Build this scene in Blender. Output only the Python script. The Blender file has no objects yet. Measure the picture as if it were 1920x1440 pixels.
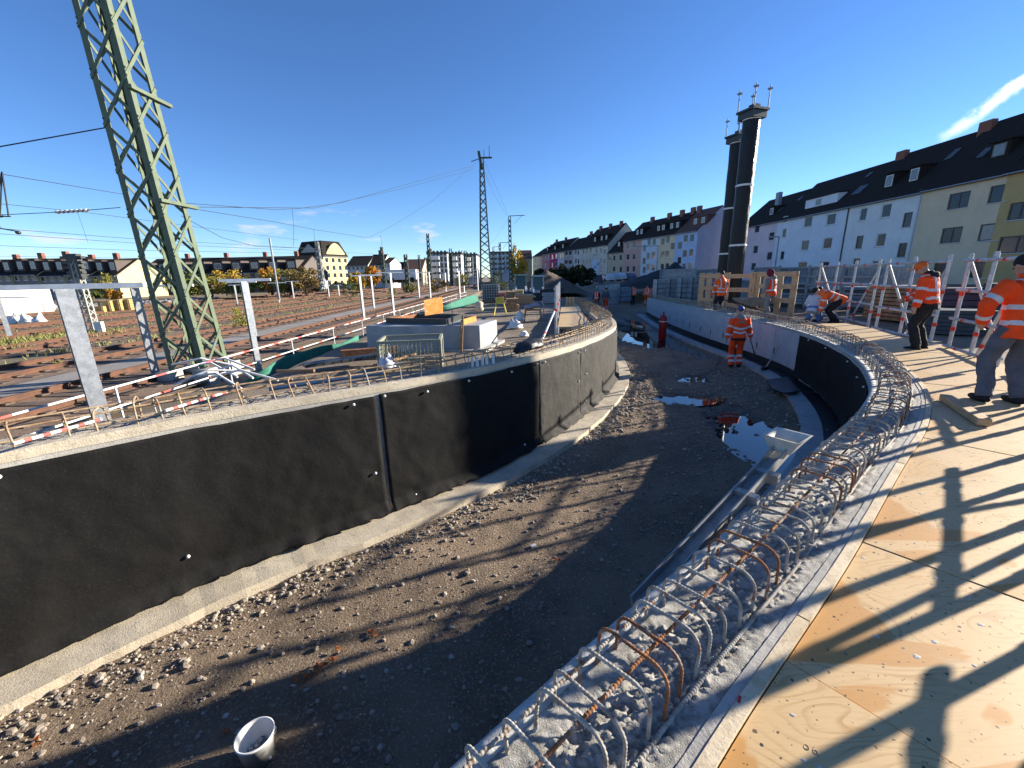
import bpy, bmesh, math, random
import numpy as np
from mathutils import Vector, Matrix, noise as mnoise, Euler
R = math.radians
random.seed(7)
S = bpy.context.scene
COL = S.collection
# ---------------------------------------------------------------- camera
F_PX, PX_W = 770.0, 1920.0
CAM_H = 1.7
PITCH = math.atan(202 / 770.0); ROLL = R(1.3)
_fw = Vector((0, math.cos(PITCH), -math.sin(PITCH))); _r0 = Vector((1, 0, 0)); _u0 = _r0.cross(_fw)
_rt = math.cos(ROLL) * _r0 - math.sin(ROLL) * _u0
_up = math.sin(ROLL) * _r0 + math.cos(ROLL) * _u0
cd = bpy.data.cameras.new('camera'); cam = bpy.data.objects.new('camera', cd); COL.objects.link(cam)
cam.matrix_world = Matrix(((_rt.x, _up.x, -_fw.x, 0), (_rt.y, _up.y, -_fw.y, 0), (_rt.z, _up.z, -_fw.z, CAM_H), (0, 0, 0, 1)))
cd.sensor_width = 36; cd.lens = 36 * F_PX / PX_W; cd.clip_start = 0.05; cd.clip_end = 3000
S.camera = cam
# ---------------------------------------------------------------- light
SUN_EL, SUN_AZ = R(16.6), R(71.5)          # azimuth from +Y towards +X
sun_dir = Vector((math.sin(SUN_AZ) * math.cos(SUN_EL), math.cos(SUN_AZ) * math.cos(SUN_EL), math.sin(SUN_EL)))
ld = bpy.data.lights.new('sun', 'SUN'); lo = bpy.data.objects.new('sun', ld); COL.objects.link(lo)
ld.energy = 5.0; ld.angle = R(0.5); ld.color = (1.0, 0.91, 0.78)
lo.rotation_euler = (-sun_dir).to_track_quat('-Z', 'Y').to_euler(); lo.location = (30, 10, 40)
def ray(px, py):
    return _fw + (px - 960) / F_PX * _rt - (py - 720) / F_PX * _up
def atz(px, py, z=0.0):
    d = ray(px, py); t = (z - CAM_H) / d.z
    return Vector((0, 0, CAM_H)) + t * d
def at(px, py, Y):
    d = ray(px, py); return Vector((0, 0, CAM_H)) + (Y / d.y) * d
def hit(px, py, P, n):
    d = ray(px, py); o = Vector((0, 0, CAM_H)); t = (Vector(P) - o).dot(n) / d.dot(n)
    return o + t * d
W = bpy.data.worlds.new('World'); S.world = W; W.use_nodes = True
nt = W.node_tree; nt.nodes.clear()
def N(nt, typ, **kw):
    n = nt.nodes.new(typ)
    for k, v in kw.items():
        if k in ('i',):
            for kk, vv in v.items(): n.inputs[kk].default_value = vv
        else: setattr(n, k, v)
    return n
def Lk(nt, a, b): nt.links.new(a, b)
def M_(nt, op, a, b=None, c=None, clamp=False):
    n = nt.nodes.new('ShaderNodeMath'); n.operation = op; n.use_clamp = clamp
    for i, v in enumerate((a, b, c)):
        if v is None: continue
        if isinstance(v, (int, float)): n.inputs[i].default_value = v
        else: nt.links.new(v, n.inputs[i])
    return n.outputs[0]
def maprange(nt, v, a, b, c=0.0, d=1.0):
    n = nt.nodes.new('ShaderNodeMapRange'); n.clamp = True; n.interpolation_type = 'SMOOTHSTEP'
    nt.links.new(v, n.inputs[0])
    for i, q in enumerate((a, b, c, d)): n.inputs[i + 1].default_value = q
    return n.outputs[0]
def mixc(nt, f, a, b):
    n = nt.nodes.new('ShaderNodeMix'); n.data_type = 'RGBA'
    if isinstance(f, (int, float)): n.inputs[0].default_value = f
    else: nt.links.new(f, n.inputs[0])
    for s, v in ((6, a), (7, b)):
        if isinstance(v, tuple): n.inputs[s].default_value = v if len(v) == 4 else (*v, 1)
        else: nt.links.new(v, n.inputs[s])
    return n.outputs[2]
sky = N(nt, 'ShaderNodeTexSky'); sky.sky_type = 'NISHITA'; sky.sun_disc = False
sky.sun_elevation = SUN_EL; sky.sun_rotation = SUN_AZ; sky.altitude = 200; sky.air_density = 0.8; sky.dust_density = 0.0; sky.ozone_density = 4.0
tc = N(nt, 'ShaderNodeTexCoord'); dirn = tc.outputs['Generated']
sep = N(nt, 'ShaderNodeSeparateXYZ'); Lk(nt, dirn, sep.inputs[0])
# low clouds over the rail yard
mp = N(nt, 'ShaderNodeMapping'); mp.inputs['Scale'].default_value = (5.0, 5.0, 19.0); mp.inputs['Location'].default_value = (.4, 1.3, 0.2); Lk(nt, dirn, mp.inputs[0])
nz = N(nt, 'ShaderNodeTexNoise', i={'Scale': 1.5, 'Detail': 6.0, 'Roughness': .55}); Lk(nt, mp.outputs[0], nz.inputs[0])
band = M_(nt, 'MULTIPLY', maprange(nt, sep.outputs[2], .015, .08), maprange(nt, sep.outputs[2], .17, .10))
left = maprange(nt, sep.outputs[0], .10, -.25)
cl = M_(nt, 'MULTIPLY', M_(nt, 'MULTIPLY', maprange(nt, nz.outputs[0], .56, .70), band), left)
cl = M_(nt, 'MULTIPLY', cl, .55)
c1 = mixc(nt, cl, sky.outputs[0], (4.6, 4.4, 4.9))
# vapour trail: band round a great circle through two directions
a_, b_ = ray(1785, 248).normalized(), ray(1925, 148).normalized()
n_ = a_.cross(b_).normalized(); t_ = (b_ - a_).normalized()
def dot(v):
    n = N(nt, 'ShaderNodeVectorMath', operation='DOT_PRODUCT'); Lk(nt, dirn, n.inputs[0]); n.inputs[1].default_value = v; return n.outputs['Value']
nz2 = N(nt, 'ShaderNodeTexNoise', i={'Scale': 26.0, 'Detail': 6.0, 'Roughness': .65}); Lk(nt, dirn, nz2.inputs[0])
dd = M_(nt, 'ABSOLUTE', M_(nt, 'ADD', dot(n_), M_(nt, 'MULTIPLY', M_(nt, 'SUBTRACT', nz2.outputs[0], .5), .022)))
al = maprange(nt, dot(t_), a_.dot(t_) - .01, b_.dot(t_) + .12)
tr = M_(nt, 'MULTIPLY', maprange(nt, dd, .013, .001), maprange(nt, nz2.outputs[0], .25, .6))
tr = M_(nt, 'MULTIPLY', M_(nt, 'MULTIPLY', tr, maprange(nt, dot(t_), a_.dot(t_) - .03, a_.dot(t_) + .03)), .75)
c2 = mixc(nt, tr, c1, (9.0, 9.0, 9.2))
# thin veil low on the sunny side
nz3 = N(nt, 'ShaderNodeTexNoise', i={'Scale': 4.0, 'Detail': 6.0, 'Roughness': .6}); Lk(nt, dirn, nz3.inputs[0])
hs = N(nt, 'ShaderNodeHueSaturation', i={'Hue': 0.507, 'Saturation': 1.10, 'Value': 1.0}); Lk(nt, sky.outputs[0], hs.inputs['Color'])
Lk(nt, hs.outputs[0], c1.node.inputs[6])
bg = N(nt, 'ShaderNodeBackground'); Lk(nt, c2, bg.inputs[0]); bg.inputs[1].default_value = .084
wo = N(nt, 'ShaderNodeOutputWorld'); Lk(nt, bg.outputs[0], wo.inputs[0])
S.view_settings.view_transform = 'Standard'; S.view_settings.look = 'None'; S.view_settings.gamma = 1; S.view_settings.exposure = 1.4
S.view_settings.use_curve_mapping = False
S.cycles.max_bounces = 6; S.cycles.diffuse_bounces = 3; S.cycles.glossy_bounces = 3; S.cycles.transparent_max_bounces = 8
S.cycles.use_denoising = True
# ---------------------------------------------------------------- materials
MATS = {}
def mat(name, c, c2=None, scale=6.0, rough=.8, bump=0.0, bscale=40.0, metal=0.0, detail=6.0, c3=None, s3=60.0, f3=.5, contrast=(.35, .65), spec=.4, trans=0.0, stretch=None, bdist=.02):
    if name in MATS: return MATS[name]
    m = bpy.data.materials.new(name); m.use_nodes = True; t = m.node_tree; b = t.nodes['Principled BSDF']
    b.inputs['Roughness'].default_value = rough; b.inputs['Metallic'].default_value = metal
    b.inputs['Specular IOR Level'].default_value = spec
    co = N(t, 'ShaderNodeTexCoord').outputs['Object']
    if stretch:
        q = N(t, 'ShaderNodeMapping'); q.inputs['Scale'].default_value = stretch; Lk(t, co, q.inputs[0]); co = q.outputs[0]
    col = None
    if c2 is not None:
        n = N(t, 'ShaderNodeTexNoise', i={'Scale': scale, 'Detail': detail, 'Roughness': .6}); Lk(t, co, n.inputs[0])
        col = mixc(t, maprange(t, n.outputs[0], *contrast), tuple(c), tuple(c2))
    if c3 is not None:
        n = N(t, 'ShaderNodeTexNoise', i={'Scale': s3, 'Detail': 3.0, 'Roughness': .7}); Lk(t, co, n.inputs[0])
        col = mixc(t, M_(t, 'MULTIPLY', maprange(t, n.outputs[0], .52, .68), f3), col if col is not None else tuple(c), tuple(c3))
    if col is None: b.inputs['Base Color'].default_value = (*c, 1)
    else: Lk(t, col, b.inputs['Base Color'])
    if bump:
        n = N(t, 'ShaderNodeTexNoise', i={'Scale': bscale, 'Detail': 5.0, 'Roughness': .65}); Lk(t, co, n.inputs[0])
        bp = N(t, 'ShaderNodeBump', i={'Strength': bump, 'Distance': bdist}); Lk(t, n.outputs[0], bp.inputs['Height']); Lk(t, bp.outputs[0], b.inputs['Normal'])
    MATS[name] = m
    return m
def plain(name, c, rough=.6, metal=0.0, spec=.4):
    return mat(name, c, tuple(min(1, x * .8) for x in c), 5.0, rough, .08, 60, metal, spec=spec)
# ---------------------------------------------------------------- mesh builder
ORG = {}
class MB:
    def __init__(s): s.v = []; s.f = []; s.m = []; s.cur = 0
    def add(s, vs, fs):
        o = len(s.v); s.v.extend([tuple(p) for p in vs]); s.f.extend([tuple(i + o for i in f) for f in fs]); s.m.extend([s.cur] * len(fs)); return s
    def box(s, c, size, M=None):
        x, y, z = (q / 2 for q in size); c = Vector(c)
        vs = [Vector((a * x, b * y, d * z)) for a in (-1, 1) for b in (-1, 1) for d in (-1, 1)]
        if M is not None: vs = [M @ v for v in vs]
        return s.add([c + v for v in vs], [(0, 1, 3, 2), (4, 6, 7, 5), (0, 4, 5, 1), (2, 3, 7, 6), (0, 2, 6, 4), (1, 5, 7, 3)])
    def rbox(s, c, size, rz=0.0, rx=0.0, ry=0.0): return s.box(c, size, Euler((rx, ry, rz)).to_matrix())
    def bar(s, p, q, w, h=None, up=(0, 0, 1)):
        p, q = Vector(p), Vector(q); d = (q - p); L = d.length
        if L < 1e-6: return s
        d.normalize(); u = Vector(up)
        if abs(d.dot(u)) > .98: u = Vector((1, 0, 0))
        a = d.cross(u).normalized(); b = a.cross(d)
        return s.box((p + q) / 2, (w, L, h or w), Matrix((a, d, b)).transposed())
    def angle(s, p, q, w, t, a, b):
        # L-profile along p-q with flanges along the unit vectors a and b
        p, q, a, b = Vector(p), Vector(q), Vector(a), Vector(b)
        poly = [(0, 0), (w, 0), (w, t), (t, t), (t, w), (0, w)]
        vs = [P + a * x + b * y for P in (p, q) for x, y in poly]
        fs = [tuple((i, (i + 1) % 6, 6 + (i + 1) % 6, 6 + i)) for i in range(6)] + [(5, 4, 3, 2, 1, 0), (6, 7, 8, 9, 10, 11)]
        return s.add(vs, fs)
    def tube(s, pts, r, n=8, cap=True):
        pts = [Vector(p) for p in pts]; rr = r if isinstance(r, (list, tuple, np.ndarray)) else [r] * len(pts)
        ref = None; vs = []
        for i, p in enumerate(pts):
            d = (pts[min(i + 1, len(pts) - 1)] - pts[max(i - 1, 0)]).normalized()
            if ref is None:
                u = Vector((0, 0, 1)) if abs(d.z) < .9 else Vector((1, 0, 0)); ref = d.cross(u).normalized()
            else:
                ref = (ref - d * ref.dot(d)).normalized()
            b = d.cross(ref)
            for k in range(n):
                a = 2 * math.pi * k / n; vs.append(p + (ref * math.cos(a) + b * math.sin(a)) * rr[i])
        fs = [(i * n + k, i * n + (k + 1) % n, (i + 1) * n + (k + 1) % n, (i + 1) * n + k) for i in range(len(pts) - 1) for k in range(n)]
        if cap: fs += [tuple(range(n - 1, -1, -1)), tuple((len(pts) - 1) * n + k for k in range(n))]
        return s.add(vs, fs)
    def rings(s, rings, closed=True, cap=True):
        n = len(rings[0]); vs = [p for r in rings for p in r]; m = n if closed else n - 1
        fs = [(i * n + k, i * n + (k + 1) % n, (i + 1) * n + (k + 1) % n, (i + 1) * n + k) for i in range(len(rings) - 1) for k in range(m)]
        if cap and closed: fs += [tuple(range(n - 1, -1, -1)), tuple((len(rings) - 1) * n + k for k in range(n))]
        return s.add(vs, fs)
    def lathe(s, c, prof, n=20, cap=True):
        c = Vector(c)
        return s.rings([[c + Vector((r * math.cos(2 * math.pi * k / n), r * math.sin(2 * math.pi * k / n), z)) for k in range(n)] for r, z in prof], cap=cap)
    def prism(s, poly, z0, z1):
        n = len(poly); vs = [(x, y, z) for z in (z0, z1) for x, y in poly]
        return s.add(vs, [(i, (i + 1) % n, n + (i + 1) % n, n + i) for i in range(n)] + [tuple(range(n - 1, -1, -1)), tuple(range(n, 2 * n))])
    def ellip(s, c, r, nu=10, nv=14, M=None):
        c = Vector(c); rs = []
        for i in range(nu + 1):
            a = -math.pi / 2 + math.pi * i / nu; a = max(min(a, 1.53), -1.53)
            ring = []
            for k in range(nv):
                b = 2 * math.pi * k / nv
                v = Vector((r[0] * math.cos(a) * math.cos(b), r[1] * math.cos(a) * math.sin(b), r[2] * math.sin(a)))
                ring.append(c + (M @ v if M is not None else v))
            rs.append(ring)
        return s.rings(rs)
    def rock(s, c, r, flat=.7, rnd=random):
        t = 1.618; base = [(-1, t, 0), (1, t, 0), (-1, -t, 0), (1, -t, 0), (0, -1, t), (0, 1, t), (0, -1, -t), (0, 1, -t), (t, 0, -1), (t, 0, 1), (-t, 0, -1), (-t, 0, 1)]
        fs = [(0, 11, 5), (0, 5, 1), (0, 1, 7), (0, 7, 10), (0, 10, 11), (1, 5, 9), (5, 11, 4), (11, 10, 2), (10, 7, 6), (7, 1, 8), (3, 9, 4), (3, 4, 2), (3, 2, 6), (3, 6, 8), (3, 8, 9), (4, 9, 5), (2, 4, 11), (6, 2, 10), (8, 6, 7), (9, 8, 1)]
        E = Euler((rnd.uniform(0, 6), rnd.uniform(0, 6), rnd.uniform(0, 6))).to_matrix(); sc = Vector((rnd.uniform(.7, 1.3), rnd.uniform(.6, 1.1), flat))
        vs = []
        for b in base:
            v = E @ (Vector(b) / 1.9 * rnd.uniform(.78, 1.12)); vs.append(Vector(c) + Vector((v.x * sc.x, v.y * sc.y, v.z * sc.z)) * r)
        return s.add(vs, fs)
    def build(s, name, mats, parent=None, loc=None, smooth=False):
        org = Vector(loc) if loc is not None else (ORG.get(parent.name, Vector()) if parent is not None else Vector())
        me = bpy.data.meshes.new(name)
        A = np.array(s.v, dtype=np.float64).reshape(-1, 3) - np.array(org)
        me.from_pydata(A.tolist(), [], s.f)
        for m in (mats if isinstance(mats, (list, tuple)) else [mats]): me.materials.append(m)
        if max(s.m, default=0) > 0: me.polygons.foreach_set('material_index', s.m)
        if smooth: me.polygons.foreach_set('use_smooth', [True] * len(me.polygons))
        me.update()
        o = bpy.data.objects.new(name, me); COL.objects.link(o)
        if parent is not None: o.parent = parent; ORG[o.name] = org
        else: o.location = org; ORG[o.name] = org
        return o
def tag(o, label=None, cat=None, group=None, kind=None):
    if label: o['label'] = label
    if cat: o['category'] = cat
    if group: o['group'] = group
    if kind: o['kind'] = kind
    return o
def thing(name, label, cat, loc=(0, 0, 0), group=None):
    o = bpy.data.objects.new(name, None); COL.objects.link(o); o.location = loc; o.empty_display_size = .2
    ORG[o.name] = Vector(loc); return tag(o, label, cat, group)
def base_of(mb): 
    A = np.array(mb.v); return (float(A[:, 0].mean()), float(A[:, 1].mean()), float(A[:, 2].min()))
def solo(mb, name, mats, label, cat, group=None, smooth=False):
    return tag(mb.build(name, mats, loc=base_of(mb), smooth=smooth), label, cat, group)
def struct(mb, name, mats, smooth=False, kind='structure'):
    return tag(mb.build(name, mats, smooth=smooth), kind=kind)
def copy_tree(o, parent=None):
    c = o.copy(); COL.objects.link(c)
    if parent is not None: c.parent = parent
    for ch in list(o.children): copy_tree(ch, c)
    return c
def ordw(i): return ('first second third fourth fifth sixth seventh eighth ninth tenth eleventh twelfth thirteenth fourteenth fifteenth sixteenth seventeenth eighteenth'.split())[i]
# ---------------------------------------------------------------- curves of the two walls (plan)
class Curve:
    def __init__(s, pts, step=.05):
        P = [Vector((*p, 0)) for p in pts]; P = [2 * P[0] - P[1]] + P + [2 * P[-1] - P[-2]]
        out = []
        for i in range(1, len(P) - 2):
            for k in range(24):
                t = k / 24; a, b, c, d = P[i - 1:i + 3]
                out.append(.5 * ((2 * b) + (c - a) * t + (2 * a - 5 * b + 4 * c - d) * t * t + (3 * b - a - 3 * c + d) * t ** 3))
        out.append(P[-2]); A = np.array([(p.x, p.y) for p in out])
        for _ in range(6): A[1:-1] = .25 * A[:-2] + .5 * A[1:-1] + .25 * A[2:]
        L = np.concatenate([[0], np.cumsum(np.hypot(*np.diff(A, axis=0).T))]); s.L = float(L[-1])
        s.u = np.arange(0, s.L, step); s.x = np.interp(s.u, L, A[:, 0]); s.y = np.interp(s.u, L, A[:, 1])
        tx, ty = np.gradient(s.x), np.gradient(s.y); l = np.hypot(tx, ty); s.tx, s.ty = tx / l, ty / l
    def pt(s, u, d=0.0):
        x, y = np.interp(u, s.u, s.x), np.interp(u, s.u, s.y); tx, ty = np.interp(u, s.u, s.tx), np.interp(u, s.u, s.ty)
        l = math.hypot(tx, ty); return float(x + ty / l * d), float(y - tx / l * d)
    def dirn(s, u):
        tx, ty = np.interp(u, s.u, s.tx), np.interp(u, s.u, s.ty); return Vector((float(tx), float(ty), 0)).normalized()
    def near(s, x, y):
        i = int(np.argmin((s.x - x) ** 2 + (s.y - y) ** 2)); return float(s.u[i])
LW = Curve([(-7.6, -.7), (-6.4, .5), (-5.2, 1.6), (-4.1, 2.68), (-3.6, 3.2), (-2.8, 3.93), (-1.7, 4.72), (-.6, 5.6), (.25, 6.5), (1.15, 7.65), (2.05, 9.2), (2.75, 10.8), (3.15, 12.5), (3.4, 14.6), (3.75, 18.4), (4.3, 25)])
RW = Curve([(-2.6, -.95), (-1.8, -.25), (-1.0, .45), (-.25, 1.08), (.06, 1.34), (.49, 1.70), (.87, 2.0), (1.69, 2.65), (2.98, 3.73), (4.27, 4.8), (5.46, 6.05), (6.65, 7.9), (7.5, 10.2), (7.85, 13), (7.95, 17), (8.4, 22), (9.5, 29)])
def zL(y): return .52 - .015 * y
def zR(y): return float(np.interp(y, [5, 10, 15, 18, 29], [0, .1, .2, .22, .05]))
def zF(y): return min(-1.1, -1.45 + .03 * y)
def fbm(x, y, z=0.0, o=4):
    return mnoise.fractal(Vector((x, y, z)), 1.0, 2.0, o)
# ---------------------------------------------------------------- materials used by many things
def grain_mat(name, light, dark, orange, stain=.5, speck=True, rings=True):
    m = bpy.data.materials.new(name); m.use_nodes = True; t = m.node_tree; b = t.nodes['Principled BSDF']
    b.inputs['Roughness'].default_value = .55; b.inputs['Specular IOR Level'].default_value = .3
    co = N(t, 'ShaderNodeTexCoord').outputs['Object']
    mp = N(t, 'ShaderNodeMapping'); mp.inputs['Rotation'].default_value = (0, 0, R(38)); mp.inputs['Scale'].default_value = (.55, 1.7, 1); Lk(t, co, mp.inputs[0])
    n0 = N(t, 'ShaderNodeTexNoise', i={'Scale': 1.5, 'Detail': 2.2, 'Roughness': .45, 'Distortion': .5}); Lk(t, mp.outputs[0], n0.inputs[0])
    # growth rings = level lines of a slow noise
    ringv = M_(t, 'FRACT', M_(t, 'MULTIPLY', n0.outputs[0], 26.0))
    ring = M_(t, 'MULTIPLY', maprange(t, ringv, .55, .92), maprange(t, ringv, 1.0, .94))
    nr = N(t, 'ShaderNodeTexNoise', i={'Scale': 2.1, 'Detail': 2.0}); Lk(t, co, nr.inputs[0])
    ring = M_(t, 'MULTIPLY', ring, M_(t, 'MULTIPLY', maprange(t, nr.outputs[0], .40, .62), .65 if rings else .15))
    col = mixc(t, ring, light, dark)
    # orange heartwood / glue stains with hard edges
    n1 = N(t, 'ShaderNodeTexNoise', i={'Scale': 1.25, 'Detail': 3.5, 'Roughness': .5, 'Distortion': .9}); Lk(t, mp.outputs[0], n1.inputs[0])
    st = maprange(t, n1.outputs[0], .535 , .555)
    col = mixc(t, M_(t, 'MULTIPLY', st, stain), col, orange)
    # fine streaks
    m2 = N(t, 'ShaderNodeMapping'); m2.inputs['Rotation'].default_value = (0, 0, R(38)); m2.inputs['Scale'].default_value = (9, 110, 1); Lk(t, co, m2.inputs[0])
    n2 = N(t, 'ShaderNodeTexNoise', i={'Scale': 1.0, 'Detail': 4.0, 'Roughness': .7}); Lk(t, m2.outputs[0], n2.inputs[0])
    col = mixc(t, M_(t, 'MULTIPLY', maprange(t, n2.outputs[0], .48, .75), .38), col, dark)
    if speck:
        n3 = N(t, 'ShaderNodeTexNoise', i={'Scale': 46.0, 'Detail': 1.0, 'Roughness': .5}); Lk(t, m2.inputs[0].links[0].from_socket, n3.inputs[0])
        col = mixc(t, M_(t, 'MULTIPLY', maprange(t, n3.outputs[0], .69, .725), .85), col, (.045, .03, .02))
        n4 = N(t, 'ShaderNodeTexNoise', i={'Scale': 2.6, 'Detail': 5.0, 'Roughness': .6}); Lk(t, co, n4.inputs[0])
        col = mixc(t, M_(t, 'MULTIPLY', maprange(t, n4.outputs[0], .52, .75), .35), col, (.36, .28, .18))
    Lk(t, col, b.inputs['Base Color'])
    bp = N(t, 'ShaderNodeBump', i={'Strength': .12, 'Distance': .004}); Lk(t, n2.outputs[0], bp.inputs['Height']); Lk(t, bp.outputs[0], b.inputs['Normal'])
    return m
PLY = grain_mat('plywood', (.59, .405, .195), (.38, .21, .07), (.50, .25, .065), .9)
PLY2 = grain_mat('plywood_pale', (.58, .415, .215), (.37, .22, .085), (.50, .295, .10), .45)
TIMBER = mat('sawn_timber', (.58, .40, .22), (.44, .27, .13), 3.0, .7, .15, 50, stretch=(2, 2, 14), c3=(.22, .13, .07), s3=24, f3=.4)
BATTEN = mat('pale_batten', (.66, .54, .36), (.50, .38, .22), 7.0, .7, .2, 60, c3=(.3, .24, .17), s3=40, f3=.5)
OLDWOOD = mat('weathered_timber', (.36, .23, .12), (.22, .13, .07), 4.0, .8, .2, 40)
CONC = mat('concrete_light', (.45, .43, .38), (.34, .32, .28), 3.0, .85, .3, 60, c3=(.25, .24, .22), s3=30, f3=.45)
CONC_G = mat('concrete_bluegrey', (.36, .37, .36), (.28, .29, .29), 1.6, .8, .12, 40, c3=(.18, .18, .18), s3=8, f3=.35)
FRESH = mat('fresh_concrete', (.46, .435, .38), (.24, .225, .19), 16.0, .75, .9, 130, c3=(.56, .53, .47), s3=55, f3=.6, bdist=.012)
SLURRY = mat('concrete_slurry', (.50, .49, .45), (.38, .37, .34), 9.0, .8, .35, 90)
FOOT = mat('footing_concrete', (.55, .48, .36), (.43, .37, .27), 2.2, .9, .35, 70, c3=(.20, .16, .11), s3=22, f3=.4)
REBAR = mat('rebar_coated', (.42, .39, .325), (.27, .24, .19), 20, .8, .15, 200, c3=(.24, .10, .035), s3=5.0, f3=1.0)
RUST = mat('rebar_rusty', (.34, .13, .04), (.18, .07, .028), 24, .85, .25, 200, c3=(.35, .32, .28), s3=9, f3=.8)
REBAR_L = mat('rebar_pale_rust', (.40, .31, .20), (.30, .19, .10), 20, .8, .15, 120, c3=(.2, .09, .04), s3=9.0, f3=.8)
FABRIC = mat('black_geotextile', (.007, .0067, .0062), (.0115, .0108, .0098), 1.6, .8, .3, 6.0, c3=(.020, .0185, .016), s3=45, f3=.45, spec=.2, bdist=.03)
FABRIC_SUNLIT = mat('geotextile_sunlit', (.026, .0245, .021), (.040, .037, .032), 3.0, .8, .5, 11.0, c3=(.06, .057, .05), s3=60, f3=.4, spec=.25, bdist=.03)  # paler copy of the black fabric, sunlight mixed into its colour
BLACKP = plain('black_plastic', (.012, .012, .013), .45)
GALV = mat('galvanised_steel', (.42, .44, .46), (.30, .32, .34), 14, .45, .1, 60, metal=.55, c3=(.6, .62, .64), s3=60, f3=.5)
WHITEP = mat('white_paint', (.74, .74, .71), (.60, .60, .57), 9, .6, .1, 50)
REDP = plain('red_paint', (.55, .03, .025), .5)
TAPE = plain('tape_red', (.60, .10, .08), .6)
GREEN_M = mat('mast_green_paint', (.112, .148, .085), (.085, .115, .068), 6, .55, .1, 60, c3=(.10, .11, .08), s3=30, f3=.5)
DARKSTEEL = plain('dark_steel', (.05, .055, .055), .5, .3)
STEELGREY = mat('formwork_steel', (.25, .29, .32), (.17, .20, .23), 8, .5, .1, 40, metal=.2)
STEELBLUE = mat('formwork_blue', (.15, .205, .26), (.10, .145, .19), 6, .55, .1, 40, metal=.2)
PANELG = mat('facing_board', (.40, .42, .44), (.34, .36, .38), 3, .7, .08, 40, c3=(.28, .29, .31), s3=5, f3=.4)
RUSTRAIL = mat('rail_rust', (.24, .085, .035), (.15, .055, .025), 10, .85, .2, 60)
SLEEPER = mat('sleeper_wood', (.15, .105, .075), (.10, .07, .05), 8, .9, .3, 40)
GLASS = plain('window_glass', (.035, .045, .058), .05, 0, .4)
GLASS_L = plain('window_glass_curtain', (.20, .21, .21), .15, 0, .6)
FRAMEW = plain('window_frame_white', (.72, .72, .70), .5)
FRAMED = plain('window_frame_dark', (.10, .08, .07), .5)
def dirtmat(name, a, b, c, s1, s3, f3, bump=.6, rough=.95, wet=None, bs=38.0, bd=.03):
    m = mat(name, a, b, s1, rough, bump, bs, c3=c, s3=s3, f3=f3, bdist=bd); return m
GROUND = dirtmat('site_soil', (.24, .18, .125), (.165, .125, .085), (.30, .26, .20), .7, 16, .6)
GRAVELF = dirtmat('trench_gravel', (.30, .215, .14), (.18, .13, .085), (.46, .38, .29), 1.1, 40, .75, 1.0, .88, bs=48, bd=.05)
BALLAST = dirtmat('ballast_brown', (.23, .155, .105), (.155, .102, .07), (.30, .24, .18), .5, 12, .6, .8)
WEEDY = dirtmat('weedy_ballast', (.25, .165, .11), (.16, .135, .07), (.31, .26, .19), .28, 9, .6, .8)
PATHG = dirtmat('walkway_grit', (.30, .27, .24), (.24, .22, .19), (.36, .34, .31), .8, 14, .4, .4)
STONEM = mat('gravel_stones', (.34, .29, .23), (.20, .16, .125), 9, .9, .3, 60, c3=(.5, .46, .40), s3=7, f3=.7)
STONEW = mat('pale_stones', (.44, .38, .29), (.30, .255, .19), 9, .9, .3, 60)
LEAFB = plain('dead_leaves', (.32, .10, .03), .8)
ASPH = mat('asphalt', (.06, .06, .062), (.045, .045, .047), 2, .9, .3, 60)
# ---------------------------------------------------------------- ground
def sm(a, b, x):
    t = min(1, max(0, (x - a) / (b - a))); return t * t * (3 - 2 * t)
LWo = np.array([LW.pt(u, -.25) for u in LW.u]); RWo = np.array([RW.pt(u, .28) for u in RW.u])
def xl(y): return float(np.interp(y, LWo[:, 1], LWo[:, 0])) + max(0, y - 25) * .12
def xr(y): return float(np.interp(y, RWo[:, 1], RWo[:, 0])) + max(0, y - 29) * .25
def hL(x, y):
    d = xl(y) - x; edge = min(-4.6, xl(y) - 2.6)
    p = (zL(y) - .10) * (1 - sm(.5, 1.7, d)) * (1 - sm(9, 14, y)) + .0 + (zL(y) - .12) * (1 - sm(.4, .8, d)) * sm(9, 14, y)
    p += (-.9 - p) * sm(29, 36, y)
    return p + (-.55 - p) * sm(edge + .1, edge - .9, x) * (1 if x < edge + .1 else 0) if x < edge + .1 else p
def ground_h(x, y):
    L, Rr = xl(y), xr(y)
    yard = -1.08 + .75 * sm(36, 110, y)
    if y < 31 and y > -1.4 and L < x < Rr: return zF(y) - .3
    if y <= 31:
        if x <= L: return hL(x, y) - .02
        return -.06 + min(0, zR(y)) - .08 * sm(1.5, 4, x - Rr)
    # beyond the ramp
    k = sm(31, 34, y)
    left = hL(x, y) if x < L + 2 else yard
    left = left + (-.55 - left) * k if x < -4.6 else left + (yard - left) * (k if x > L - 1 else sm(34, 44, y))
    right = -.1
    return left * (1 - sm(12, 17, x)) + right * sm(12, 17, x)
def axis(dense, ext):
    a = list(np.arange(dense[0], dense[1], dense[2])); s = dense[2]; x = a[-1]
    while x < ext[1]: s *= 1.22; x += s; a.append(x)
    s = dense[2]; x = a[0]; b = []
    while x > ext[0]: s *= 1.22; x -= s; b.append(x)
    return b[::-1] + a
gx, gy = axis((-8, 13, .2), (-900, 900)), axis((-2, 36, .22), (-60, 1500))
mb = MB(); nx = len(gx)
mb.v = [(x, y, ground_h(x, y) + (.03 * fbm(x * 1.3, y * 1.3) if abs(x) < 40 and y < 60 else 0)) for y in gy for x in gx]
mb.f = [(j * nx + i, j * nx + i + 1, (j + 1) * nx + i + 1, (j + 1) * nx + i) for j in range(len(gy) - 1) for i in range(nx - 1)]; mb.m = [0] * len(mb.f)
struct(mb, 'ground', GROUND, True)
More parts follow.
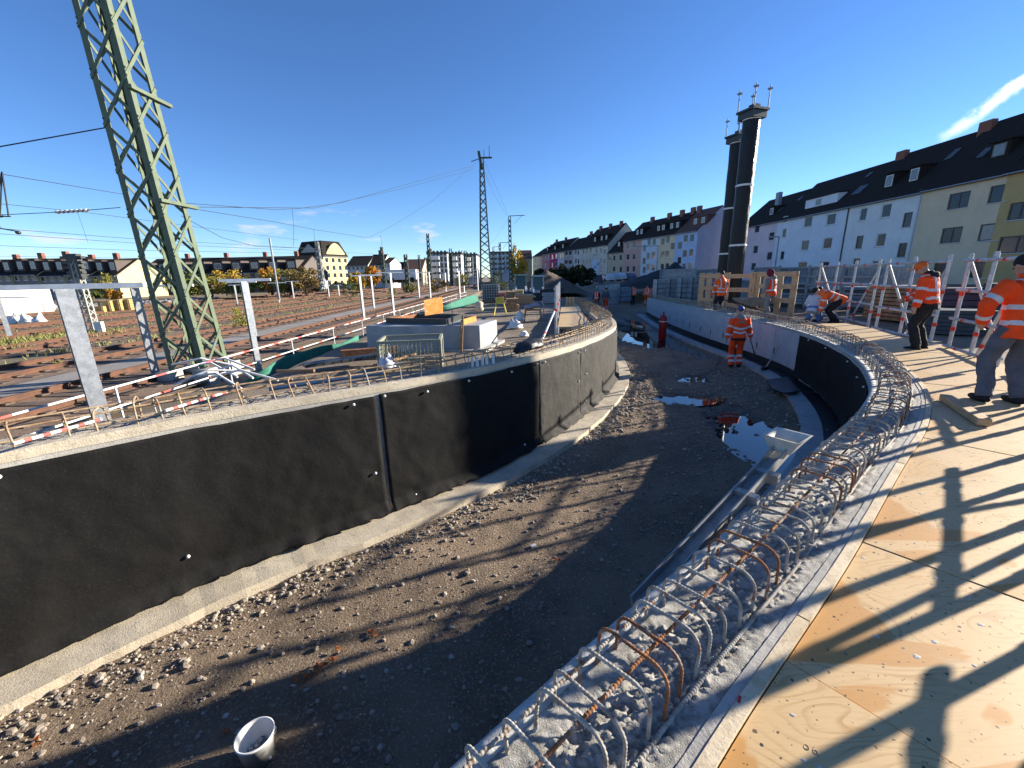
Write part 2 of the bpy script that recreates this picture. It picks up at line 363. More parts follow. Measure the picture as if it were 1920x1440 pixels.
# trench floor
PUD = [(4.5, 7.5, .62, 1.75, -.10, .07), (3.95, 9.25, .75, .38, .0, .055), (5.85, 20.5, 1.25, 4.6, .05, .10), (6.55, 15.0, .33, 1.9, .0, .05), (5.0, 10.9, .5, .25, 0, .035), (7.3, 23.5, .35, 2.5, 0, .05)]
def pud(x, y):
    z = 0
    for cx, cy, rx, ry, r, dp in PUD:
        dx, dy = x - cx, y - cy; c, s = math.cos(r), math.sin(r); q = ((dx * c + dy * s) / rx) ** 2 + ((-dx * s + dy * c) / ry) ** 2
        q += .55 * fbm(x * 1.7 + 5, y * 1.7, 2.0)
        if q < 1.6: z = max(z, dp * (1 - sm(.1, 1.6, q)) * (1 + 1.0 * fbm(x * 6, y * 6, 4.0, 4)))
    return z
def floor_z(x, y): return zF(y) + .022 * fbm(x * 1.6, y * 1.6, 0, 3) + .012 * fbm(x * 9, y * 9, 3.0, 3) - pud(x, y)
def gridmesh(x0, x1, y0, y1, st, fz, inside):
    xs, ys = np.arange(x0, x1 + st / 2, st), np.arange(y0, y1 + st / 2, st); ok = {}; mb = MB()
    def vid(i, j):
        if (i, j) not in ok: ok[(i, j)] = len(mb.v); mb.v.append((xs[i], ys[j], fz(xs[i], ys[j])))
        return ok[(i, j)]
    for j in range(len(ys) - 1):
        for i in range(len(xs) - 1):
            if inside(xs[i] + st / 2, ys[j] + st / 2): mb.f.append((vid(i, j), vid(i + 1, j), vid(i + 1, j + 1), vid(i, j + 1))); mb.m.append(0)
    return mb
ins = lambda x, y: xl(y) - .05 < x < xr(y) + .05
a = gridmesh(-9, 9, -1.4, 9.98, .07, floor_z, ins); b_ = gridmesh(-1, 11, 9.95, 31.5, .14, floor_z, ins)
a.add(b_.v, b_.f); fo = struct(a, 'trench_floor', GRAVELF, True)
wa = fo.data.attributes.new('wet', 'FLOAT', 'POINT'); wa.data.foreach_set('value', [min(1.0, pud(x, y) / .03) * .8 + .35 * sm(3.5, 6.5, y) * sm(-.2, 1.8, x - xl(y) - 1.2) for x, y, z in a.v])
_t = GRAVELF.node_tree; _b = _t.nodes['Principled BSDF']; _a = N(_t, 'ShaderNodeAttribute'); _a.attribute_name = 'wet'; _src = _b.inputs['Base Color'].links[0].from_socket
_w = mixc(_t, _a.outputs['Fac'], (1, 1, 1), (.36, .34, .33)); _mx = N(_t, 'ShaderNodeMix'); _mx.data_type = 'RGBA'; _mx.blend_type = 'MULTIPLY'; _mx.inputs[0].default_value = 1; Lk(_t, _src, _mx.inputs[6]); Lk(_t, _w, _mx.inputs[7]); Lk(_t, _mx.outputs[2], _b.inputs['Base Color'])
Lk(_t, maprange(_t, _a.outputs['Fac'], 0, 1, .88, .42), _b.inputs['Roughness'])
WATER = bpy.data.materials.new('puddle_water'); WATER.use_nodes = True
_b = WATER.node_tree.nodes['Principled BSDF']; _b.inputs['Base Color'].default_value = (.018, .015, .012, 1); _b.inputs['Roughness'].default_value = .015; _b.inputs['Specular IOR Level'].default_value = .9
for k, (cx, cy, rx, ry, r, dp) in enumerate(PUD):
    mb = MB(); n = 40; q = 1.35
    mb.add([(cx + q * (rx * math.cos(t) * math.cos(r) - ry * math.sin(t) * math.sin(r)), cy + q * (rx * math.cos(t) * math.sin(r) + ry * math.sin(t) * math.cos(r)), zF(cy) - dp * (.18 if k in (2, 5) else .5)) for t in [2 * math.pi * i / n for i in range(n)]], [tuple(range(n))])
    struct(mb, 'puddle', WATER)
# gravel on the trench floor: one scatter mesh
rg = random.Random(3); g1, g2 = MB(), MB()
for _ in range(24000):
    u = rg.uniform(.5, LW.L * .98) if rg.random() < .34 else None
    if u is not None:
        d = .45 + abs(rg.gauss(0, .22)); x, y = LW.pt(u, d)
    else:
        y = rg.uniform(-1, 12) if rg.random() < .85 else rg.uniform(12, 24); x = rg.uniform(xl(y) + .6, xr(y) - .7)
    if not (xl(y) + .5 < x < xr(y) - .5) or pud(x, y) > .03: continue
    dist = math.hypot(x, y); r = (rg.uniform(.004, .012) if rg.random() < .85 else rg.uniform(.012, .032)) * (1.25 if u is not None else 1.0) * (1 if dist < 7 else 1.4)
    (g2 if rg.random() < (.4 if u is not None else .12) else g1).rock((x, y, floor_z(x, y) + r * .25), r, .65, rg)
g1.cur = 1
o = len(g2.v); g2.v += g1.v; g2.f += [tuple(i + o for i in f) for f in g1.f]; g2.m += [1] * len(g1.f)
struct(g2, 'gravel', [STONEW, STONEM], kind='stuff')
mb = MB()
for px, py in [(590, 1262), (600, 1250), (570, 1268), (620, 1240), (560, 1275), (75, 1390), (430, 1380), (640, 1225), (1040, 1055), (700, 1190)]:
    for _ in range(3):
        p = atz(px + rg.uniform(-9, 9), py + rg.uniform(-6, 6), zF(2.8)); p.z = floor_z(p.x, p.y) + .02; a = rg.uniform(0, 6); s = rg.uniform(.02, .035)
        q = [p + Vector((math.cos(a + t) * s * (1 if i % 2 else .5), math.sin(a + t) * s * (1 if i % 2 else .6), rg.uniform(-.008, .014))) for i, t in enumerate((0, 1, 2, 3.1, 4.2, 5.2))]
        mb.add(q, [(0, 1, 2, 3, 4, 5)])
struct(mb, 'fallen_leaves', LEAFB, kind='stuff')
# ---------------------------------------------------------------- swept strips along a curve
def sweep(mb, c, u0, u1, d0, d1, z0, z1, st=.1, rough=0.0):
    n = max(2, int((u1 - u0) / st) + 1); rs = []
    for i in range(n):
        u = u0 + (u1 - u0) * i / (n - 1); a, b = c.pt(u, d0), c.pt(u, d1); y = c.pt(u)[1]
        e = rough * fbm(u * 6, d0 * 9, 1.0) if rough else 0; e2 = rough * fbm(u * 6, d1 * 9, 7.0) if rough else 0
        rs.append([Vector((a[0], a[1], z0(y))), Vector((b[0], b[1], z0(y))), Vector((b[0], b[1], z1(y) + e2)), Vector((a[0], a[1], z1(y) + e))])
    return mb.rings(rs)
def lumpy(x, y, s):
    d = mnoise.voronoi(Vector((x * s, y * s, .3)))[0][0]; return max(0, 1 - d * 1.3)
def wall_top(c, us, ds, zf, amp, name, m, parent):
    mb = MB(); n = len(ds)
    for u in us:
        y0 = c.pt(u)[1]
        for d in ds:
            x, y = c.pt(u, d); k = sm(.13, .21, abs(d) + .05 * fbm(x * 4, y * 4, 2, 2)) * (1 - sm(.44, .50, abs(d)))
            h = amp * (k * (.027 * lumpy(x, y, 36) + .018 * lumpy(x, y, 72) + .014 * fbm(x * 12, y * 12, 0, 4)) + .004 * fbm(x * 26, y * 26, 5, 3) - .02 * k)
            mb.v.append((x, y, zf(y0) + h))
    mb.f = [(i * n + k, i * n + k + 1, (i + 1) * n + k + 1, (i + 1) * n + k) for i in range(len(us) - 1) for k in range(n - 1)]; mb.m = [0] * len(mb.f)
    o = mb.build(name, m, parent, smooth=True); return o
def arcs(c, near_u, s0, s1, grow):
    us = []; u = .2
    while u < c.L - .1:
        us.append(u); u += min(s1, s0 + grow * max(0, abs(u - near_u) - 1.6))
    return us
# ------------------------------------------------ right wall
UR0 = RW.near(.3, 1.55)
rw = thing('retaining_wall', 'curved wall in the foreground with dense rebar hoops along its wet concrete top', 'wall', (*RW.pt(UR0, .25), -1.4))
mb = MB(); sweep(mb, RW, .2, RW.L - .1, 0, .528, lambda y: zF(y) - .3, lambda y: zR(y) - .035, .1); mb.build('wall_core', CONC, rw)
wall_top(RW, arcs(RW, UR0, .011, .12, .02), list(np.linspace(0, .53, 44)), zR, 1.0, 'concrete_top', FRESH, rw)
mb = MB(); sweep(mb, RW, .2, RW.L - .1, .004, .075, lambda y: zR(y) - .03, lambda y: zR(y) + .006, .05, .008); mb.build('slurry_edge', SLURRY, rw, smooth=True)
def hoop_pts(c, u, d1, d2, h, skew, zf, r=.055, st=.02, lean=0.0):
    path = [(d1, -.05)]; z = -.05
    P2 = [(d1, -.05), (d1, h - r)] + [(d1 + (1 if d2 > d1 else -1) * r * (1 - math.cos(a)), h - r + r * math.sin(a)) for a in np.linspace(.2, math.pi / 2, 6)]
    sgn = 1 if d2 > d1 else -1; r2 = r * 1.5
    P2 += [(d2 - sgn * r2 * (1 - math.sin(a)) , h - r2 + r2 * math.cos(a)) for a in np.linspace(0, math.pi / 2, 8)] + [(d2, -.05)]
    P2 = np.array(P2); L = np.concatenate([[0], np.cumsum(np.hypot(*np.diff(P2, axis=0).T))]); q = np.arange(0, L[-1], st)
    out = []
    for s in q:
        d, z = np.interp(s, L, P2[:, 0]), np.interp(s, L, P2[:, 1]); f = (d - d1) / (d2 - d1)
        x, y = c.pt(u + skew * f + lean * z, d); out.append((x, y, zf(y) + z))
    return out
def ribbed(n, r): return [r * (1.0 + (.16 if (i // 2) % 2 else -.04)) for i in range(n)]
rb = random.Random(11); us = []; u = .35
while u < RW.L - .3: us.append(u); u += rb.uniform(.125, .165) * (1 if u < 14 else 1.05)
us_near = sorted(us, key=lambda u: abs(u - UR0))[:4000]
rank = sorted(us, key=lambda u: math.hypot(*RW.pt(u)) + (0 if RW.pt(u)[1] > .2 else 50))
solo_set = set(rank[:100]); rest = MB()
for u in us:
    x, y = RW.pt(u, .2); dist = math.hypot(x, y); hh = .20 + .03 * sm(4, 9, dist) + rb.uniform(-.018, .018)
    near = dist < 4.2; r = .0072 if dist < 8 else .008
    pts = hoop_pts(RW, u, .10 + rb.uniform(-.012, .012), .415 + rb.uniform(-.012, .012), hh, rb.uniform(-.01, .035), zR, st=.0042 if near else .03, lean=rb.uniform(-.16, .12))
    rad = ribbed(len(pts), r) if near else r; n = 10 if near else 6
    if u in solo_set: m = MB(); m.tube(pts, rad, n); m.build('rebar_hoop', REBAR if rb.random() < .8 else RUST, rw, smooth=not near)
    else: rest.tube(pts, r, 5)
tag(rest.build('rebar_hoop', REBAR, rw, smooth=True), kind='stuff')
def longbar(c, d, dz, u0, u1, r, m, parent, zf, jit=.006):
    pts = []; u = u0
    while u < u1:
        x, y = c.pt(u, d + jit * math.sin(u * 1.7)); dist = math.hypot(x, y); pts.append((x, y, zf(y) + dz + .006 * math.sin(u * 2.3 + d * 9))); u += .0042 if dist < 3.6 else .06
    mb = MB(); mb.tube(pts, ribbed(len(pts), r), 9); mb.build('longitudinal_bar', m, parent)
longbar(RW, .115, .125, .3, RW.L - .3, .0075, REBAR, rw, zR)
longbar(RW, .285, .178, .3, RW.L - .3, .0075, RUST, rw, zR)
longbar(RW, .432, .0, .3, RW.L - .3, .0085, REBAR, rw, zR)
longbar(RW, .40, .09, UR0 + 2.5, RW.L - .3, .0075, REBAR, rw, zR)
# facing boards on the far half of the wall, black waterproof strip below them
UB = RW.near(7.62, 10.7); k = 0; u = UB
while u < RW.L - 1.1:
    w = 1.25 if k % 3 == 0 else 1.0
    mb = MB(); sweep(mb, RW, u + .006, u + w - .006, -.035, -.003, lambda y: zF(y) + .22 - .0 , lambda y: zR(y) - .05, .25); mb.build('facing_board', PANELG, rw)
    mb = MB(); um = u + w - .07; sweep(mb, RW, um, um + .05, -.042, -.036, lambda y: zF(y) + .42, lambda y: zF(y) + .60, .05); mb.build('bracket', DARKSTEEL, rw)
    u += w; k += 1
mb = MB(); sweep(mb, RW, UB - .2, RW.L - .3, -.03, -.002, lambda y: zF(y) - .1, lambda y: zF(y) + .21, .2); mb.build('bitumen_strip', BLACKP, rw)
mb = MB(); sweep(mb, RW, 2.0, RW.L - .3, -.40, -.04, lambda y: zF(y) - .3, lambda y: zF(y) + .045, .1, .02); mb.build('gap_strip', BLACKP, rw)  # plain black strip filling the gap between wall foot and footing
# footings
for c, d0, d1, lab, u0 in ((LW, 0, .43, 'pale concrete footing strip along the foot of the left fabric-covered wall', .2), (RW, -.74, -.40, 'wet grey footing strip along the foot of the right curved wall', 2.0)):
    mb = MB(); n = int((c.L - u0 - .2) / .12); rs = []
    for i in range(n):
        u = u0 + i * .12; w = .03 * fbm(u * 1.5, d0, 0, 3); a, b = c.pt(u, d0 + (w if d0 < -.1 else 0)), c.pt(u, d1 + (w if d1 > .1 else 0)); y = c.pt(u)[1]; z = zF(y) + .085 + .012 * fbm(u * 2, 3)
        ma = [(a[0] + (b[0] - a[0]) * t, a[1] + (b[1] - a[1]) * t, z + .006 * fbm(u * 4, t * 4)) for t in (0, .25, .5, .75, 1)]
        rs.append([Vector((a[0], a[1], z - .4))] + [Vector(p) for p in ma] + [Vector((b[0], b[1], z - .4))])
    mb.rings(rs); solo(mb, 'wall_footing', FOOT if c is LW else CONC_G, lab, 'footing')
# ------------------------------------------------ left wall
UL0 = LW.near(-3.6, 3.2)
lw = thing('retaining_wall', 'long left wall with black fabric on its face and bent rebar ends along its gravelly top', 'wall', (*LW.pt(UL0, -.25), -1.4))
mb = MB(); sweep(mb, LW, .2, LW.L - .05, -.5, 0, lambda y: zF(y) - .3, lambda y: zL(y) - .04, .1); mb.build('wall_core', CONC, lw)
wall_top(LW, arcs(LW, UL0 + 1, .035, .12, .008), list(np.linspace(-.5, -.002, 16)), zL, 1.1, 'concrete_top', mat('gravelly_concrete', (.42, .38, .31), (.26, .23, .19), 6, .9, .8, 70, c3=(.5, .46, .4), s3=40, f3=.5), lw)
mb = MB(); sweep(mb, LW, .2, LW.L - .1, -.10, .006, lambda y: zL(y) - .07, lambda y: zL(y) + .012, .08, .008); mb.build('coping_strip', FOOT, lw, smooth=False)
us = []; u = .3
while u < LW.L - .2: us.append(u); u += rb.uniform(.13, .21) if u > 9 else rb.uniform(.16, .30)
rank = sorted(us, key=lambda u: math.hypot(*LW.pt(u)) + (40 if LW.pt(u)[0] < -5.5 else 0)); solo_set = set(rank[:100]); rest = MB()
for u in us:
    x, y = LW.pt(u); far = y > 8
    hh = rb.uniform(.17, .22) + (.06 if far else 0)
    pts = hoop_pts(LW, u, -.13, -.44, hh, rb.uniform(-.05, .08), zL, r=.07, st=.03, lean=rb.uniform(-.35, .15) if not far else rb.uniform(-.1, .1))
    if not far and rb.random() < .35: pts = pts[:int(len(pts) * rb.uniform(.5, .75))]
    m = MB() if u in solo_set else rest; m.tube(pts, .008, 6)
    if u in solo_set: m.build('rebar_hoop', REBAR_L if rb.random() < .75 else REBAR, lw, smooth=True)
if rest.v: tag(rest.build('rebar_hoop', REBAR_L, lw, smooth=True), kind='stuff')
for d, dz in ((-.16, .16), (-.30, .19), (-.43, .10), (-.2, .05)): longbar(LW, d, dz, .3, LW.L - .4, .008, REBAR_L, lw, zL, .02)
# ------------------------------------------------ hanging fabric sheets
def fabric(c, u0, u1, sgn, ztop, zbot, m, label, pins, drape=True, seed=0, wob=.02):
    th = thing('fabric_sheet', label, 'fabric', (*c.pt((u0 + u1) / 2, sgn * .02), zbot(c.pt((u0 + u1) / 2)[1])))
    mb = MB(); nu = int((u1 - u0) / .05) + 2; nz = 44; pp = [(u0 + a * (u1 - u0), b) for a, b in pins]
    for i in range(nu):
        u = u0 + (u1 - u0) * i / (nu - 1); y0 = c.pt(u)[1]; zt = ztop(y0) + .012 * fbm(u * 1.4, seed) ; zb = zbot(y0)
        for j in range(nz):
            t = j / (nz - 1); z = zt + (zb - zt) * t; d = .022 + wob * (1 + fbm(u * .9, t * 1.2, seed, 2)) * t
            d += .013 * fbm(u * 2.6 + 1.5 * t, t * 1.6, seed + 3, 3) + .007 * (1 - abs(fbm(u * 3.1 - 2.2 * t, t * 2.4 + u * .8, seed + 6, 2))) ** 4 + .002 * fbm(u * 16, t * 9, seed, 2)
            for pu, pt_ in pp:                                         # creases radiating from the fixing pins
                du, dt = u - pu, (t - pt_) * (zt - zb); q = math.hypot(du, dt)
                if q < .5: d += .006 * math.sin(math.atan2(dt, du) * 7 + seed + 3 * fbm(u * 3, t * 3)) * (1 - q / .5) ** 1.5 * min(1, q * 6) - .016 * math.exp(-(q / .09) ** 2)
            if drape and t > .9:
                k = (t - .9) / .1; d += k * (.09 + .05 * fbm(u * 5, seed, 1, 3)); z = zb + (z - zb) + .05 * k * max(0, fbm(u * 6, seed + 9, 0, 3)) + .04 * k
            x, y = c.pt(u, sgn * max(.008, d)); mb.v.append((x, y, z))
    mb.f = [(i * nz + j, i * nz + j + 1, (i + 1) * nz + j + 1, (i + 1) * nz + j) for i in range(nu - 1) for j in range(nz - 1)]; mb.m = [0] * len(mb.f)
    sh = mb.build('sheet', m, th, smooth=True)
    md = sh.modifiers.new('thickness', 'SOLIDIFY'); md.thickness = .004; md.offset = 0
    for pu, pt_ in pp:
        x, y = c.pt(pu, sgn * .045); y0 = c.pt(pu)[1]; z = ztop(y0) + (zbot(y0) - ztop(y0)) * pt_; q = MB(); q.ellip((x, y, z), (.018, .018, .018), 5, 8); q.build('fixing_pin', WHITEP, th, smooth=True)
    return th
UA, UBB, UC = LW.near(-1.66, 4.75), LW.near(.42, 6.7), LW.near(1.3, 7.9)
ft = lambda y: zL(y) - .085
fb = lambda y: zF(y) + .09
fabric(LW, .3, UA - .01, 1, lambda y: ft(y) - .02, fb, FABRIC, 'largest black fabric sheet, on the left wall at the left picture edge', [(.965, .03), (.62, .03), (.74, .78), (.3, .04), (.985, .62), (.985, .93)], seed=1)
fabric(LW, UA + .03, UBB, 1, ft, fb, FABRIC, 'black fabric sheet between the wall seam and the sheet coloured as sunlit', [(.02, .02), (.12, .93), (.45, .03), (.75, .04), (.98, .03), (.85, .9), (.22, .05)], seed=2)
fabric(LW, UBB + .01, UC, 1, ft, fb, FABRIC_SUNLIT, 'narrow black fabric sheet coloured paler as sunlit, on the left wall bend', [(.1, .03), (.95, .05), (.95, .45), (.95, .8)], seed=3)
fabric(LW, UC + .01, LW.near(3.3, 13.6), 1, ft, fb, FABRIC_SUNLIT, 'black fabric sheet coloured paler as sunlit, wrapping the far end of the left wall', [(.03, .05), (.05, .4), (.05, .8), (.5, .04), (.9, .04)], seed=4)
fabric(RW, RW.near(1.8, 2.75), UB - .02, -1, lambda y: zR(y) - .08, lambda y: zF(y) + .1, FABRIC, 'black fabric sheet inside the hollow of the right curved wall', [(.5, .03), (.7, .03), (.85, .04), (.95, .03), (.6, .1)], seed=5)
mb = MB(); mb.cur = 0                                                  # black bundle lying over the rebar
p0 = Vector((*LW.pt(UBB - .12, -.08), 0)); t0 = LW.dirn(UBB - .12)
rs = []
for i in range(16):
    f = i / 15; c = p0 + t0 * (f - .5) * .62 + Vector((.0, 0, zL(p0.y) + .14 + .05 * math.sin(f * 3))) ; rr = .10 * (math.sin(math.pi * min(1, max(.06, f))) ** .4) * (1 + .5 * fbm(f * 4, 3, 2))
    rs.append([c + Vector((math.cos(a) * rr * 1.15 * (1 + .5 * fbm(f * 5, math.cos(a) * 2, math.sin(a) * 2)), math.sin(a) * rr * (1 + .2 * fbm(f * 4, a, 3)) * .9, math.sin(a) * rr * .8)) for a in [2 * math.pi * k / 14 for k in range(14)]])
mb.rings(rs); solo(mb, 'plastic_bundle', BLACKP, 'black plastic bundle lying over the rebar on the left wall', 'bundle', smooth=True)
# ------------------------------------------------ deck
zD = lambda y: zR(y) - .012
mb = MB(); sweep(mb, RW, .3, RW.L - 9, .530, .568, lambda y: zR(y) - .18, lambda y: zR(y) + .006, .06, .004); solo(mb, 'formwork_board', CONC, 'cement-crusted grey formwork board edging the foreground wall top', 'board')
def batten(u0, u1, lab):
    mb = MB(); sweep(mb, RW, u0, u1, .570, .622, lambda y: zR(y) - .06, lambda y: zR(y) + .012, .08, .002); solo(mb, 'timber_batten', BATTEN, lab, 'batten', 'battens between wall and deck')
USP = RW.near(1.05, 2.15)
batten(.4, USP, 'pale timber batten between rebar wall and nearest stained plywood'); batten(USP + .012, USP + 2.6, 'second timber batten beside the loose timber beam on the deck'); batten(USP + 2.62, RW.near(7.6, 10.4), 'farthest timber batten curving beside the plywood deck')
lin_ = lambda n: [2 * math.pi * k / n for k in range(n)]
i = 0; u = RW.near(-1.2, .3) ; wid = 1.30
edges = [u]
while u < RW.near(7.9, 12.0): u += wid; edges.append(u)
for i in range(len(edges) - 1):
    a, b = edges[i] + .004, edges[i + 1] - .004; mb = MB(); n = 8; rs = []
    for k in range(n):
        u = a + (b - a) * k / (n - 1); y = RW.pt(u)[1]; p, q = RW.pt(u, .628), RW.pt(u, 2.12); z = zD(y) + (.004 if i % 2 else 0)
        rs.append([Vector((*p, z - .02)), Vector((*q, z - .02)), Vector((*q, z)), Vector((*p, z))])
    mb.rings(rs)
    lab = ('plywood deck sheet behind the camera edge', 'orange-stained plywood deck sheet nearest the camera', 'knotty plywood deck sheet beyond the dark gap, next to the nearest one')[i] if i < 3 else ordw(i) + ' plywood deck sheet along the wall, counted from the near right corner'
    so = solo(mb, 'plywood_sheet', PLY if i < 4 else PLY2, lab, 'plywood', 'plywood sheets of the right deck')
    rs_ = random.Random(i); q = MB(); sp = MB()
    for f in (.05, .35, .65, .95):
        for dd in (.68, 1.1, 1.6, 2.07):
            uu_ = a + (b - a) * f + rs_.uniform(-.03, .03); x, y = RW.pt(uu_, dd + rs_.uniform(-.02, .02)); q.lathe((x, y, zD(RW.pt(uu_)[1]) + (.004 if i % 2 else 0)), [(.0065, .0), (.0065, .0006), (.002, .0007)], 8)
    for _ in range(12):
        uu_ = rs_.uniform(a + .05, b - .05); dd = .66 + abs(rs_.gauss(0, .35)); 
        if dd > 2.05: continue
        x, y = RW.pt(uu_, dd); r_ = rs_.uniform(.003, .016); z = zD(RW.pt(uu_)[1]) + (.004 if i % 2 else 0); sp.rings([[Vector((x + math.cos(t) * r_ * k * (1 + .5 * fbm(math.cos(t) * 2 + i, math.sin(t) * 2, r_ * 90)), y + math.sin(t) * r_ * k * .8, z + h_)) for t in lin_(12)] for k, h_ in ((1, 0), (.8, .0012), (.3, .002))])
    tag(q.build('screw', DARKSTEEL, so), kind='stuff'); tag(sp.build('cement_splash', SLURRY, so), kind='stuff')
    if i == 1:
        mk = MB(); c = atz(1520, 1405, -.008); ex = (atz(1550, 1418, -.008) - c).normalized(); ey = Vector((-ex.y, ex.x, 0))
        S_ = lambda pts: mk.tube([c + ex * p * .018 + ey * r * .018 + Vector((0, 0, .0006)) for p, r in pts], .0008, 5)
        S_([(-.75 + .42 * math.cos(t), .55 * math.sin(t)) for t in [k * 2 * math.pi / 16 for k in range(17)]]); S_([(.75, .95), (.5, .6), (.35, .1)] + [(.72 + .38 * math.cos(t), -.22 + .4 * math.sin(t)) for t in [math.pi - .3 + k * 2 * math.pi / 14 for k in range(15)]]); mk.build('handwritten_number', BLACKP, so)
def beam(c, L, w, h, rz, m): mb = MB(); mb.rbox(c, (L, w, h), rz); return mb
p, q = atz(1772, 752, .0), atz(1842, 798, .0); c = (p + q) / 2; d = q - p
mb = beam((c.x, c.y, .045), d.length + .05, .115, .08, math.atan2(d.y, d.x), TIMBER)
o = solo(mb, 'timber_beam', TIMBER, 'short squared timber beam lying loose on the plywood deck', 'beam')
bv = o.modifiers.new('b', 'BEVEL'); bv.width = .006; bv.segments = 2

p = atz(1386, 1312, .01); mb = MB(); mb.rbox(p, (.035, .012, .008), .9); solo(mb, 'red_tag', REDP, 'small red plastic tag stuck on the formwork edge', 'tag')
# ================================================================ RAIL YARD
ZT = -.5
def lin(a, b, n): return [a + (b - a) * i / (n - 1) for i in range(n)]
def strip(name, m, x0, x1, y0, y1, z, drift=0.0):
    mb = MB(); ys = lin(y0, y1, 30)
    mb.v = [(x + drift * y + (0 if y < 100 else .0), y, z + .006 * fbm(x, y * .5)) for y in ys for x in lin(x0, x1, 5)]
    mb.f = [(j * 5 + i, j * 5 + i + 1, (j + 1) * 5 + i + 1, (j + 1) * 5 + i) for j in range(29) for i in range(4)]; mb.m = [0] * len(mb.f)
    return struct(mb, name, m, True)
strip('rail_yard', WEEDY, -70, -7.0, -12, 190, ZT + .02)
strip('path', PATHG, -11.35, -10.25, -10, 150, ZT + .06)
TRK = [(-8.95, 'rusty track nearest the building site fence'), (-13.05, 'rusty track beyond the grey walkway'), (-17.6, 'third railway track across the weedy yard'), (-22.4, 'fourth railway track across the weedy yard'), (-27.4, 'fifth railway track across the weedy yard'), (-32.6, 'sixth railway track across the weedy yard'), (-38.0, 'farthest railway track, by the lineside rubble')]
RAILSIDE = mat('rail_side_rust', (.13, .060, .034), (.085, .044, .028), 5, .85, .2, 60)
for k, (xc, lab) in enumerate(TRK):
    t = thing('railway_track', lab, 'track', (xc, 20, ZT), 'tracks of the rail yard')
    strip('track_bed', BALLAST, xc - 1.6, xc + 1.6, -10, 170, ZT + .045)
    for s in (-.7175, .7175):
        mb = MB(); mb.box((xc + s, 80, ZT + .05), (.14, 180, .02)); mb.box((xc + s, 80, ZT + .105), (.025, 180, .10)); mb.box((xc + s, 80, ZT + .165), (.07, 180, .035)); mb.build('rail', RAILSIDE, t)
    mb = MB(); y = -8
    while y < (90 if k < 3 else 60): mb.rbox((xc, y, ZT + .02), (2.5, .24, .08), random.uniform(-.03, .03)); mb.rbox((xc - .72, y, ZT + .07), (.3, .16, .03)); mb.rbox((xc + .72, y, ZT + .07), (.3, .16, .03)); y += .62
    tag(mb.build('sleeper', SLEEPER, t), kind='stuff')
# weeds and tufts
LEAFG = mat('weed_green', (.14, .15, .035), (.22, .17, .05), 3, .8)
LEAFY = mat('weed_yellow', (.30, .27, .04), (.22, .22, .05), 3, .8)
GRASSM = mat('dry_grass', (.27, .24, .08), (.16, .17, .05), 1.5, .85)
gr = random.Random(5)
def blades(mb, c, n, h, sp, w=.012, rnd=gr):
    for _ in range(n):
        a = rnd.uniform(0, 6.28); r = abs(rnd.gauss(0, sp)); b = Vector((c[0] + r * math.cos(a), c[1] + r * math.sin(a), c[2])); l = rnd.uniform(.5, 1) * h; t = rnd.uniform(-.5, .5) * l; q = rnd.uniform(0, 6.28); e = Vector((math.cos(q), math.sin(q), 0)) * w
        mb.add([b - e, b + e, b + Vector((t * .4, t * .3, l * .6)) + e * .7, b + Vector((t, t * .7, l))], [(0, 1, 2, 3)])
mb = MB()
for _ in range(420):
    xs = gr.choice([-15.3, -20, -25, -30, -35, -15.3, -20]); x = gr.gauss(xs, .55); y = gr.uniform(6, 60); blades(mb, (x, y, ZT + .04), 9, gr.uniform(.08, .22), .28, .022)
for _ in range(160): blades(mb, (gr.gauss(-20, 1.0), gr.uniform(14, 20), ZT + .04), 10, .22, .3, .02)
for px, py, n in [(345, 745, 14), (430, 735, 12), (470, 728, 8), (70, 790, 3)]:
    for _ in range(n): p = atz(px + gr.uniform(-40, 40), py + gr.uniform(-6, 8), .3); blades(mb, (p.x, p.y, hL(p.x, p.y) - .03), 7, .2, .1, .006)
struct(mb, 'grass', GRASSM, kind='stuff')
mb = MB()                                                         # lineside rubble and litter far left
for _ in range(700):
    x, y = gr.uniform(-46, -41), gr.uniform(18, 60); mb.rock((x, y, ZT + .1), gr.uniform(.1, .5), .6, gr)
struct(mb, 'rubble', mat('rubble', (.30, .28, .25), (.16, .14, .13), 1.0, .9), kind='stuff')
def leafcloud(mb, n, cen, rad, size, rnd, clumps=22, low=0.0, hollow=.45):
    cs = []
    for _ in range(clumps):
        while True:
            v = Vector((rnd.uniform(-1, 1), rnd.uniform(-1, 1), rnd.uniform(-1, 1)))
            if hollow < v.length < 1: break
        cs.append((v, rnd.uniform(.22, .42)))
    for _ in range(n):
        c, r = rnd.choice(cs); v = Vector((rnd.gauss(0, 1), rnd.gauss(0, 1), rnd.gauss(0, 1))); v = c + v.normalized() * r * (rnd.random() ** .4)
        p = Vector(cen) + Vector((v.x * rad[0], v.y * rad[1], v.z * rad[2]))
        if p.z < low: p.z = low + rnd.uniform(0, .3) * rad[2]
        E = Euler((rnd.uniform(0, 6.3), rnd.uniform(0, 6.3), rnd.uniform(0, 6.3))).to_matrix(); s = size * rnd.uniform(.6, 1.3)
        mb.add([p + E @ Vector(q) * s for q in ((-.5, 0, 0), (0, -.32, .06), (.55, 0, 0), (0, .32, .06))], [(0, 1, 2, 3)])
BARK = mat('bark', (.12, .09, .065), (.07, .05, .04), 6, .9, .4, 30)
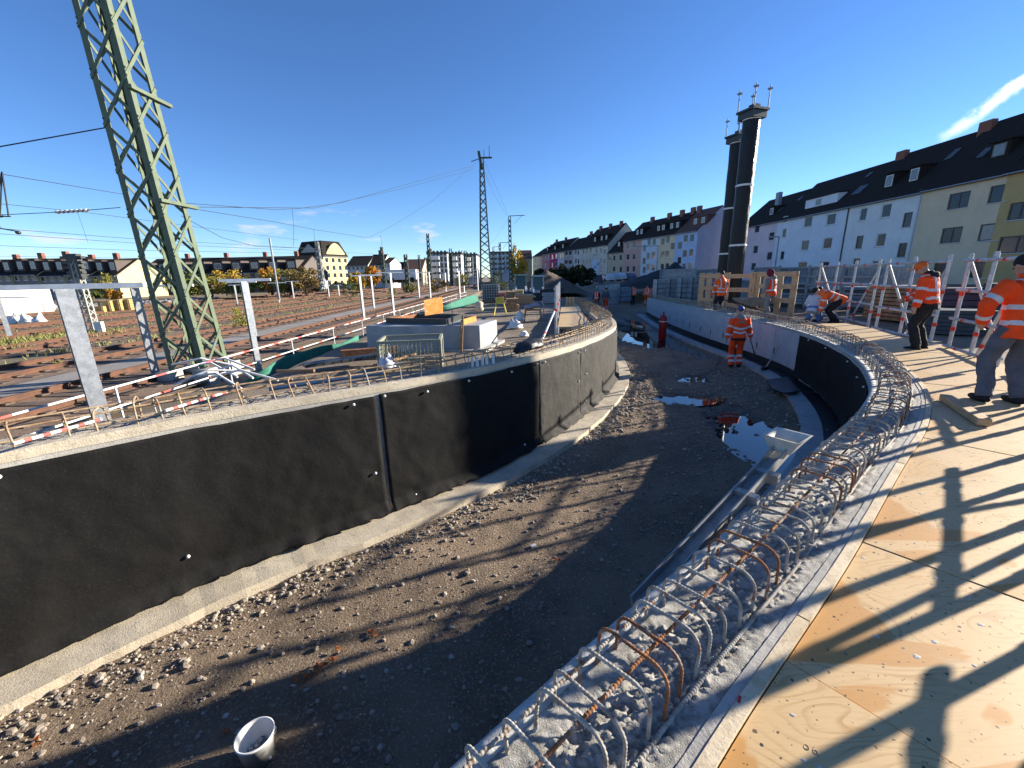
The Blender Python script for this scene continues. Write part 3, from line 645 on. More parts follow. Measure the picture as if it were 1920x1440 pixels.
LEAFM = {k: mat('foliage_' + k, a, b, 1.1, .75, spec=.2) for k, a, b in [('green', (.12, .14, .035), (.06, .08, .02)), ('olive', (.23, .20, .04), (.12, .125, .03)), ('yellow', (.55, .34, .035), (.34, .25, .035)), ('orange', (.55, .26, .03), (.38, .20, .03)), ('dark', (.022, .034, .014), (.010, .018, .008)), ('brown', (.28, .18, .05), (.16, .12, .04)), ('lime', (.34, .33, .04), (.22, .23, .04))]}
def tree(name, label, base, h, rx, kind, n=1400, size=.30, trunk=.25, seed=0, cat='tree', group=None, low=.25):
    rnd = random.Random(seed + 100); b = Vector(base); t = thing(name, label, cat, b, group)
    mb = MB(); leafcloud(mb, n, b + Vector((0, 0, h * (low + (1 - low) / 2))), (rx, rx, h * (1 - low) / 2), size, rnd, 26, b.z + .05); mb.build('crown', LEAFM[kind], t)
    mb = MB(); top = b + Vector((rnd.uniform(-.2, .2) * rx, 0, h * .8)); mb.tube([b, b.lerp(top, .4) + Vector((.1, 0, 0)), top], [trunk, trunk * .7, trunk * .15], 7)
    for _ in range(7):
        f = rnd.uniform(.25, .7); p = b.lerp(top, f); a = rnd.uniform(0, 6.28); q = p + Vector((math.cos(a) * rx * .7, math.sin(a) * rx * .7, h * .2)); mb.tube([p, p.lerp(q, .5) + Vector((0, 0, .1)), q], [trunk * .4, trunk * .25, trunk * .06], 5)
    mb.build('trunk', BARK, t); return t
def T(px, py, Y): p = at(px, py, Y); return p
TR = [(395, 520, 545, 62, 34, 'olive', 'olive autumn tree left of the lattice mast foot'), (352, 512, 548, 62, 26, 'lime', 'yellowing tree seen through the near lattice mast'), (425, 508, 545, 66, 30, 'yellow', 'yellow-topped tree behind the twin steel posts'), (455, 520, 546, 60, 26, 'green', 'green bush tree right of the twin steel posts'), (510, 500, 548, 64, 16, 'orange', 'slim orange tree beside the thin leaning mast'), (545, 505, 548, 62, 28, 'olive', 'olive tree just left of the yellow mansard house'), (575, 500, 550, 60, 24, 'brown', 'brownish tree hiding the foot of the mansard house'), (700, 500, 540, 90, 12, 'orange', 'orange tree before the white row houses'), (672, 510, 545, 80, 12, 'yellow', 'small yellow tree left of the orange one'), (213, 545, 560, 58, 10, 'orange', 'small orange bush beside the pale gable wall'), (200, 515, 560, 66, 14, 'olive', 'olive bush beside the dark roofed houses'), (175, 545, 562, 60, 10, 'green', 'low green bush in front of the dark roofed houses'), (972, 460, 535, 120, 12, 'yellow', 'tall golden tree left of the tan gable house'), (812, 472, 520, 140, 12, 'brown', 'brown tree crown above the white apartment blocks'), (872, 472, 520, 150, 14, 'orange', 'russet tree crown beside the central mast'), (735, 500, 535, 130, 20, 'green', 'wide green tree behind the rail yard posts'), (775, 495, 535, 130, 14, 'brown', 'thin brown tree left of the apartment blocks')]
for k, (px, pt_, pb, Y, hw, kind, lab) in enumerate(TR):
    b = at(px, pb, Y); tp = at(px, pt_, Y); b.z = min(b.z, -.3); tree('tree', lab, b, tp.z - b.z, hw / F_PX * Y * 1.2, kind, 2600, .0042 * Y, .2, k, group='autumn trees round the rail yard', low=.1)
for k, (px, py, w, h, kind, lab) in enumerate([(655, 545, 26, 36, 'green', 'grey-green bush between the yard posts'), (455, 602, 30, 40, 'lime', 'yellow-green bush behind the twin steel posts'), (470, 600, 14, 30, 'lime', 'small lime bush right of the twin steel posts'), (735, 545, 16, 14, 'lime', 'low lime shrub beside the white trailer'), (108, 672, 14, 12, 'lime', 'tiny lime weed bush on the weedy tracks'), (820, 535, 40, 26, 'brown', 'straggling brown bush by the distant tracks'), (770, 540, 30, 22, 'olive', 'straggling olive bush by the distant tracks'), (868, 525, 30, 24, 'olive', 'olive scrub left of the central mast'), (935, 530, 26, 34, 'green', 'green scrub right of the central mast'), (950, 545, 10, 40, 'lime', 'pale green sapling beside the grey tractor')]):
    p = atz(px, py + 12, ZT) if py > 560 else at(px, py, 50); p.z = min(p.z, ZT + .05) if py > 560 else p.z - h / F_PX * p.y * .5
    rx = w / 2 / F_PX * p.y; tree('bush', lab, p, h / F_PX * p.y, rx, kind, 700, rx * .16, .04, 40 + k, 'bush', low=.05)
for k, (px, pt_, w, Y, lab) in enumerate([(1070, 492, 42, 62, 'dark bushy tree before the pink far houses'), (1092, 500, 40, 60, 'dark broad bush left of the house-front banner'), (1040, 505, 40, 70, 'dark bush behind the soil heap'), (1015, 505, 36, 80, 'dark hedge bush right of the tan gable house')]):
    b = at(px, 536, Y); tp = at(px, pt_, Y); tree('tree', lab, b, tp.z - b.z, w / 2 / F_PX * Y, 'dark', 1500, .45, .2, 70 + k, group='dark trees beyond the yard', low=.02)
# ================================================================ MASTS
def lattice(name, label, C, s0, s1, h, pitch, m, leg=.09, br=.05, cat='mast', extras=None, group=None, axis_rot=0.0, taper_at=None):
    t = thing(name, label, cat, C, group); C = Vector(C); Rz = Matrix.Rotation(axis_rot, 3, 'Z')
    def cor(k, z):
        f = z / h; s = (s0 + (s1 - s0) * f) / 2; a, b = ((-1, -1), (1, -1), (1, 1), (-1, 1))[k]; return C + Rz @ Vector((a * s, b * s, 0)) + Vector((0, 0, z))
    for k in range(4):
        mb = MB(); a, b = ((-1, -1), (1, -1), (1, 1), (-1, 1))[k]; mb.angle(cor(k, 0), cor(k, h), leg, leg * .12, Rz @ Vector((-a, 0, 0)), Rz @ Vector((0, -b, 0))); mb.build('leg', m, t)
    br_mb = MB(); z = pitch * .3; i = 0
    while z + pitch < h:
        for k in range(4):
            k2 = (k + 1) % 4; n = (cor(k2, z) - cor(k, z)).cross(Vector((0, 0, 1))).normalized()
            br_mb.bar(cor(k, z) + n * .004, cor(k2, z + pitch) + n * .004, br, br * .25, up=n); br_mb.bar(cor(k2, z + pitch * .12) - n * .012, cor(k, z + pitch * 1.05) - n * .012, br, br * .25, up=n)
        z += pitch; i += 1
    br_mb.build('bracing', m, t); return t, cor
MC = Vector((-7.55, 9.8, -.55))
mt, cor = lattice('lattice_mast', 'tall green steel lattice mast standing close on the left', MC, .84, .46, 16.0, .86, GREEN_M, .125, .062)
for z in (6.05, 3.95):
    mb = MB(); a, b = cor(1, z), cor(2, z); d = (b - a).normalized(); mb.bar(a - d * .05 + Vector((.03, 0, 0)), b + d * .28 + Vector((.03, 0, 0)), .10, .07); mb.build('bracket', GREEN_M, mt)
for k in range(4):
    a, b = cor(k, 8.1), cor(k, 9.4); mb = MB(); mb.bar(a, b, .15, .15); mb.build('splice_plate', GREEN_M, mt)
    c = cor(k, 0); mb = MB(); mb.box((c.x, c.y, c.z + .06), (.35, .35, .5)); mb.build('concrete_foot', CONC, mt)
mt.rotation_euler = (0, -R(2.6), 0)
DKM = mat('mast_dark_green', (.075, .10, .07), (.05, .07, .05), 4, .6)
b = atz(912, 545, ZT); hh = at(897, 296, b.y).z - b.z
cm, cc = lattice('lattice_mast', 'lattice mast in the picture centre with antennas on top', b, 2.0, .62, hh, 1.25, DKM, .16, .09)
mb = MB(); tp = b + Vector((0, 0, hh)); mb.bar(tp + Vector((-.3, 0, 0)), tp + Vector((1.6, 0, 0)), .25, .2); mb.bar(tp + Vector((.4, 0, 0)), tp + Vector((.4, 0, 1.1)), .08); mb.bar(tp + Vector((1.2, 0, 0)), tp + Vector((1.2, 0, 1.6)), .08); mb.bar(tp, tp + Vector((-1.6, 0, -.5)), .1); mb.bar(tp + Vector((0, 0, -1.6)), tp + Vector((-.4, 0, .9)), .5, .4)
mb.build('cross_arm', DKM, cm)
def thinmast(px, pyt, pxb, pyb, Y, w, label, arm=0.0, lat=True, m=DKM):
    b = at(pxb, pyb, Y); tp = at(px, pyt, Y); h = tp.z - b.z; b.x = (b.x + tp.x) / 2 + 0
    b = Vector((at(pxb, pyb, Y).x, Y, b.z))
    if lat: t, c = lattice('catenary_mast', label, b, w, w * .7, h, w * 1.3, m, w * .2, w * .16, group='catenary masts')
    else:
        t = thing('catenary_mast', label, 'mast', b, 'catenary masts'); mb = MB(); mb.bar(b, b + Vector((0, 0, h)), w * .35, w * .35); mb.build('pole', m, t)
    if arm: mb = MB(); q = b + Vector((0, 0, h)); mb.bar(q + Vector((-.1, 0, 0)), q + Vector((arm, 0, .05)), .16, .12); mb.bar(q + Vector((arm * .8, 0, 0)), q + Vector((arm * .3, 0, -1.5)), .06); mb.build('bracket_arm', m, t)
    return t
thinmast(952, 405, 958, 530, 92, .75, 'slim green mast with a short arm right of the central mast', 3.2)
thinmast(937, 455, 939, 528, 110, .7, 'small distant mast with an arm right of the central mast', 2.5)
thinmast(926, 463, 927, 528, 120, .7, 'smallest distant mast close right of the central mast', 2.0)
thinmast(797, 438, 808, 530, 75, .6, 'dark lattice mast above the white apartment blocks', 0)
thinmast(712, 463, 722, 535, 70, .55, 'dark slender mast right of the white row houses', 0)
thinmast(755, 477, 766, 548, 50, .5, 'dark mast beside the white trailer', 0)
thinmast(785, 478, 789, 530, 85, .5, 'dark thin mast left of the apartment blocks', 0)
thinmast(842, 466, 848, 530, 85, .7, 'dark mast overlapping the first apartment block', 0)
thinmast(872, 470, 875, 530, 95, .8, 'dark mast overlapping the second apartment block', 0)
thinmast(890, 473, 892, 528, 110, .7, 'dark mast just left of the central mast', 0)
thinmast(504, 446, 524, 562, 42, .35, 'pale thin leaning pole before the long dark roofs', 0, False, GALV)
thinmast(590, 453, 606, 545, 55, .6, 'grey lattice mast in front of the mansard house', 0, True, mat('mast_grey', (.22, .24, .23), (.16, .18, .17), 5, .6))
b = atz(178, 626, ZT); tp = at(140, 478, b.y)
lt, c = lattice('signal_mast', 'small ladder-like lattice mast with signal head by the far tracks', b, .34, .24, tp.z - b.z, .36, mat('mast_light', (.33, .34, .30), (.24, .25, .22), 5, .6), .06, .035)
mb = MB(); q = b + Vector((0, 0, tp.z - b.z))
for k in range(5): mb.box((q.x - .05, q.y, q.z - .1 - .22 * k), (.95 - .08 * k, .2, .1))
mb.box((q.x, q.y, q.z - .5), (.5, .25, 1.1)); mb.build('signal_head', DARKSTEEL, lt)
mb = MB(); mb.rbox((b.x + .5, b.y - .2, b.z + .3), (.3, .2, .55), .2); solo(mb, 'trackside_cabinet', WHITEP, 'small pale trackside cabinet beside the ladder-like mast', 'cabinet')
# galvanised T posts
def tpost(px, pyt, pxb, pyb, barx0, barx1, label, z=ZT, w=.12, bary=None):
    b = atz(pxb, pyb, z); tp = at(px, pyt, b.y); h = tp.z - b.z; t = thing('steel_post', label, 'post', b, 'galvanised posts with crossbars')
    E = Euler((0, 0, .93)).to_matrix(); mb = MB()
    for dy, sx, sy in ((0, w, .012), (-w * .7, w, .012), (-w * .35, .012, w * .7)): mb.box(b + E @ Vector((0, dy, 0)) + Vector((0, 0, h / 2)), (sx, sy, h), E)
    mb.build('post', GALV, t)
    mb = MB(); y0, y1 = bary or (pyt, pyt); p, q = at(barx0, y0, b.y), at(barx1, y1, b.y); p.z = q.z = b.z + h + .03; q.y += .4 * (q.x - p.x); mb.bar(p, q, .12, .06); mb.build('crossbar', plain('crossbar_white', (.88, .88, .86), .5), t)
    return t
TP = [(100, 542, 192, 796, -70, 186, 'biggest galvanised post with white crossbar beside the rebar wall', -.1, .17), (244, 540, 292, 706, 140, 312, 'second big galvanised post left of the lattice mast', ZT, .15), (441, 528, 485, 697, 411, 490, 'nearer of the twin galvanised posts right of the lattice mast', -.35, .11), (452, 530, 478, 632, 425, 470, 'farther of the twin galvanised posts right of the lattice mast', ZT, .14), (670, 518, 682, 600, 657, 705, 'galvanised post left of the concrete block', ZT, .12), (727, 512, 738, 592, 705, 750, 'galvanised post rising behind the concrete block corner', ZT, .12), (690, 516, 701, 579, 672, 712, 'galvanised post between the two before the mansard house', ZT, .12), (515, 531, 524, 570, 502, 530, 'thin post right of the twin galvanised posts', ZT, .14), (545, 528, 551, 560, 534, 556, 'thin post before the white truck', ZT, .14), (439, 535, 446, 573, 428, 452, 'thin post far behind the twin galvanised posts', ZT, .14), (781, 512, 786, 560, 771, 797, 'post left of the orange board', ZT, .13), (802, 511, 807, 561, 786, 812, 'post rising behind the orange board', ZT, .13), (612, 526, 617, 557, 604, 621, 'thin post before the mansard house foot', ZT, .14), (832, 512, 836, 548, 826, 840, 'thin post right of the orange board', ZT, .14), (857, 508, 862, 560, 850, 873, 'post right of the orange board beside the green net', ZT, .13), (868, 509, 870, 548, 862, 875, 'thin post left of the water tank', ZT, .14), (632, 535, 636, 556, 626, 640, 'tiny post right of the mansard house', ZT, .14), (893, 507, 896, 545, 888, 899, 'thin post next to the central mast', ZT, .14), (3, 560, 20, 636, -30, 30, 'post at the left picture edge before the pale wall', ZT, .16)]
for a in TP: tpost(*a[:7], z=a[7], w=a[8])
# low white-and-red rail fence along the track
ft_ = thing('barrier_fence', 'low white and red rail fence between the site and the near track', 'fence', (-5.6, 12, ZT), None)
xa, xb = -6.05, -4.6
def fx(y): return xa + (xb - xa) * (y - 4) / 38
for z in (.22, -.08):
    mb = MB(); mb.bar((fx(1), 1, z), (fx(44), 44, z), .012, .026); mb.cur = 1; y = 1.2
    while y < 43: mb.bar((fx(y), y, z), (fx(y + .22), y + .22, z), .014, .028); y += 1.1
    mb.build('rail', [WHITEP, TAPE], ft_)
y = 1.2
while y < 44: mb = MB(); mb.box((fx(y), y, -.17), (.022, .022, .8)); mb.build('fence_post', WHITEP, ft_); y += 2.4
# loose barrier poles on the near wall top, litter, pipes
for (a, b_, z, lab) in [((25, 832), (190, 786), .62, 'red and white barrier pole leaning low behind the leftmost rebar'), ((310, 770), (425, 735), .58, 'red and white barrier pole lying by the lattice mast foot')]:
    p, q = atz(*a, z), atz(*b_, z); mb = MB(); mb.tube([p, q], .013, 8); mb.cur = 1
    for i in range(1, 10, 2): mb.tube([p.lerp(q, i / 10), p.lerp(q, (i + .8) / 10)], .0135, 8)
    solo(mb, 'barrier_pole', [WHITEP, TAPE], lab, 'pole')
mb = MB(); rr = random.Random(4)
for px, py in [(400, 700), (425, 690), (440, 705), (395, 715), (380, 690), (455, 715), (410, 722)]:
    p = atz(px, py, .05); a = rr.uniform(-.6, .6); d = Vector((math.cos(a), math.sin(a), rr.uniform(-.1, .25))); mb.tube([p - d * .5 + Vector((0, 0, .1)), p + Vector((0, 0, .2)), p + d * .6], .02, 6)
solo(mb, 'hose_bundle', WHITEP, 'tangle of pale hoses at the lattice mast foot', 'hoses')
# green netting
NET = mat('green_net', (.02, .13, .085), (.03, .19, .13), 5, .75, .3, 60)
def netting(pts, label, seed):
    mb = MB(); rs = []
    for i, (a, b_, Y) in enumerate(pts): rs.append([at(a[0], a[1], Y).lerp(at(b_[0], b_[1], Y), t) + Vector((0, .08 * fbm(i * .9, t * 3, seed), .05 * fbm(i * 1.3, t * 2, seed + 4))) for t in lin(0, 1, 6)])
    mb.rings(rs, closed=False, cap=False); o = solo(mb, 'safety_net', NET, label, 'netting', smooth=True); md = o.modifiers.new('t', 'SOLIDIFY'); md.thickness = .01
netting([((458, 716), (500, 718), 8.8), ((498, 690), (505, 716), 9.0), ((512, 680), (515, 708), 9.3), ((540, 665), (548, 690), 9.8), ((560, 660), (563, 685), 10.2), ((600, 650), (600, 668), 11), ((640, 645), (640, 656), 11.6), ((672, 628), (672, 648), 12)], 'green safety netting sagging left of the concrete block', 1)
netting([((830, 574), (832, 582), 21), ((850, 566), (852, 578), 22), ((875, 557), (878, 572), 24), ((895, 552), (898, 566), 27)], 'green safety netting between orange board and water tank', 3)
# wires
WIRE = plain('wire', (.04, .045, .05), .6)
def wire(pts, label, r=.014, sag=.0):
    P = [at(*p) for p in pts]; out = []
    for i in range(len(P) - 1):
        for k in range(10): t = k / 10; q = P[i].lerp(P[i + 1], t); q.z -= sag * 4 * t * (1 - t); out.append(q)
    out.append(P[-1]); mb = MB(); mb.tube(out, r, 5); solo(mb, 'overhead_wire', WIRE, label, 'wire', 'overhead line wires')
wire([(-200, 317, 8), (0, 275, 9.2), (205, 238, 9.9)], 'overhead wire from the left picture edge to the near mast', .012)
wire([(-60, 316, 12), (0, 326, 13), (60, 336, 15), (230, 364, 20)], 'overhead wire meeting the near mast low on its left', .012)
wire([(335, 380, 20), (515, 393, 26), (560, 391, 30), (640, 380, 40), (882, 312, 58)], 'upper overhead wire sagging to the central mast top')
wire([(335, 388, 20), (590, 390, 30), (760, 352, 46), (886, 318, 59)], 'overhead wire just under the upper one to the central mast')
wire([(335, 387, 20), (520, 417, 28), (587, 430, 32), (690, 446, 40)], 'overhead wire falling to the middle of the sky above the mansard house')
wire([(690, 446, 40), (735, 424, 46), (810, 377, 52), (890, 308, 59.5)], 'overhead wire rising steeply to the central mast')
wire([(340, 405, 20), (417, 446, 26), (480, 462, 30), (640, 468, 44)], 'overhead wire curving low above the long dark roofs')
wire([(0, 403, 20), (105, 398, 20), (165, 394, 20), (226, 389, 20)], 'overhead wire carrying the white insulators', .016)
wire([(-20, 380, 22), (150, 397, 26), (560, 450, 50)], 'overhead wire passing behind the near mast at insulator height', .014)
wire([(-20, 427, 26), (240, 447, 34), (600, 467, 60)], 'overhead wire above the dark roofed houses', .016)
wire([(-20, 437, 27), (240, 455, 36), (700, 476, 70)], 'second overhead wire above the dark roofed houses', .016)
wire([(-20, 460, 30), (240, 469, 38), (560, 475, 60)], 'third overhead wire above the dark roofed houses', .016)
wire([(-20, 480, 34), (240, 484, 40), (560, 482, 60)], 'lowest overhead wire, touching the dark roofs', .014)
wire([(908, 302, 60), (930, 350, 75), (953, 405, 91)], 'overhead wire from the central mast to the slim green mast')
wire([(905, 312, 60), (925, 362, 74), (950, 405, 91)], 'second overhead wire from the central mast to the slim green mast')
wire([(953, 410, 91), (925, 452, 80), (900, 470, 75)], 'overhead wire sloping down left from the slim green mast', .02)
wire([(145, 397, 20), (165, 455, 21)], 'thin dropper wire hanging from the insulators', .006)
for k, (px, py, h_) in enumerate([(548, 392, 70), (588, 430, 60), (713, 440, 30)]): wire([(px, py, 32 + k * 4), (px + 3, py + h_ * .5, 33 + k * 4), (px + 2, py + h_, 34 + k * 4)], ('dropper wire above the thin leaning pole', 'dropper wire above the mansard house roof', 'dropper wire right of the small white cloud')[k], .012)
mb = MB(); p, q = at(104, 398, 20), at(166, 394, 20)
for k in range(7): c = p.lerp(q, (k + .5) / 7); mb.ellip(c, (.10, .10, .075), 5, 10)
it = thing('insulator_string', 'string of white insulator discs hanging on a wire at the left', 'insulator', p); mb.build('insulator_disc', WHITEP, it, smooth=True); mb = MB(); mb.tube([p, q], .05, 6); mb.build('insulator_rod', plain('brown_rod', (.12, .05, .03), .4), it)
mb = MB(); a = at(4, 322, 12)
for dx in (-14, 0, 16): mb.bar(a, at(dx, 405, 12), .025)
mb.bar(at(-14, 405, 12), at(20, 406, 12), .03); mb.ellip(at(0, 405, 12), (.07, .07, .04)); mb.bar(at(0, 428, 12), at(34, 434, 12), .03); mb.ellip(at(34, 436, 12), (.06, .06, .05)); mb.bar(at(-10, 402, 12), at(0, 428, 12), .03)
solo(mb, 'wire_hanger', DARKSTEEL, 'dark wire hanger bracket cut by the left picture edge', 'bracket')
# ================================================================ BUILDINGS
ROOF = mat('roof_tiles_dark', (.036, .029, .025), (.021, .018, .016), 5, .9, .6, 26, spec=.1, c3=(.055, .045, .04), s3=9, f3=.5, stretch=(1, 1, 3.5))
ROOFR = mat('roof_tiles_brown', (.13, .06, .045), (.08, .045, .038), 5, .8, .5, 26, stretch=(1, 1, 3.5))
BRICK = mat('chimney_brick', (.26, .10, .065), (.18, .075, .05), 12, .85, .4, 40)
SILL = mat('window_sill', (.55, .54, .52), (.45, .44, .43), 8, .7)
def render_(name, c): return mat('render_' + name, c, tuple(x * .90 for x in c), .45, .9, .12, 70, c3=tuple(x * .78 for x in c), s3=1.6, f3=.30)
class House:
    def __init__(s, label, P, u, L, depth, z0, eave, ridge, wall, roof, gable=None, cat='house', group=None, name='house', over=.35, dside=True):
        s.u = Vector((u[0], u[1], 0)).normalized(); s.n = Vector((s.u.y, -s.u.x, 0)); s.P = Vector((P[0], P[1], 0)); s.L, s.D, s.z0, s.e, s.r = L, depth, z0, eave, ridge
        if s.n.dot(s.P) < 0: s.n = -s.n                       # n points into the house, away from the camera
        s.t = thing(name, label, cat, s.q(L / 2, 0, z0), group); s.wall, s.roof, s.over = wall, roof, over; s.gable = gable or wall; s.wins = []
    def q(s, a, d, z): return s.P + s.u * a + s.n * d + Vector((0, 0, z))
    def s_of(s, px, py):
        h = hit(px, py, s.P, s.n); return (h - s.P).dot(s.u), h.z
    def win(s, a, z, w, h, frame=None, glass=None, split=1, sill=True): s.wins.append((a, z, w * 1.1, h * 1.06, frame or FRAMEW, glass or GLASS, split, sill))
    def wpx(s, px, py, w, h, **k): a, z = s.s_of(px, py); s.win(a, z, w, h, **k)
    def winparts(s, a, z, w, h, fm, gm, split, sill, d, parent, rec=.13):
        mb = MB(); b = s.u; t = .10
        def bx(a0, a1, z0, z1, d0, d1): return [s.q(x, y, zz) for x in (a0, a1) for y in (d0, d1) for zz in (z0, z1)], [(0, 1, 3, 2), (4, 6, 7, 5), (0, 4, 5, 1), (2, 3, 7, 6), (0, 2, 6, 4), (1, 5, 7, 3)]
        for a0, a1, z0, z1 in [(a - w / 2, a - w / 2 + t, z - h / 2, z + h / 2), (a + w / 2 - t, a + w / 2, z - h / 2, z + h / 2), (a - w / 2 + t, a + w / 2 - t, z - h / 2, z - h / 2 + t), (a - w / 2 + t, a + w / 2 - t, z + h / 2 - t, z + h / 2)] + [(a - w / 2 + w * k / split - t * .6, a - w / 2 + w * k / split + t * .6, z - h / 2 + t, z + h / 2 - t) for k in range(1, split)]:
            mb.add(*bx(a0, a1, z0, z1, d + rec - .04, d + rec + .04))
        o = mb.build('window', fm, parent)
        p = MB(); p.add(*bx(a - w / 2 + .03, a + w / 2 - .03, z - h / 2 + .03, z + h / 2 - .03, d + rec + .0, d + rec + .02)); p.build('pane', gm, o)
        if sill: q = MB(); q.add(*bx(a - w / 2 - .12, a + w / 2 + .12, z - h / 2 - .09, z - h / 2 - .01, d - .10, d + rec - .045)); q.build('sill', SILL, o)
        return o
    def finish(s):
        mb = MB(); q = s.q; ws = s.wins
        A = sorted({0, s.L} | {x for w in ws for x in (w[0] - w[2] / 2, w[0] + w[2] / 2) if 0 < x < s.L}); Z = sorted({s.z0, s.e} | {x for w in ws for x in (w[1] - w[3] / 2, w[1] + w[3] / 2) if s.z0 < x < s.e})
        for i in range(len(A) - 1):
            for j in range(len(Z) - 1):
                ca, cz = (A[i] + A[i + 1]) / 2, (Z[j] + Z[j + 1]) / 2
                if any(abs(ca - w[0]) < w[2] / 2 and abs(cz - w[1]) < w[3] / 2 for w in ws): continue
                mb.add([q(A[i], 0, Z[j]), q(A[i + 1], 0, Z[j]), q(A[i + 1], 0, Z[j + 1]), q(A[i], 0, Z[j + 1])], [(0, 1, 2, 3)])
        for w in ws:                                            # reveals
            a0, a1, z0, z1 = w[0] - w[2] / 2, w[0] + w[2] / 2, w[1] - w[3] / 2, w[1] + w[3] / 2; r = .2
            for p0, p1 in (((a0, z0), (a1, z0)), ((a1, z0), (a1, z1)), ((a1, z1), (a0, z1)), ((a0, z1), (a0, z0))): mb.add([q(p0[0], 0, p0[1]), q(p1[0], 0, p1[1]), q(p1[0], r, p1[1]), q(p0[0], r, p0[1])], [(0, 1, 2, 3)])
        mb.add([q(0, s.D, s.z0), q(s.L, s.D, s.z0), q(s.L, s.D, s.e), q(0, s.D, s.e)], [(0, 1, 2, 3)])
        mb.cur = 1
        for a in (0, s.L): mb.add([q(a, 0, s.z0), q(a, s.D, s.z0), q(a, s.D, s.e), q(a, s.D / 2, s.r - .1), q(a, 0, s.e)], [(0, 1, 2, 3, 4)])
        mb.build('wall', [s.wall, s.gable], s.t)
        for w in ws: s.winparts(*w, 0, s.t)
        mb = MB(); o, k = s.over, (s.r - s.e) / (s.D / 2); rs = []
        for a in (-.02, s.L + .02): rs.append([q(a, -o, s.e - o * k + .12), q(a, s.D / 2, s.r + .12), q(a, s.D + o, s.e - o * k + .12), q(a, s.D + o, s.e - o * k - .08), q(a, s.D / 2, s.r - .08), q(a, -o, s.e - o * k - .08)])
        mb.rings(rs); s.ro = mb.build('roof', s.roof, s.t)
        mb = MB(); mb.tube([q(0, -o - .06, s.e - o * k), q(s.L, -o - .06, s.e - o * k)], .07, 6); mb.build('gutter', GALV, s.t)
        return s
    def roofz(s, d): return s.e + d * (s.r - s.e) / (s.D / 2)
    def chimney(s, a, d, w=.9, h=1.3, m=None):
        mb = MB(); z = s.roofz(min(d, s.D / 2)) if d <= s.D / 2 else s.roofz(s.D - d); c = [s.q(a + x * w / 2, d + y * .3, 0) for x, y in ((-1, -1), (1, -1), (1, 1), (-1, 1))]
        mb.rings([[p + Vector((0, 0, zz)) for p in c] for zz in (z - .9, z + h)]); mb.build('chimney', m or BRICK, s.ro)
    def dormer(s, a, d0, w, h, m=None, wins=((0, .8, .9),), frame=None):
        z0 = s.roofz(d0); d1 = d0 + (h + .1) / ((s.r - s.e) / (s.D / 2)); mb = MB(); q = s.q
        mb.rings([[q(a - w / 2, d0, z0 - .1), q(a - w / 2, d0, z0 + h), q(a - w / 2, d1, z0 + h + .1)], [q(a + w / 2, d0, z0 - .1), q(a + w / 2, d0, z0 + h), q(a + w / 2, d1, z0 + h + .1)]])
        o = mb.build('dormer', m or s.roof, s.t)
        mb = MB(); mb.rings([[q(x, d0 - .2, z0 + h + .02), q(x, d1 + .1, z0 + h + .16), q(x, d1 + .1, z0 + h + .26), q(x, d0 - .2, z0 + h + .14)] for x in (a - w / 2 - .12, a + w / 2 + .12)]); mb.build('dormer_roof', s.roof, o)
        for x, ww, hh in wins:
            mb = MB(); t = .08
            def bx(a0, a1, z0_, z1_, e0, e1): return [q(X, Y_, Z_) for X in (a0, a1) for Y_ in (e0, e1) for Z_ in (z0_, z1_)], [(0, 1, 3, 2), (4, 6, 7, 5), (0, 4, 5, 1), (2, 3, 7, 6), (0, 2, 6, 4), (1, 5, 7, 3)]
            zc = z0 + h * .52; mb.add(*bx(a + x - ww / 2, a + x + ww / 2, zc - hh / 2, zc + hh / 2, d0 - .05, d0 - .004)); f = mb.build('window', frame or FRAMEW, o)
            mb = MB(); mb.add(*bx(a + x - ww / 2 + t, a + x + ww / 2 - t, zc - hh / 2 + t, zc + hh / 2 - t, d0 - .056, d0 - .052)); mb.build('pane', GLASS_L, f)
    def skylight(s, a, d, w=.8, l=1.1):
        k = (s.r - s.e) / (s.D / 2); mb = MB(); mb.rings([[s.q(a + x * w / 2, d, s.roofz(d) + z), s.q(a + x * w / 2, d + l * .8, s.roofz(d + l * .8) + z)] for x, z in ((-1, .13), (-1, .22), (1, .22), (1, .13))], cap=False); mb.build('skylight', GLASS_L, s.ro)
XF = 46.2
def yb(px, py): return hit(px, py, (XF, 0, 0), Vector((1, 0, 0))).y
E_ = {p: yb(p, q) for p, q in [(1892, 320), (1733, 355), (1593, 385), (1460, 405)]}
y0, y1, y2, y3 = E_[1892], E_[1733], E_[1593], E_[1460]; y4 = y3 + 13
GR1 = 'houses in the near row on the right'
def nh(lab, a, b, wall, eave=10.0, ridge=15.4, roof=ROOF): return House(lab, (XF, a), (0, 1), b - a, 11.5, -.3, eave, ridge, wall, roof, group=GR1)
h = nh('ochre house cut by the right picture edge', y0 - 9, y0 - .01, render_('ochre', (.54, .36, .15)), 10.1, 15.6)
for px, py, w in [(1912, 395, 1.6), (1905, 458, 2.6)]: h.wpx(px, py, w, 1.4, frame=FRAMED, split=2)
h.finish(); h.chimney(7.5, 4.6, 1.8, 2.1); h.dormer(3, 1.6, 1.6, 1.6, wins=((0, 1.1, 1.2),))
h = nh('yellow house with dark window frames, second from the right edge', y0, y1 - .01, render_('yellow', (.70, .54, .36)), 10.1, 16.3)
for px, py, w in [(1797, 376, 1.9), (1872, 363, 1.5), (1783, 441, 1.9), (1855, 435, 1.7), (1765, 505, 1.6), (1838, 506, 1.7)]: h.wpx(px, py, w, 1.45, frame=FRAMED, split=2 if w > 1.8 else 1, glass=GLASS_L if px == 1855 else GLASS)
h.finish(); L = h.L
a = [h.s_of(p, q)[0] for p, q in ((1830, 345), (1905, 330))]
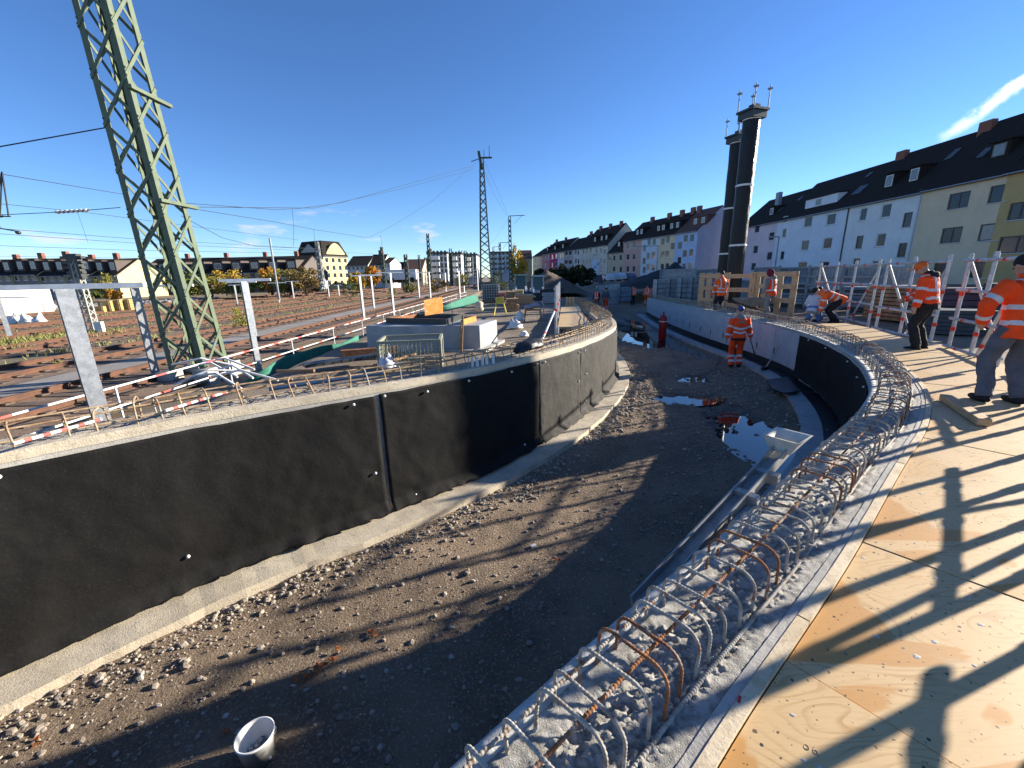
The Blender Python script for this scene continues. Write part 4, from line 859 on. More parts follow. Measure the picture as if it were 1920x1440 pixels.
for k in a: h.dormer(k, 1.5, 1.7, 1.5, wins=((0, 1.15, 1.15),), frame=FRAMED)
h.chimney(L * .30, 5.2, 1.7, 1.0); h.chimney(L * .98, 5.2, 1.3, .9); h.skylight(L * .6, 1.9); h.skylight(L * .18, 3.6, .7, .8)
h = nh('white house with stone window sills beside the yellow house', y1, y2 - .01, render_('white', (.70, .70, .68)), 10.0, 15.9)
for px, py, w in [(1618, 402, 1.05), (1661, 395, 1.25), (1701, 412, 1.0), (1611, 454, 1.0), (1651, 450, 1.2), (1691, 469, 1.0), (1604, 495, 1.1), (1644, 498, 1.6)]: h.wpx(px, py, w, 1.5 if w < 1.5 else 1.2, frame=FRAMED if w == 1.0 else FRAMEW)
h.finish()
for p in (1641, 1684): h.dormer(h.s_of(p, 385)[0], 1.2, 1.35, 1.7, wins=((0, 1.0, 1.3),))
h.chimney(h.L - .6, 5.3, 1.3, .9); h.skylight(h.L * .12, 3.0, .8, 1.3)
mb = MB(); mb.tube([h.q(h.L - .05, -.08, 0), h.q(h.L - .05, -.08, 10)], .08, 6); mb.build('downpipe', DARKSTEEL, h.t)
mb = MB(); mb.tube([h.q(.15, -.08, 0), h.q(.15, -.08, 10)], .08, 6); mb.build('downpipe', GALV, h.t)
h = nh('pale blue-white house with a wide white dormer', y2, y3 - .01, render_('bluewhite', (.66, .69, .74)), 10.0, 15.5)
for px, py, w, hh in [(1472, 411, .95, .9), (1470, 437, 1.0, 1.4), (1515, 416, 1.6, 1.45), (1558, 411, 1.6, 1.45), (1466, 479, 1.0, 1.4), (1509, 460, 1.6, 1.45), (1551, 456, 1.6, 1.45), (1504, 499, 1.9, 1.3), (1545, 497, 1.7, 1.0)]: h.wpx(px, py, w, hh, sill=hh > 1)
h.finish(); h.dormer(h.s_of(1525, 395)[0], .9, 6.6, 1.35, m=render_('bluewhite', (.5, .5, .5)), wins=((.4, 1.3, 1.0),)); h.skylight(h.s_of(1590, 380)[0] + .9, 1.4, 1.5, 1.5); h.skylight(h.L * .2, 4.0, .7, .8)
h = nh('pink-lilac house partly hidden by the black columns', y3, y4, render_('lilacpink', (.66, .54, .58)), 10.0, 15.0)
for px, py in [(1419, 429), (1446, 443), (1416, 468), (1442, 480), (1412, 500)]: h.wpx(px, py, 1.5, 1.4)
h.finish(); h.dormer(h.s_of(1431, 408)[0], 1.4, 1.5, 1.5, wins=((0, 1.0, 1.1),)); h.chimney(h.L * .45, 3.2, 1.0, 2.6, STEELGREY); h.skylight(h.L * .05, 3.4, .8, 1.0); h.skylight(h.L * .25, 1.8, .8, 1.0)
# second group, farther along the curving street
A0, B0 = Vector((38.6, 86.5, 0)), Vector((22.6, 142.5, 0)); uu = (B0 - A0).normalized(); nn = Vector((uu.y, -uu.x, 0))
def s2(px, py): return (hit(px, py, A0, nn) - A0).dot(uu)
def cz(x, y): return 960 + x * .1875, 360 + y * .1875
GR2 = 'houses in the far row on the right'
def fh(lab, xa, xb, ye, c, wins, eave=10.0, ridge=14.6, depth=11.0, w=1.25, hgt=1.5, gable=None, dorm=(), chim=(), roof=ROOF):
    pa, pb = cz(xb, ye), cz(xa, ye); sa, sb = s2(*pa), s2(*pb); P = A0 + uu * sa
    h = House(lab, (P.x, P.y), (uu.x, uu.y), sb - sa - .02, depth, -.3, eave, ridge, render_(lab.split()[0] + lab.split()[1], c), roof, gable=gable, group=GR2)
    for x, y in wins: h.wpx(*cz(x, y), w, hgt)
    h.wins = [q for q in h.wins if q[0] - q[2] / 2 > .1 and q[0] + q[2] / 2 < h.L - .1 and q[1] + q[3] / 2 < eave - .1]
    h.finish()
    for x, ww, n in dorm: h.dormer(h.s_of(*cz(x, ye))[0], 1.2, ww, 1.6, wins=tuple((ww * (k - (n - 1) / 2) / n, .9, 1.1) for k in range(n)))
    for f in chim: h.chimney(h.L * f, 5.0, 1.1, 1.3)
    return h
h = fh('light blue house with a lilac gable wall facing the yard', 1640, 1858, 395, (.40, .50, .70), [(1680, 435), (1678, 535), (1735, 465), (1797, 460), (1725, 615), (1790, 605), (1670, 685), (1720, 750), (1780, 745)], gable=render_('lilac gable', (.46, .45, .54)), dorm=((1815, 4.5, 2),), chim=(.9,), roof=ROOFR)
g = MB()
fh('sand yellow house next to the light blue house', 1468, 1638, 415, (.66, .53, .34), [(1508, 495), (1557, 475), (1605, 450), (1605, 540), (1505, 625), (1550, 620), (1600, 690), (1500, 750), (1550, 745)], dorm=((1575, 4.0, 2),), chim=(.2, .8))
fh('pale sky blue house left of the sand yellow house', 1300, 1466, 455, (.50, .58, .66), [(1325, 560), (1370, 500), (1420, 500), (1320, 690), (1362, 640), (1412, 630), (1362, 750), (1410, 755), (1320, 780)], dorm=((1440, 3.6, 2),), chim=(.5,))
fh('salmon pink house in the far row', 1116, 1298, 480, (.50, .32, .27), [(1160, 540), (1222, 525), (1275, 575), (1157, 650), (1217, 645), (1272, 695), (1155, 770), (1215, 770)], dorm=((1230, 3.5, 2),), chim=(.4,))
fh('beige house with a lower eave and two roof dormers', 962, 1114, 585, (.44, .38, .27), [(975, 660), (1020, 660), (1085, 655), (1018, 770), (1085, 775)], eave=7.6, ridge=13.0, dorm=((1030, 1.6, 1), (1082, 1.6, 1)))
fh('cream house with balconies behind the front banner', 692, 960, 525, (.50, .49, .42), [(715, 600), (748, 590), (787, 585), (848, 590), (890, 588), (748, 690), (787, 690), (890, 685), (930, 600), (930, 690), (890, 780), (715, 700)], ridge=15.6, dorm=((795, 2, 1), (860, 2, 1), (905, 2, 1)), chim=(.1, .45, .8))
fh('small white house left of the cream house', 616, 690, 550, (.58, .58, .54), [(637, 600), (663, 605), (637, 690), (663, 695), (683, 600)], chim=(.5,))
fh('greyish pink house with dark balconies', 520, 614, 570, (.46, .38, .36), [(540, 615), (580, 610), (580, 700), (540, 700)], w=2.6, hgt=1.4, ridge=14.0)
fh('narrow white house beside the magenta one', 456, 518, 590, (.56, .56, .56), [(482, 640), (482, 730), (505, 635)], dorm=((480, 2.2, 1),))
fh('magenta house with white-framed windows', 380, 454, 595, (.42, .025, .14), [(402, 650), (402, 730), (440, 640), (440, 720)], w=1.8, hgt=1.6, dorm=((402, 2.2, 1),), chim=(.5,))
fh('dusty rose house left of the magenta one', 300, 378, 600, (.40, .20, .22), [(330, 660), (360, 650), (330, 735)], dorm=((328, 2.2, 1),), chim=(.6,))
fh('farthest pale house at the end of the far row', 205, 298, 610, (.50, .46, .34), [(235, 600), (235, 680), (290, 680), (235, 740)], eave=9.6, ridge=13.0, chim=(.2,))
p = at(985, 514, 135); h = House('small tan gable house beyond the golden tree', (at(972, 514, 135).x, 135), (1, 0), 4.4, 8, -1, 7.1, 9.6, render_('tan gable', (.42, .33, .20)), ROOFR, name='house'); h.win(2.6, 5.4, .9, .9); h.finish()
# --------------------------------------------- left background
def bh(lab, x0, x1, yb_, ye, yr, Y, c, roof=ROOF, depth=10, rows=2, cols=4, dorm=0, name='house', chim=(), u=(1, 0), group=None, w=1.3, hgt=1.5, cat='house', gable=None):
    a, b = at(x0, ye, Y), at(x1, ye, Y); z0 = min(-.8, at(x0, yb_, Y).z); e = (a.z + b.z) / 2; r = at((x0 + x1) / 2, yr, Y + depth / 2).z
    h = House(lab, (a.x, a.y), u, (b - a).length, depth, z0, e, r, render_(' '.join(lab.split()[:3]), c), roof, group=group, name=name, cat=cat, gable=gable)
    zb = at(x0, yb_, Y).z
    for j in range(rows):
        for i in range(cols): h.win(h.L * (i + .5) / cols, zb + (e - zb) * (j + .55) / rows, min(w, h.L / cols * .6), min(hgt, (e - zb) / rows * .55), sill=False)
    h.finish()
    for i in range(dorm): h.dormer(h.L * (i + .5) / dorm, .8, h.L / dorm * .55, 2.0, wins=((0, h.L / dorm * .35, 1.2),), m=render_('brown dormer', (.10, .08, .07)))
    for f in chim: h.chimney(h.L * f, depth / 2, .8, 1.1)
    return h
G3 = 'dark roofed terraced houses beyond the tracks'
cs = [(.24, .23, .22), (.20, .19, .19), (.25, .24, .22), (.22, .21, .21), (.30, .27, .20)]
for k in range(5):
    x0 = -30 + 50 * k; bh(('dark roofed terraced house at the left picture edge', 'second dark roofed terraced house from the left edge', 'dark roofed terraced house behind the ladder-like mast', 'dark roofed terraced house with white dormers by the tan gable', 'dark roofed end house with a pale yellow gable')[k], x0, x0 + 49, 548, 516 - (k % 2) * 2, 490 - 3 * (k % 3), 72 + k * .3, cs[k], rows=2, cols=3, dorm=2, chim=(.15,), group=G3, gable=render_('pale gable', (.55, .47, .25)))
bh('long building with dark roofs behind the trees left of the mansard house', 250, 562, 545, 512, 484, 92, (.13, .11, .10), rows=2, cols=14, dorm=9, chim=(.2, .45, .7, .9), depth=14)
# mansard house on its corner
Pc = at(611, 520, 115); 
h = House('tall corner house with mansard roof and yellow sunlit front', (Pc.x, Pc.y), (.45, .89), 8.0, 10.4, -.5, 8.1, 11.5, render_('mansard yellow', (.62, .53, .26)), ROOF, gable=render_('mansard shaded', (.36, .36, .34)), cat='house', name='house', over=.2)  # gable walls coloured grey, their shade painted into the render
for j in range(4):
    for i in range(4): h.win(1.0 + i * 2.1, 1.0 + j * 2.0, .9, 1.25, sill=False)
h.finish(); h.chimney(2, 4, .9, 1.2); h.chimney(7, 4, .9, 1.2)
mb = MB(); mb.rings([[h.q(x, -.06, 8.0), h.q(x, -.06, 8.9 + 2.6 * math.sin(math.pi * (x - 1.2) / 6.1)), h.q(x, .4, 8.9 + 2.6 * math.sin(math.pi * (x - 1.2) / 6.1)), h.q(x, .4, 8.0)] for x in lin(1.2, 7.3, 12)]); mb.build('curved_gable', render_('mansard yellow', (.62, .53, .26)), h.t)
mb = MB(); q0 = h.q(-.02, .9, 0); mb.rings([[h.q(-.9, 0.0, z), h.q(-.9, 2.6, z), h.q(.02, 2.6, z), h.q(.02, 0.0, z)] for z in (-.5, 7.2)]); mb.build('bay', render_('bay pink', (.52, .34, .25)), h.t)
mb = MB(); mb.rings([[h.q(-.4, -.3, 8.0), h.q(-.4, 10.7, 8.0), h.q(8.3, 10.7, 8.0), h.q(8.3, -.3, 8.0)], [h.q(1.0, 1.4, 12.1), h.q(1.0, 9.0, 12.1), h.q(7.0, 9.0, 12.1), h.q(7.0, 1.4, 12.1)]]); mb.build('mansard_roof', ROOF, h.t)
for j in range(4):
    for i in range(3):
        mb = MB(); c = h.q(-.02, 3.4 + i * 2.1, 1.0 + 2.0 * j); mb.rings([[c + h.n * dx * .45 - h.u * .04 + Vector((0, 0, dz * .6)) for dx, dz in ((-1, -1), (1, -1), (1, 1), (-1, 1))], [c + h.n * dx * .45 + h.u * .02 + Vector((0, 0, dz * .6)) for dx, dz in ((-1, -1), (1, -1), (1, 1), (-1, 1))]]); mb.build('window', GLASS, h.t)
bh('white row house right of the yellow mansard house', 650, 690, 535, 497, 481, 105, (.66, .66, .64), rows=3, cols=5)
bh('white row house behind the orange tree', 690, 718, 533, 496, 478, 106, (.62, .60, .58), rows=3, cols=3, chim=(.5,))
bh('white end house with grey roof left of the dark slender mast', 718, 731, 532, 493, 484, 100, (.66, .66, .66), rows=3, cols=2)
bh('low tan house with a brown roof by the straggling trees', 756, 792, 527, 505, 487, 110, (.42, .38, .30), ROOFR, rows=1, cols=3)
bh('dark shed roof left of the low tan house', 735, 757, 525, 508, 492, 118, (.25, .23, .20), rows=1, cols=2)
G4 = 'white apartment blocks'
def flat(lab, x0, x1, yb_, yt, Y, c, n, fl):
    a, b = at(x0, yt, Y), at(x1, yt, Y); z0 = -.8; t = thing('apartment_block', lab, 'building', ((a.x + b.x) / 2, Y, z0), G4); h = House.__new__(House)
    h.u, h.n, h.P, h.L, h.D, h.z0, h.e, h.r = Vector((1, 0, 0)), Vector((0, 1, 0)), Vector((a.x, Y, 0)), (b - a).length, 10, z0, a.z, a.z; h.t = t; mb = MB()
    mb.rings([[h.q(0, 0, z), h.q(h.L, 0, z), h.q(h.L, 10, z), h.q(0, 10, z)] for z in (z0, a.z)]); mb.build('wall', render_('apartment', c), t)
    mb = MB(); mb.rings([[h.q(-.4, -.8, z), h.q(h.L + .4, -.8, z), h.q(h.L + .4, 10.4, z), h.q(-.4, 10.4, z)] for z in (a.z + .02, a.z + .4)]); mb.build('roof', DARKSTEEL, t)
    for j in range(fl):
        zz = at(x0, yb_, Y).z + (a.z - at(x0, yb_, Y).z) * j / fl
        mb = MB(); mb.rings([[h.q(.3, -1.5, z), h.q(h.L * .6, -1.5, z), h.q(h.L * .6, -.01, z), h.q(.3, -.01, z)] for z in (zz, zz + 1.0)]); mb.build('balcony', WHITEP, t)
        for i in range(n):
            c_ = h.L * (i + .5) / n; mb = MB(); mb.rings([[h.q(c_ + x * h.L / n * .3, -.05, zz + z), h.q(c_ + x * h.L / n * .3, .03, zz + z)] for x, z in ((-1, 1.15), (1, 1.15), (1, 2.4), (-1, 2.4))], cap=False); mb.add([h.q(c_ + x * h.L / n * .3, -.05, zz + z) for x, z in ((-1, 1.15), (1, 1.15), (1, 2.4), (-1, 2.4))], [(0, 1, 2, 3)]); mb.build('window', GLASS, t)
flat('white apartment block with balconies right of the dark lattice mast', 803, 838, 522, 476, 118, (.62, .62, .62), 5, 4)
flat('white apartment block left of the russet tree', 846, 864, 522, 477, 122, (.64, .64, .64), 3, 4)
flat('greenish grey apartment block next to the central mast', 866, 893, 520, 479, 130, (.40, .42, .38), 4, 4)
flat('pale distant apartment block behind the slim green mast', 918, 962, 512, 474, 175, (.46, .48, .50), 6, 4)
# pale wall, timber, vehicles by the far tracks
mb = MB(); a = atz(-60, 606, ZT); b = at(108, 603, 38); b.z = ZT
for k in range(5): p, q = a.lerp(b, k / 5), a.lerp(b, (k + 1) / 5 - .004); mb.bar(p + Vector((0, 0, 1.0)), q + Vector((0, 0, 1.0)), .25, 2.0 + .04 * (k % 2))
solo(mb, 'panel_wall', mat('pale_panel', (.60, .56, .46), (.52, .48, .40), 1.2, .85, .1, 30), 'pale panel wall at the left picture edge beyond the tracks', 'wall')
for k, (x0, x1, yt, yb_) in enumerate([(170, 190, 575, 588), (188, 206, 564, 587), (206, 224, 562, 586), (224, 242, 561, 585)]):
    p, q = atz(x0, yb_, ZT), atz(x1 - 1, yb_, ZT); hgt = at(x0, yt, p.y).z - p.z; w = (q - p).length; mb = MB(); n = 8
    for j in range(n): mb.box(((p.x + q.x) / 2, p.y + .5, p.z + hgt * (j + .5) / n), (w, 1.0, hgt / n * .72))
    t = thing('timber_stack', ('lowest yellow timber stack beyond the tracks', 'yellow timber stack right of the lowest one', 'yellow timber stack left of the tallest one', 'rightmost yellow timber stack beyond the tracks')[k], 'timber', ((p.x + q.x) / 2, p.y, p.z), 'yellow timber stacks'); tag(mb.build('board', mat('yellow_timber', (.55, .42, .16), (.45, .33, .12), 4, .8), t), kind='stuff')
    mb = MB()
    for x in (p.x + .1, q.x - .1): mb.box((x, p.y - .02, p.z + hgt / 2), (.07, .06, hgt))
    tag(mb.build('bearer', OLDWOOD, t), kind='stuff')
def sack(px, py, w, h, label, z=0.0, m=None, name='rubble_sack', cat='sack', seed=0, Y=None):
    p = at(px, py, Y) if Y else atz(px, py, z); s = p.y / F_PX; mb = MB(); rs = []
    for i in range(10):
        f = i / 9; z_ = h * s * f; r = w * s / 2 * (1 - .45 * f ** 1.5) * (1 if 0 < i < 9 else .6)
        rs.append([Vector((p.x + math.cos(a) * r * (1 + .5 * fbm(math.cos(a) * 2.2 + seed, math.sin(a) * 2.2, f * 2, 4)), p.y + math.sin(a) * r * .8 * (1 + .4 * fbm(math.cos(a) * 2.2, math.sin(a) * 2.2 + seed, f * 2, 4)), p.z + z_ * (1 + .8 * fbm(math.cos(a) * 1.6, math.sin(a) * 1.6, seed + 2, 3)))) for a in [2 * math.pi * k / 16 for k in range(16)]])
    mb.rings(rs); return solo(mb, name, m or WHITEP, label, cat, smooth=True)
for k, (px, w) in enumerate([(30, 26), (52, 24), (74, 24)]): sack(px, 608, w, 15, ('white rubble sack nearest the left edge beyond the tracks', 'white rubble sack between two others beyond the tracks', 'white rubble sack nearest the big galvanised post')[k], ZT, seed=k)
sack(25, 590, 30, 18, 'dark rubbish heap before the pale panel wall', ZT, DARKSTEEL, 'rubbish_heap', 'heap', 5); sack(92, 583, 26, 20, 'grey boulder pile at the pale wall end', ZT, CONC_G, 'stone_pile', 'stones', 6)
def vehicle(px, py, L, H, label, c, Y, name='truck', cat='truck', cab=True):
    p = at(px, py, Y); t = thing(name, label, cat, p); mb = MB(); mb.rbox((p.x, p.y, p.z + .5 + H / 2), (L, 2.2, H)); b = mb.build('body', plain('paint_' + label[:12], c, .4), t); md = b.modifiers.new('b', 'BEVEL'); md.width = .08; md.segments = 2
    if cab:
        mb = MB(); x = p.x + L / 2 + .85; prof = [(-.8, .45), (.9, .45), (.95, 1.2), (.55, 2.0), (-.8, 2.1)]
        mb.rings([[Vector((x + a, p.y + d, p.z + z)) for a, z in prof] for d in (-1.0, 1.0)]); mb.build('cab', plain('paint_' + label[:12], c, .4), t)
        mb = MB(); mb.rings([[Vector((x + a, p.y + d, p.z + z)) for a, z in ((-.3, 1.25), (.6, 1.25), (.42, 1.85), (-.3, 1.9))] for d in (-1.02, 1.02)]); mb.build('window', GLASS, t)
    for sx in (-L * .35, L * .35) + ((L / 2 + .9,) if cab else ()):
        mb = MB(); mb.tube([(p.x + sx, p.y - 1.1, p.z + .45), (p.x + sx, p.y + 1.1, p.z + .45)], .45, 14); mb.build('wheel', BLACKP, t)
    return t
vehicle(563, 548, 4.2, 1.7, 'white box truck left of the mansard house', (.62, .62, .62), 64); vehicle(757, 530, 5.0, 1.7, 'white trailer beside a dark mast in the yard', (.70, .70, .70), 74, 'trailer', 'trailer', False); vehicle(741, 531, 2.6, 1.5, 'blue lorry left of the white trailer', (.02, .05, .20), 76)
def car(px, py, Y, rz, c, label):
    p = at(px, py, Y); E = Euler((0, 0, rz)).to_matrix(); t = thing('parked_car', label, 'car', p, 'cars parked along the far street'); m = plain('car_' + label[:14], c, .3)
    def sec(pts, w0, w1): return [[p + E @ Vector((x, sg * (w0 if z < .8 else w1), z)) for x, z in pts] for sg in (-1, 1)]
    mb = MB(); mb.rings(sec([(-2.1, .3), (2.1, .3), (2.15, .65), (1.2, .85), (.5, 1.38), (-1.2, 1.42), (-2.0, .95)], .85, .75)); mb.build('body', m, t)
    mb = MB(); mb.rings(sec([(1.0, .88), (.48, 1.32), (-1.15, 1.36), (-1.75, .95)], .86, .765)); mb.build('window', GLASS, t)
    for x in (-1.3, 1.3):
        for sg in (-1, 1): mb = MB(); mb.tube([p + E @ Vector((x, sg * .66, .32)), p + E @ Vector((x, sg * .88, .32))], .32, 12); mb.build('wheel', BLACKP, t)
for a in [(1134, 528, 78, 1.9, (.6, .6, .6), 'white parked car leftmost in the street row'), (1145, 527, 79, 1.9, (.45, .47, .5), 'silver parked car between two white ones'), (1157, 526, 80, 1.9, (.62, .62, .63), 'white parked car right of the silver one'), (1118, 532, 72, 1.5, (.03, .03, .04), 'dark parked car below the house-front banner'), (1176, 527, 80, 1.8, (.08, .10, .16), 'dark blue parked car at the pink house')]: car(*a)
mb = MB(); a, b, Yb = at(1109, 514, 84), at(1123, 487, 84), 84
t = thing('site_banner', 'white and blue banner on a frame in front of the cream house', 'banner', a); mb.box(((a.x + b.x) / 2, Yb, (a.z + b.z) / 2), (abs(b.x - a.x), .06, b.z - a.z)); mb.build('banner_cloth', plain('banner_white', (.50, .58, .70), .6), t)
mb = MB()
for k in range(3): mb.box(((a.x + b.x) / 2 + (k - 1) * .5, Yb - .04, a.z + (b.z - a.z) * (.3 + .2 * k)), (.4, .02, .5))
mb.build('banner_print', plain('banner_blue', (.16, .28, .50), .6), t)
for x in (a.x, b.x): mb = MB(); mb.box((x, Yb + .06, (b.z - .8) / 2), (.1, .1, b.z + .8)); mb.build('banner_pole', GALV, t)
def lamp(px, pyt, Y, label, arm):
    p = at(px, pyt, Y); b = Vector((p.x, Y, -.3)); t = thing('street_lamp', label, 'street lamp', b, 'street lamps by the houses'); mb = MB(); mb.tube([b, p], [.09, .06], 8); mb.build('pole', STEELGREY, t); mb = MB(); mb.box((p.x + arm / 2, Y, p.z), (abs(arm) + .1, .16, .12)); mb.build('lamp_head', STEELGREY, t)
lamp(1461, 444, 43, 'street lamp before the pale blue-white house', -1.0); lamp(1234, 461, 72, 'street lamp before the sand yellow house', -4.0); lamp(1112, 478, 86, 'street lamp above the house-front banner', 1.2)
def mound(px, py, w, h, d, m, label, Y, seed, skew=0.0):
    p = at(px, py, Y); s = Y / F_PX; W_, H_ = w * s / 2, h * s; mb = MB(); n = 40
    for j in range(n):
        for i in range(n):
            x, y = -1 + 2 * i / (n - 1), -1 + 2 * j / (n - 1); r = math.hypot(x - skew * (1 - abs(x)), y); k = max(0, 1 - r); mb.v.append((p.x + x * W_, Y + y * d, p.z - .15 + H_ * (k ** .9) * (1 + .15 * fbm(x * 3, y * 3, seed)) + .06 * fbm(x * 12, y * 12, seed)))
    mb.f = [(j * n + i, j * n + i + 1, (j + 1) * n + i + 1, (j + 1) * n + i) for j in range(n - 1) for i in range(n - 1)]; mb.m = [0] * len(mb.f); return solo(mb, 'soil_heap', m, label, 'heap', smooth=True)
mound(1028, 545, 130, 38, 6, mat('heap_soil', (.12, .085, .06), (.08, .058, .04), 1.5, .95, .6, 20), 'big brown soil heap behind the grey tractors', 58, 1)
mound(1240, 535, 190, 42, 5, mat('dark_tarp', (.015, .015, .016), (.025, .025, .026), 2, .8, .5, 6), 'dark tarpaulin-covered heap behind the grey crate stacks', 44, 2, .3)
# ================================================================ RIGHT SIDE: columns, guardrails, racks
WRAP = bpy.data.materials.new('black_wrap'); WRAP.use_nodes = True
_t = WRAP.node_tree; _b = _t.nodes['Principled BSDF']; _b.inputs['Base Color'].default_value = (.012, .012, .013, 1); _b.inputs['Roughness'].default_value = .38; _b.inputs['Specular IOR Level'].default_value = .22
_c = N(_t, 'ShaderNodeTexCoord').outputs['Object']; _m = N(_t, 'ShaderNodeMapping'); _m.inputs['Rotation'].default_value = (.5, .4, 0); _m.inputs['Scale'].default_value = (4, 4, 1.1); Lk(_t, _c, _m.inputs[0])
_n = N(_t, 'ShaderNodeTexNoise', i={'Scale': 2.2, 'Detail': 4.0, 'Distortion': .6}); Lk(_t, _m.outputs[0], _n.inputs[0]); _bp = N(_t, 'ShaderNodeBump', i={'Strength': .7, 'Distance': .06}); Lk(_t, _n.outputs[0], _bp.inputs['Height']); Lk(_t, _bp.outputs[0], _b.inputs['Normal'])
def column(x, y, z0, h, r, label, straps):
    t = thing('bridge_column', label, 'column', (x, y, z0), 'wrapped steel columns'); mb = MB(); n = 28; rs = []
    for i in range(60):
        f = i / 59; rs.append([Vector((x + math.cos(a) * r * (1 + .035 * fbm(a * 1.2 + f * 4, f * 9, x, 3)), y + math.sin(a) * r * (1 + .035 * fbm(a * 1.2 + f * 4, f * 9, x, 3)), z0 + h * f)) for a in [2 * math.pi * k / n for k in range(n)]])
    mb.rings(rs); mb.build('shaft', WRAP, t, smooth=True)
    mb = MB(); mb.rbox((x, y, z0 + h + .06), (r * 2.6, r * 2.6, .08), .35); mb.rbox((x, y, z0 + h - .12), (r * 2.25, r * 2.25, .24), .35); mb.build('cap_plate', DARKSTEEL, t)
    mb = MB(); mb.rbox((x + .05, y, z0 + h + .2), (.3, .3, .2), .35); mb.build('lifting_block', DARKSTEEL, t)
    for dx, dy in ((-1, -1), (1, -1), (-1, 1), (1, 1)):
        c = Vector((x, y, 0)) + Euler((0, 0, .35)).to_matrix() @ Vector((dx * r * 1.15, dy * r * 1.15, 0)); mb = MB(); mb.tube([(c.x, c.y, z0 + h), (c.x, c.y, z0 + h + .9)], .028, 8); mb.rbox((c.x, c.y, z0 + h + .78), (.2, .05, .05)); mb.rbox((c.x, c.y, z0 + h + .78), (.05, .2, .05)); mb.build('anchor_rod', GALV, t)
    for f in straps: mb = MB(); mb.lathe((x, y, z0 + h * f), [(r * 1.045, -.04), (r * 1.06, -.03), (r * 1.06, .03), (r * 1.045, .04)], 28); mb.build('strap', WHITEP, t)
def colat(px, Y, pyt, label, straps, r=.33): p = at(px, pyt, Y); column(p.x, Y, -.1, at(px, pyt, Y).z + .1, r, label, straps)
colat(1411, 19.0, 212, 'taller-looking wrapped black column in front, above the wooden barrier', (.97, .66, .36))
colat(1384, 22.5, 258, 'shorter-looking wrapped black column standing behind the other one', (.97, .6, .33))
_q = Vector((LW.pt(UBB - .9)[0], LW.pt(UBB - .9)[1], 0)) + Vector((math.sin(SUN_AZ), math.cos(SUN_AZ), 0)) * 19  # added column out of view, set up-sun to shade the left wall fabric
column(_q.x, _q.y, -.1, 9.2, .42, 'added unseen wrapped column that shades the left wall fabric', (.97, .6, .33))
ALU = mat('scaffold_tube', (.48, .49, .50), (.34, .35, .36), 9, .4, .1, 80, metal=.35, c3=(.62, .60, .55), s3=40, f3=.4)
CLAMP = plain('clamp_red', (.62, .035, .02), .45)
def banded(mb, p, q, r, bands, wr=.04):
    p, q = Vector(p), Vector(q); mb.cur = 0; mb.tube([p, q], r, 8); L = (q - p).length; mb.cur = 1
    for f in bands: c = p.lerp(q, f); d = (q - p).normalized(); mb.tube([c - d * wr, c + d * wr], r * 1.2, 8)
    mb.cur = 0
def guardrail(pts, label, hs=1.92, brace=True, stay=True, z0=-.1):
    P = [Vector((x, y, z0)) for x, y in pts]; t = thing('scaffold_guardrail', label, 'guardrail', P[0], 'scaffold guardrails beside the plywood deck'); Z = Vector((0, 0, 1)); r = .029
    for i, p in enumerate(P): mb = MB(); banded(mb, p, p + Z * (hs + .12), r * 1.15, (.62, .28)); mb.tube([p + Z * (hs - .02), p + Z * (hs + .09)], r * 1.5, 8); mb.build('post', [ALU, CLAMP], t)
    for k, zz in enumerate((.22, .78, 1.34, 1.90)):
        for i in range(len(P) - 1):
            d = (P[i + 1] - P[i]).normalized(); n = Vector((d.y, -d.x, 0)) * .05; mb = MB(); banded(mb, P[i] + Z * zz - d * .08 + n, P[i + 1] + Z * zz + d * .08 + n, r, (.5,)); mb.build('rail', [ALU, CLAMP], t)
    if brace: d = (P[-1] - P[-2]).normalized(); n = Vector((d.y, -d.x, 0)) * -.05; mb = MB(); banded(mb, P[-2] + n, P[-1] + n + Z * hs, r, (.2, .6)); mb.build('brace', [ALU, CLAMP], t)
    if stay:
        d = (P[1] - P[0]).normalized(); n = Vector((d.y, -d.x, 0)); n = n if n.dot(Vector((1, -.3, 0))) > 0 else -n; mb = MB(); banded(mb, P[0] + Z * hs, P[0] + n * .75 + d * .15, r, (.7,)); mb.build('stay', [ALU, CLAMP], t)
    return t
guardrail([(11.55, 15.75), (11.28, 14.6), (10.93, 13.4), (10.45, 12.0)], 'scaffold guardrail section farthest from the camera, before the formwork racks')
guardrail([(9.98, 11.2), (9.62, 10.1), (9.3, 9.0)], 'scaffold guardrail section left of the worker in the orange cap')
guardrail([(8.98, 8.3), (8.62, 7.55), (8.2, 6.75)], 'scaffold guardrail section right of the worker in the orange cap')
guardrail([(7.9, 6.15), (7.47, 5.58), (7.03, 5.0), (6.6, 4.5)], 'scaffold guardrail section next to the near worker at the right edge')
guardrail([(6.0, 3.9), (5.5, 3.42), (5.0, 2.95), (4.5, 2.5)], 'scaffold guardrail section just outside the right picture edge')
guardrail([(4.0, 2.05), (3.45, 1.58), (2.9, 1.12), (2.4, .7)], 'scaffold guardrail section beside the camera, outside the picture')
# work glove / rag hanging on the rail
p = Vector((8.0, 6.55, 1.0)); mb = MB(); rs = []
for i in range(9):
    f = i / 8; rs.append([Vector((8.28 + .03 * math.cos(a) + (.09 + .02 * fbm(f * 3, 1)) * math.cos(a), 6.72 + .045 * math.sin(a) * (1 + .3 * fbm(f * 3, a)), .82 - .42 * f)) * 1 for a in [2 * math.pi * k / 12 for k in range(12)]])
mb.rings(rs); solo(mb, 'work_glove', mat('leather', (.42, .30, .18), (.34, .23, .13), 8, .8), 'tan leather work glove hanging on the scaffold guardrail', 'glove', smooth=True)
p = at(1812, 565, 7.3); 
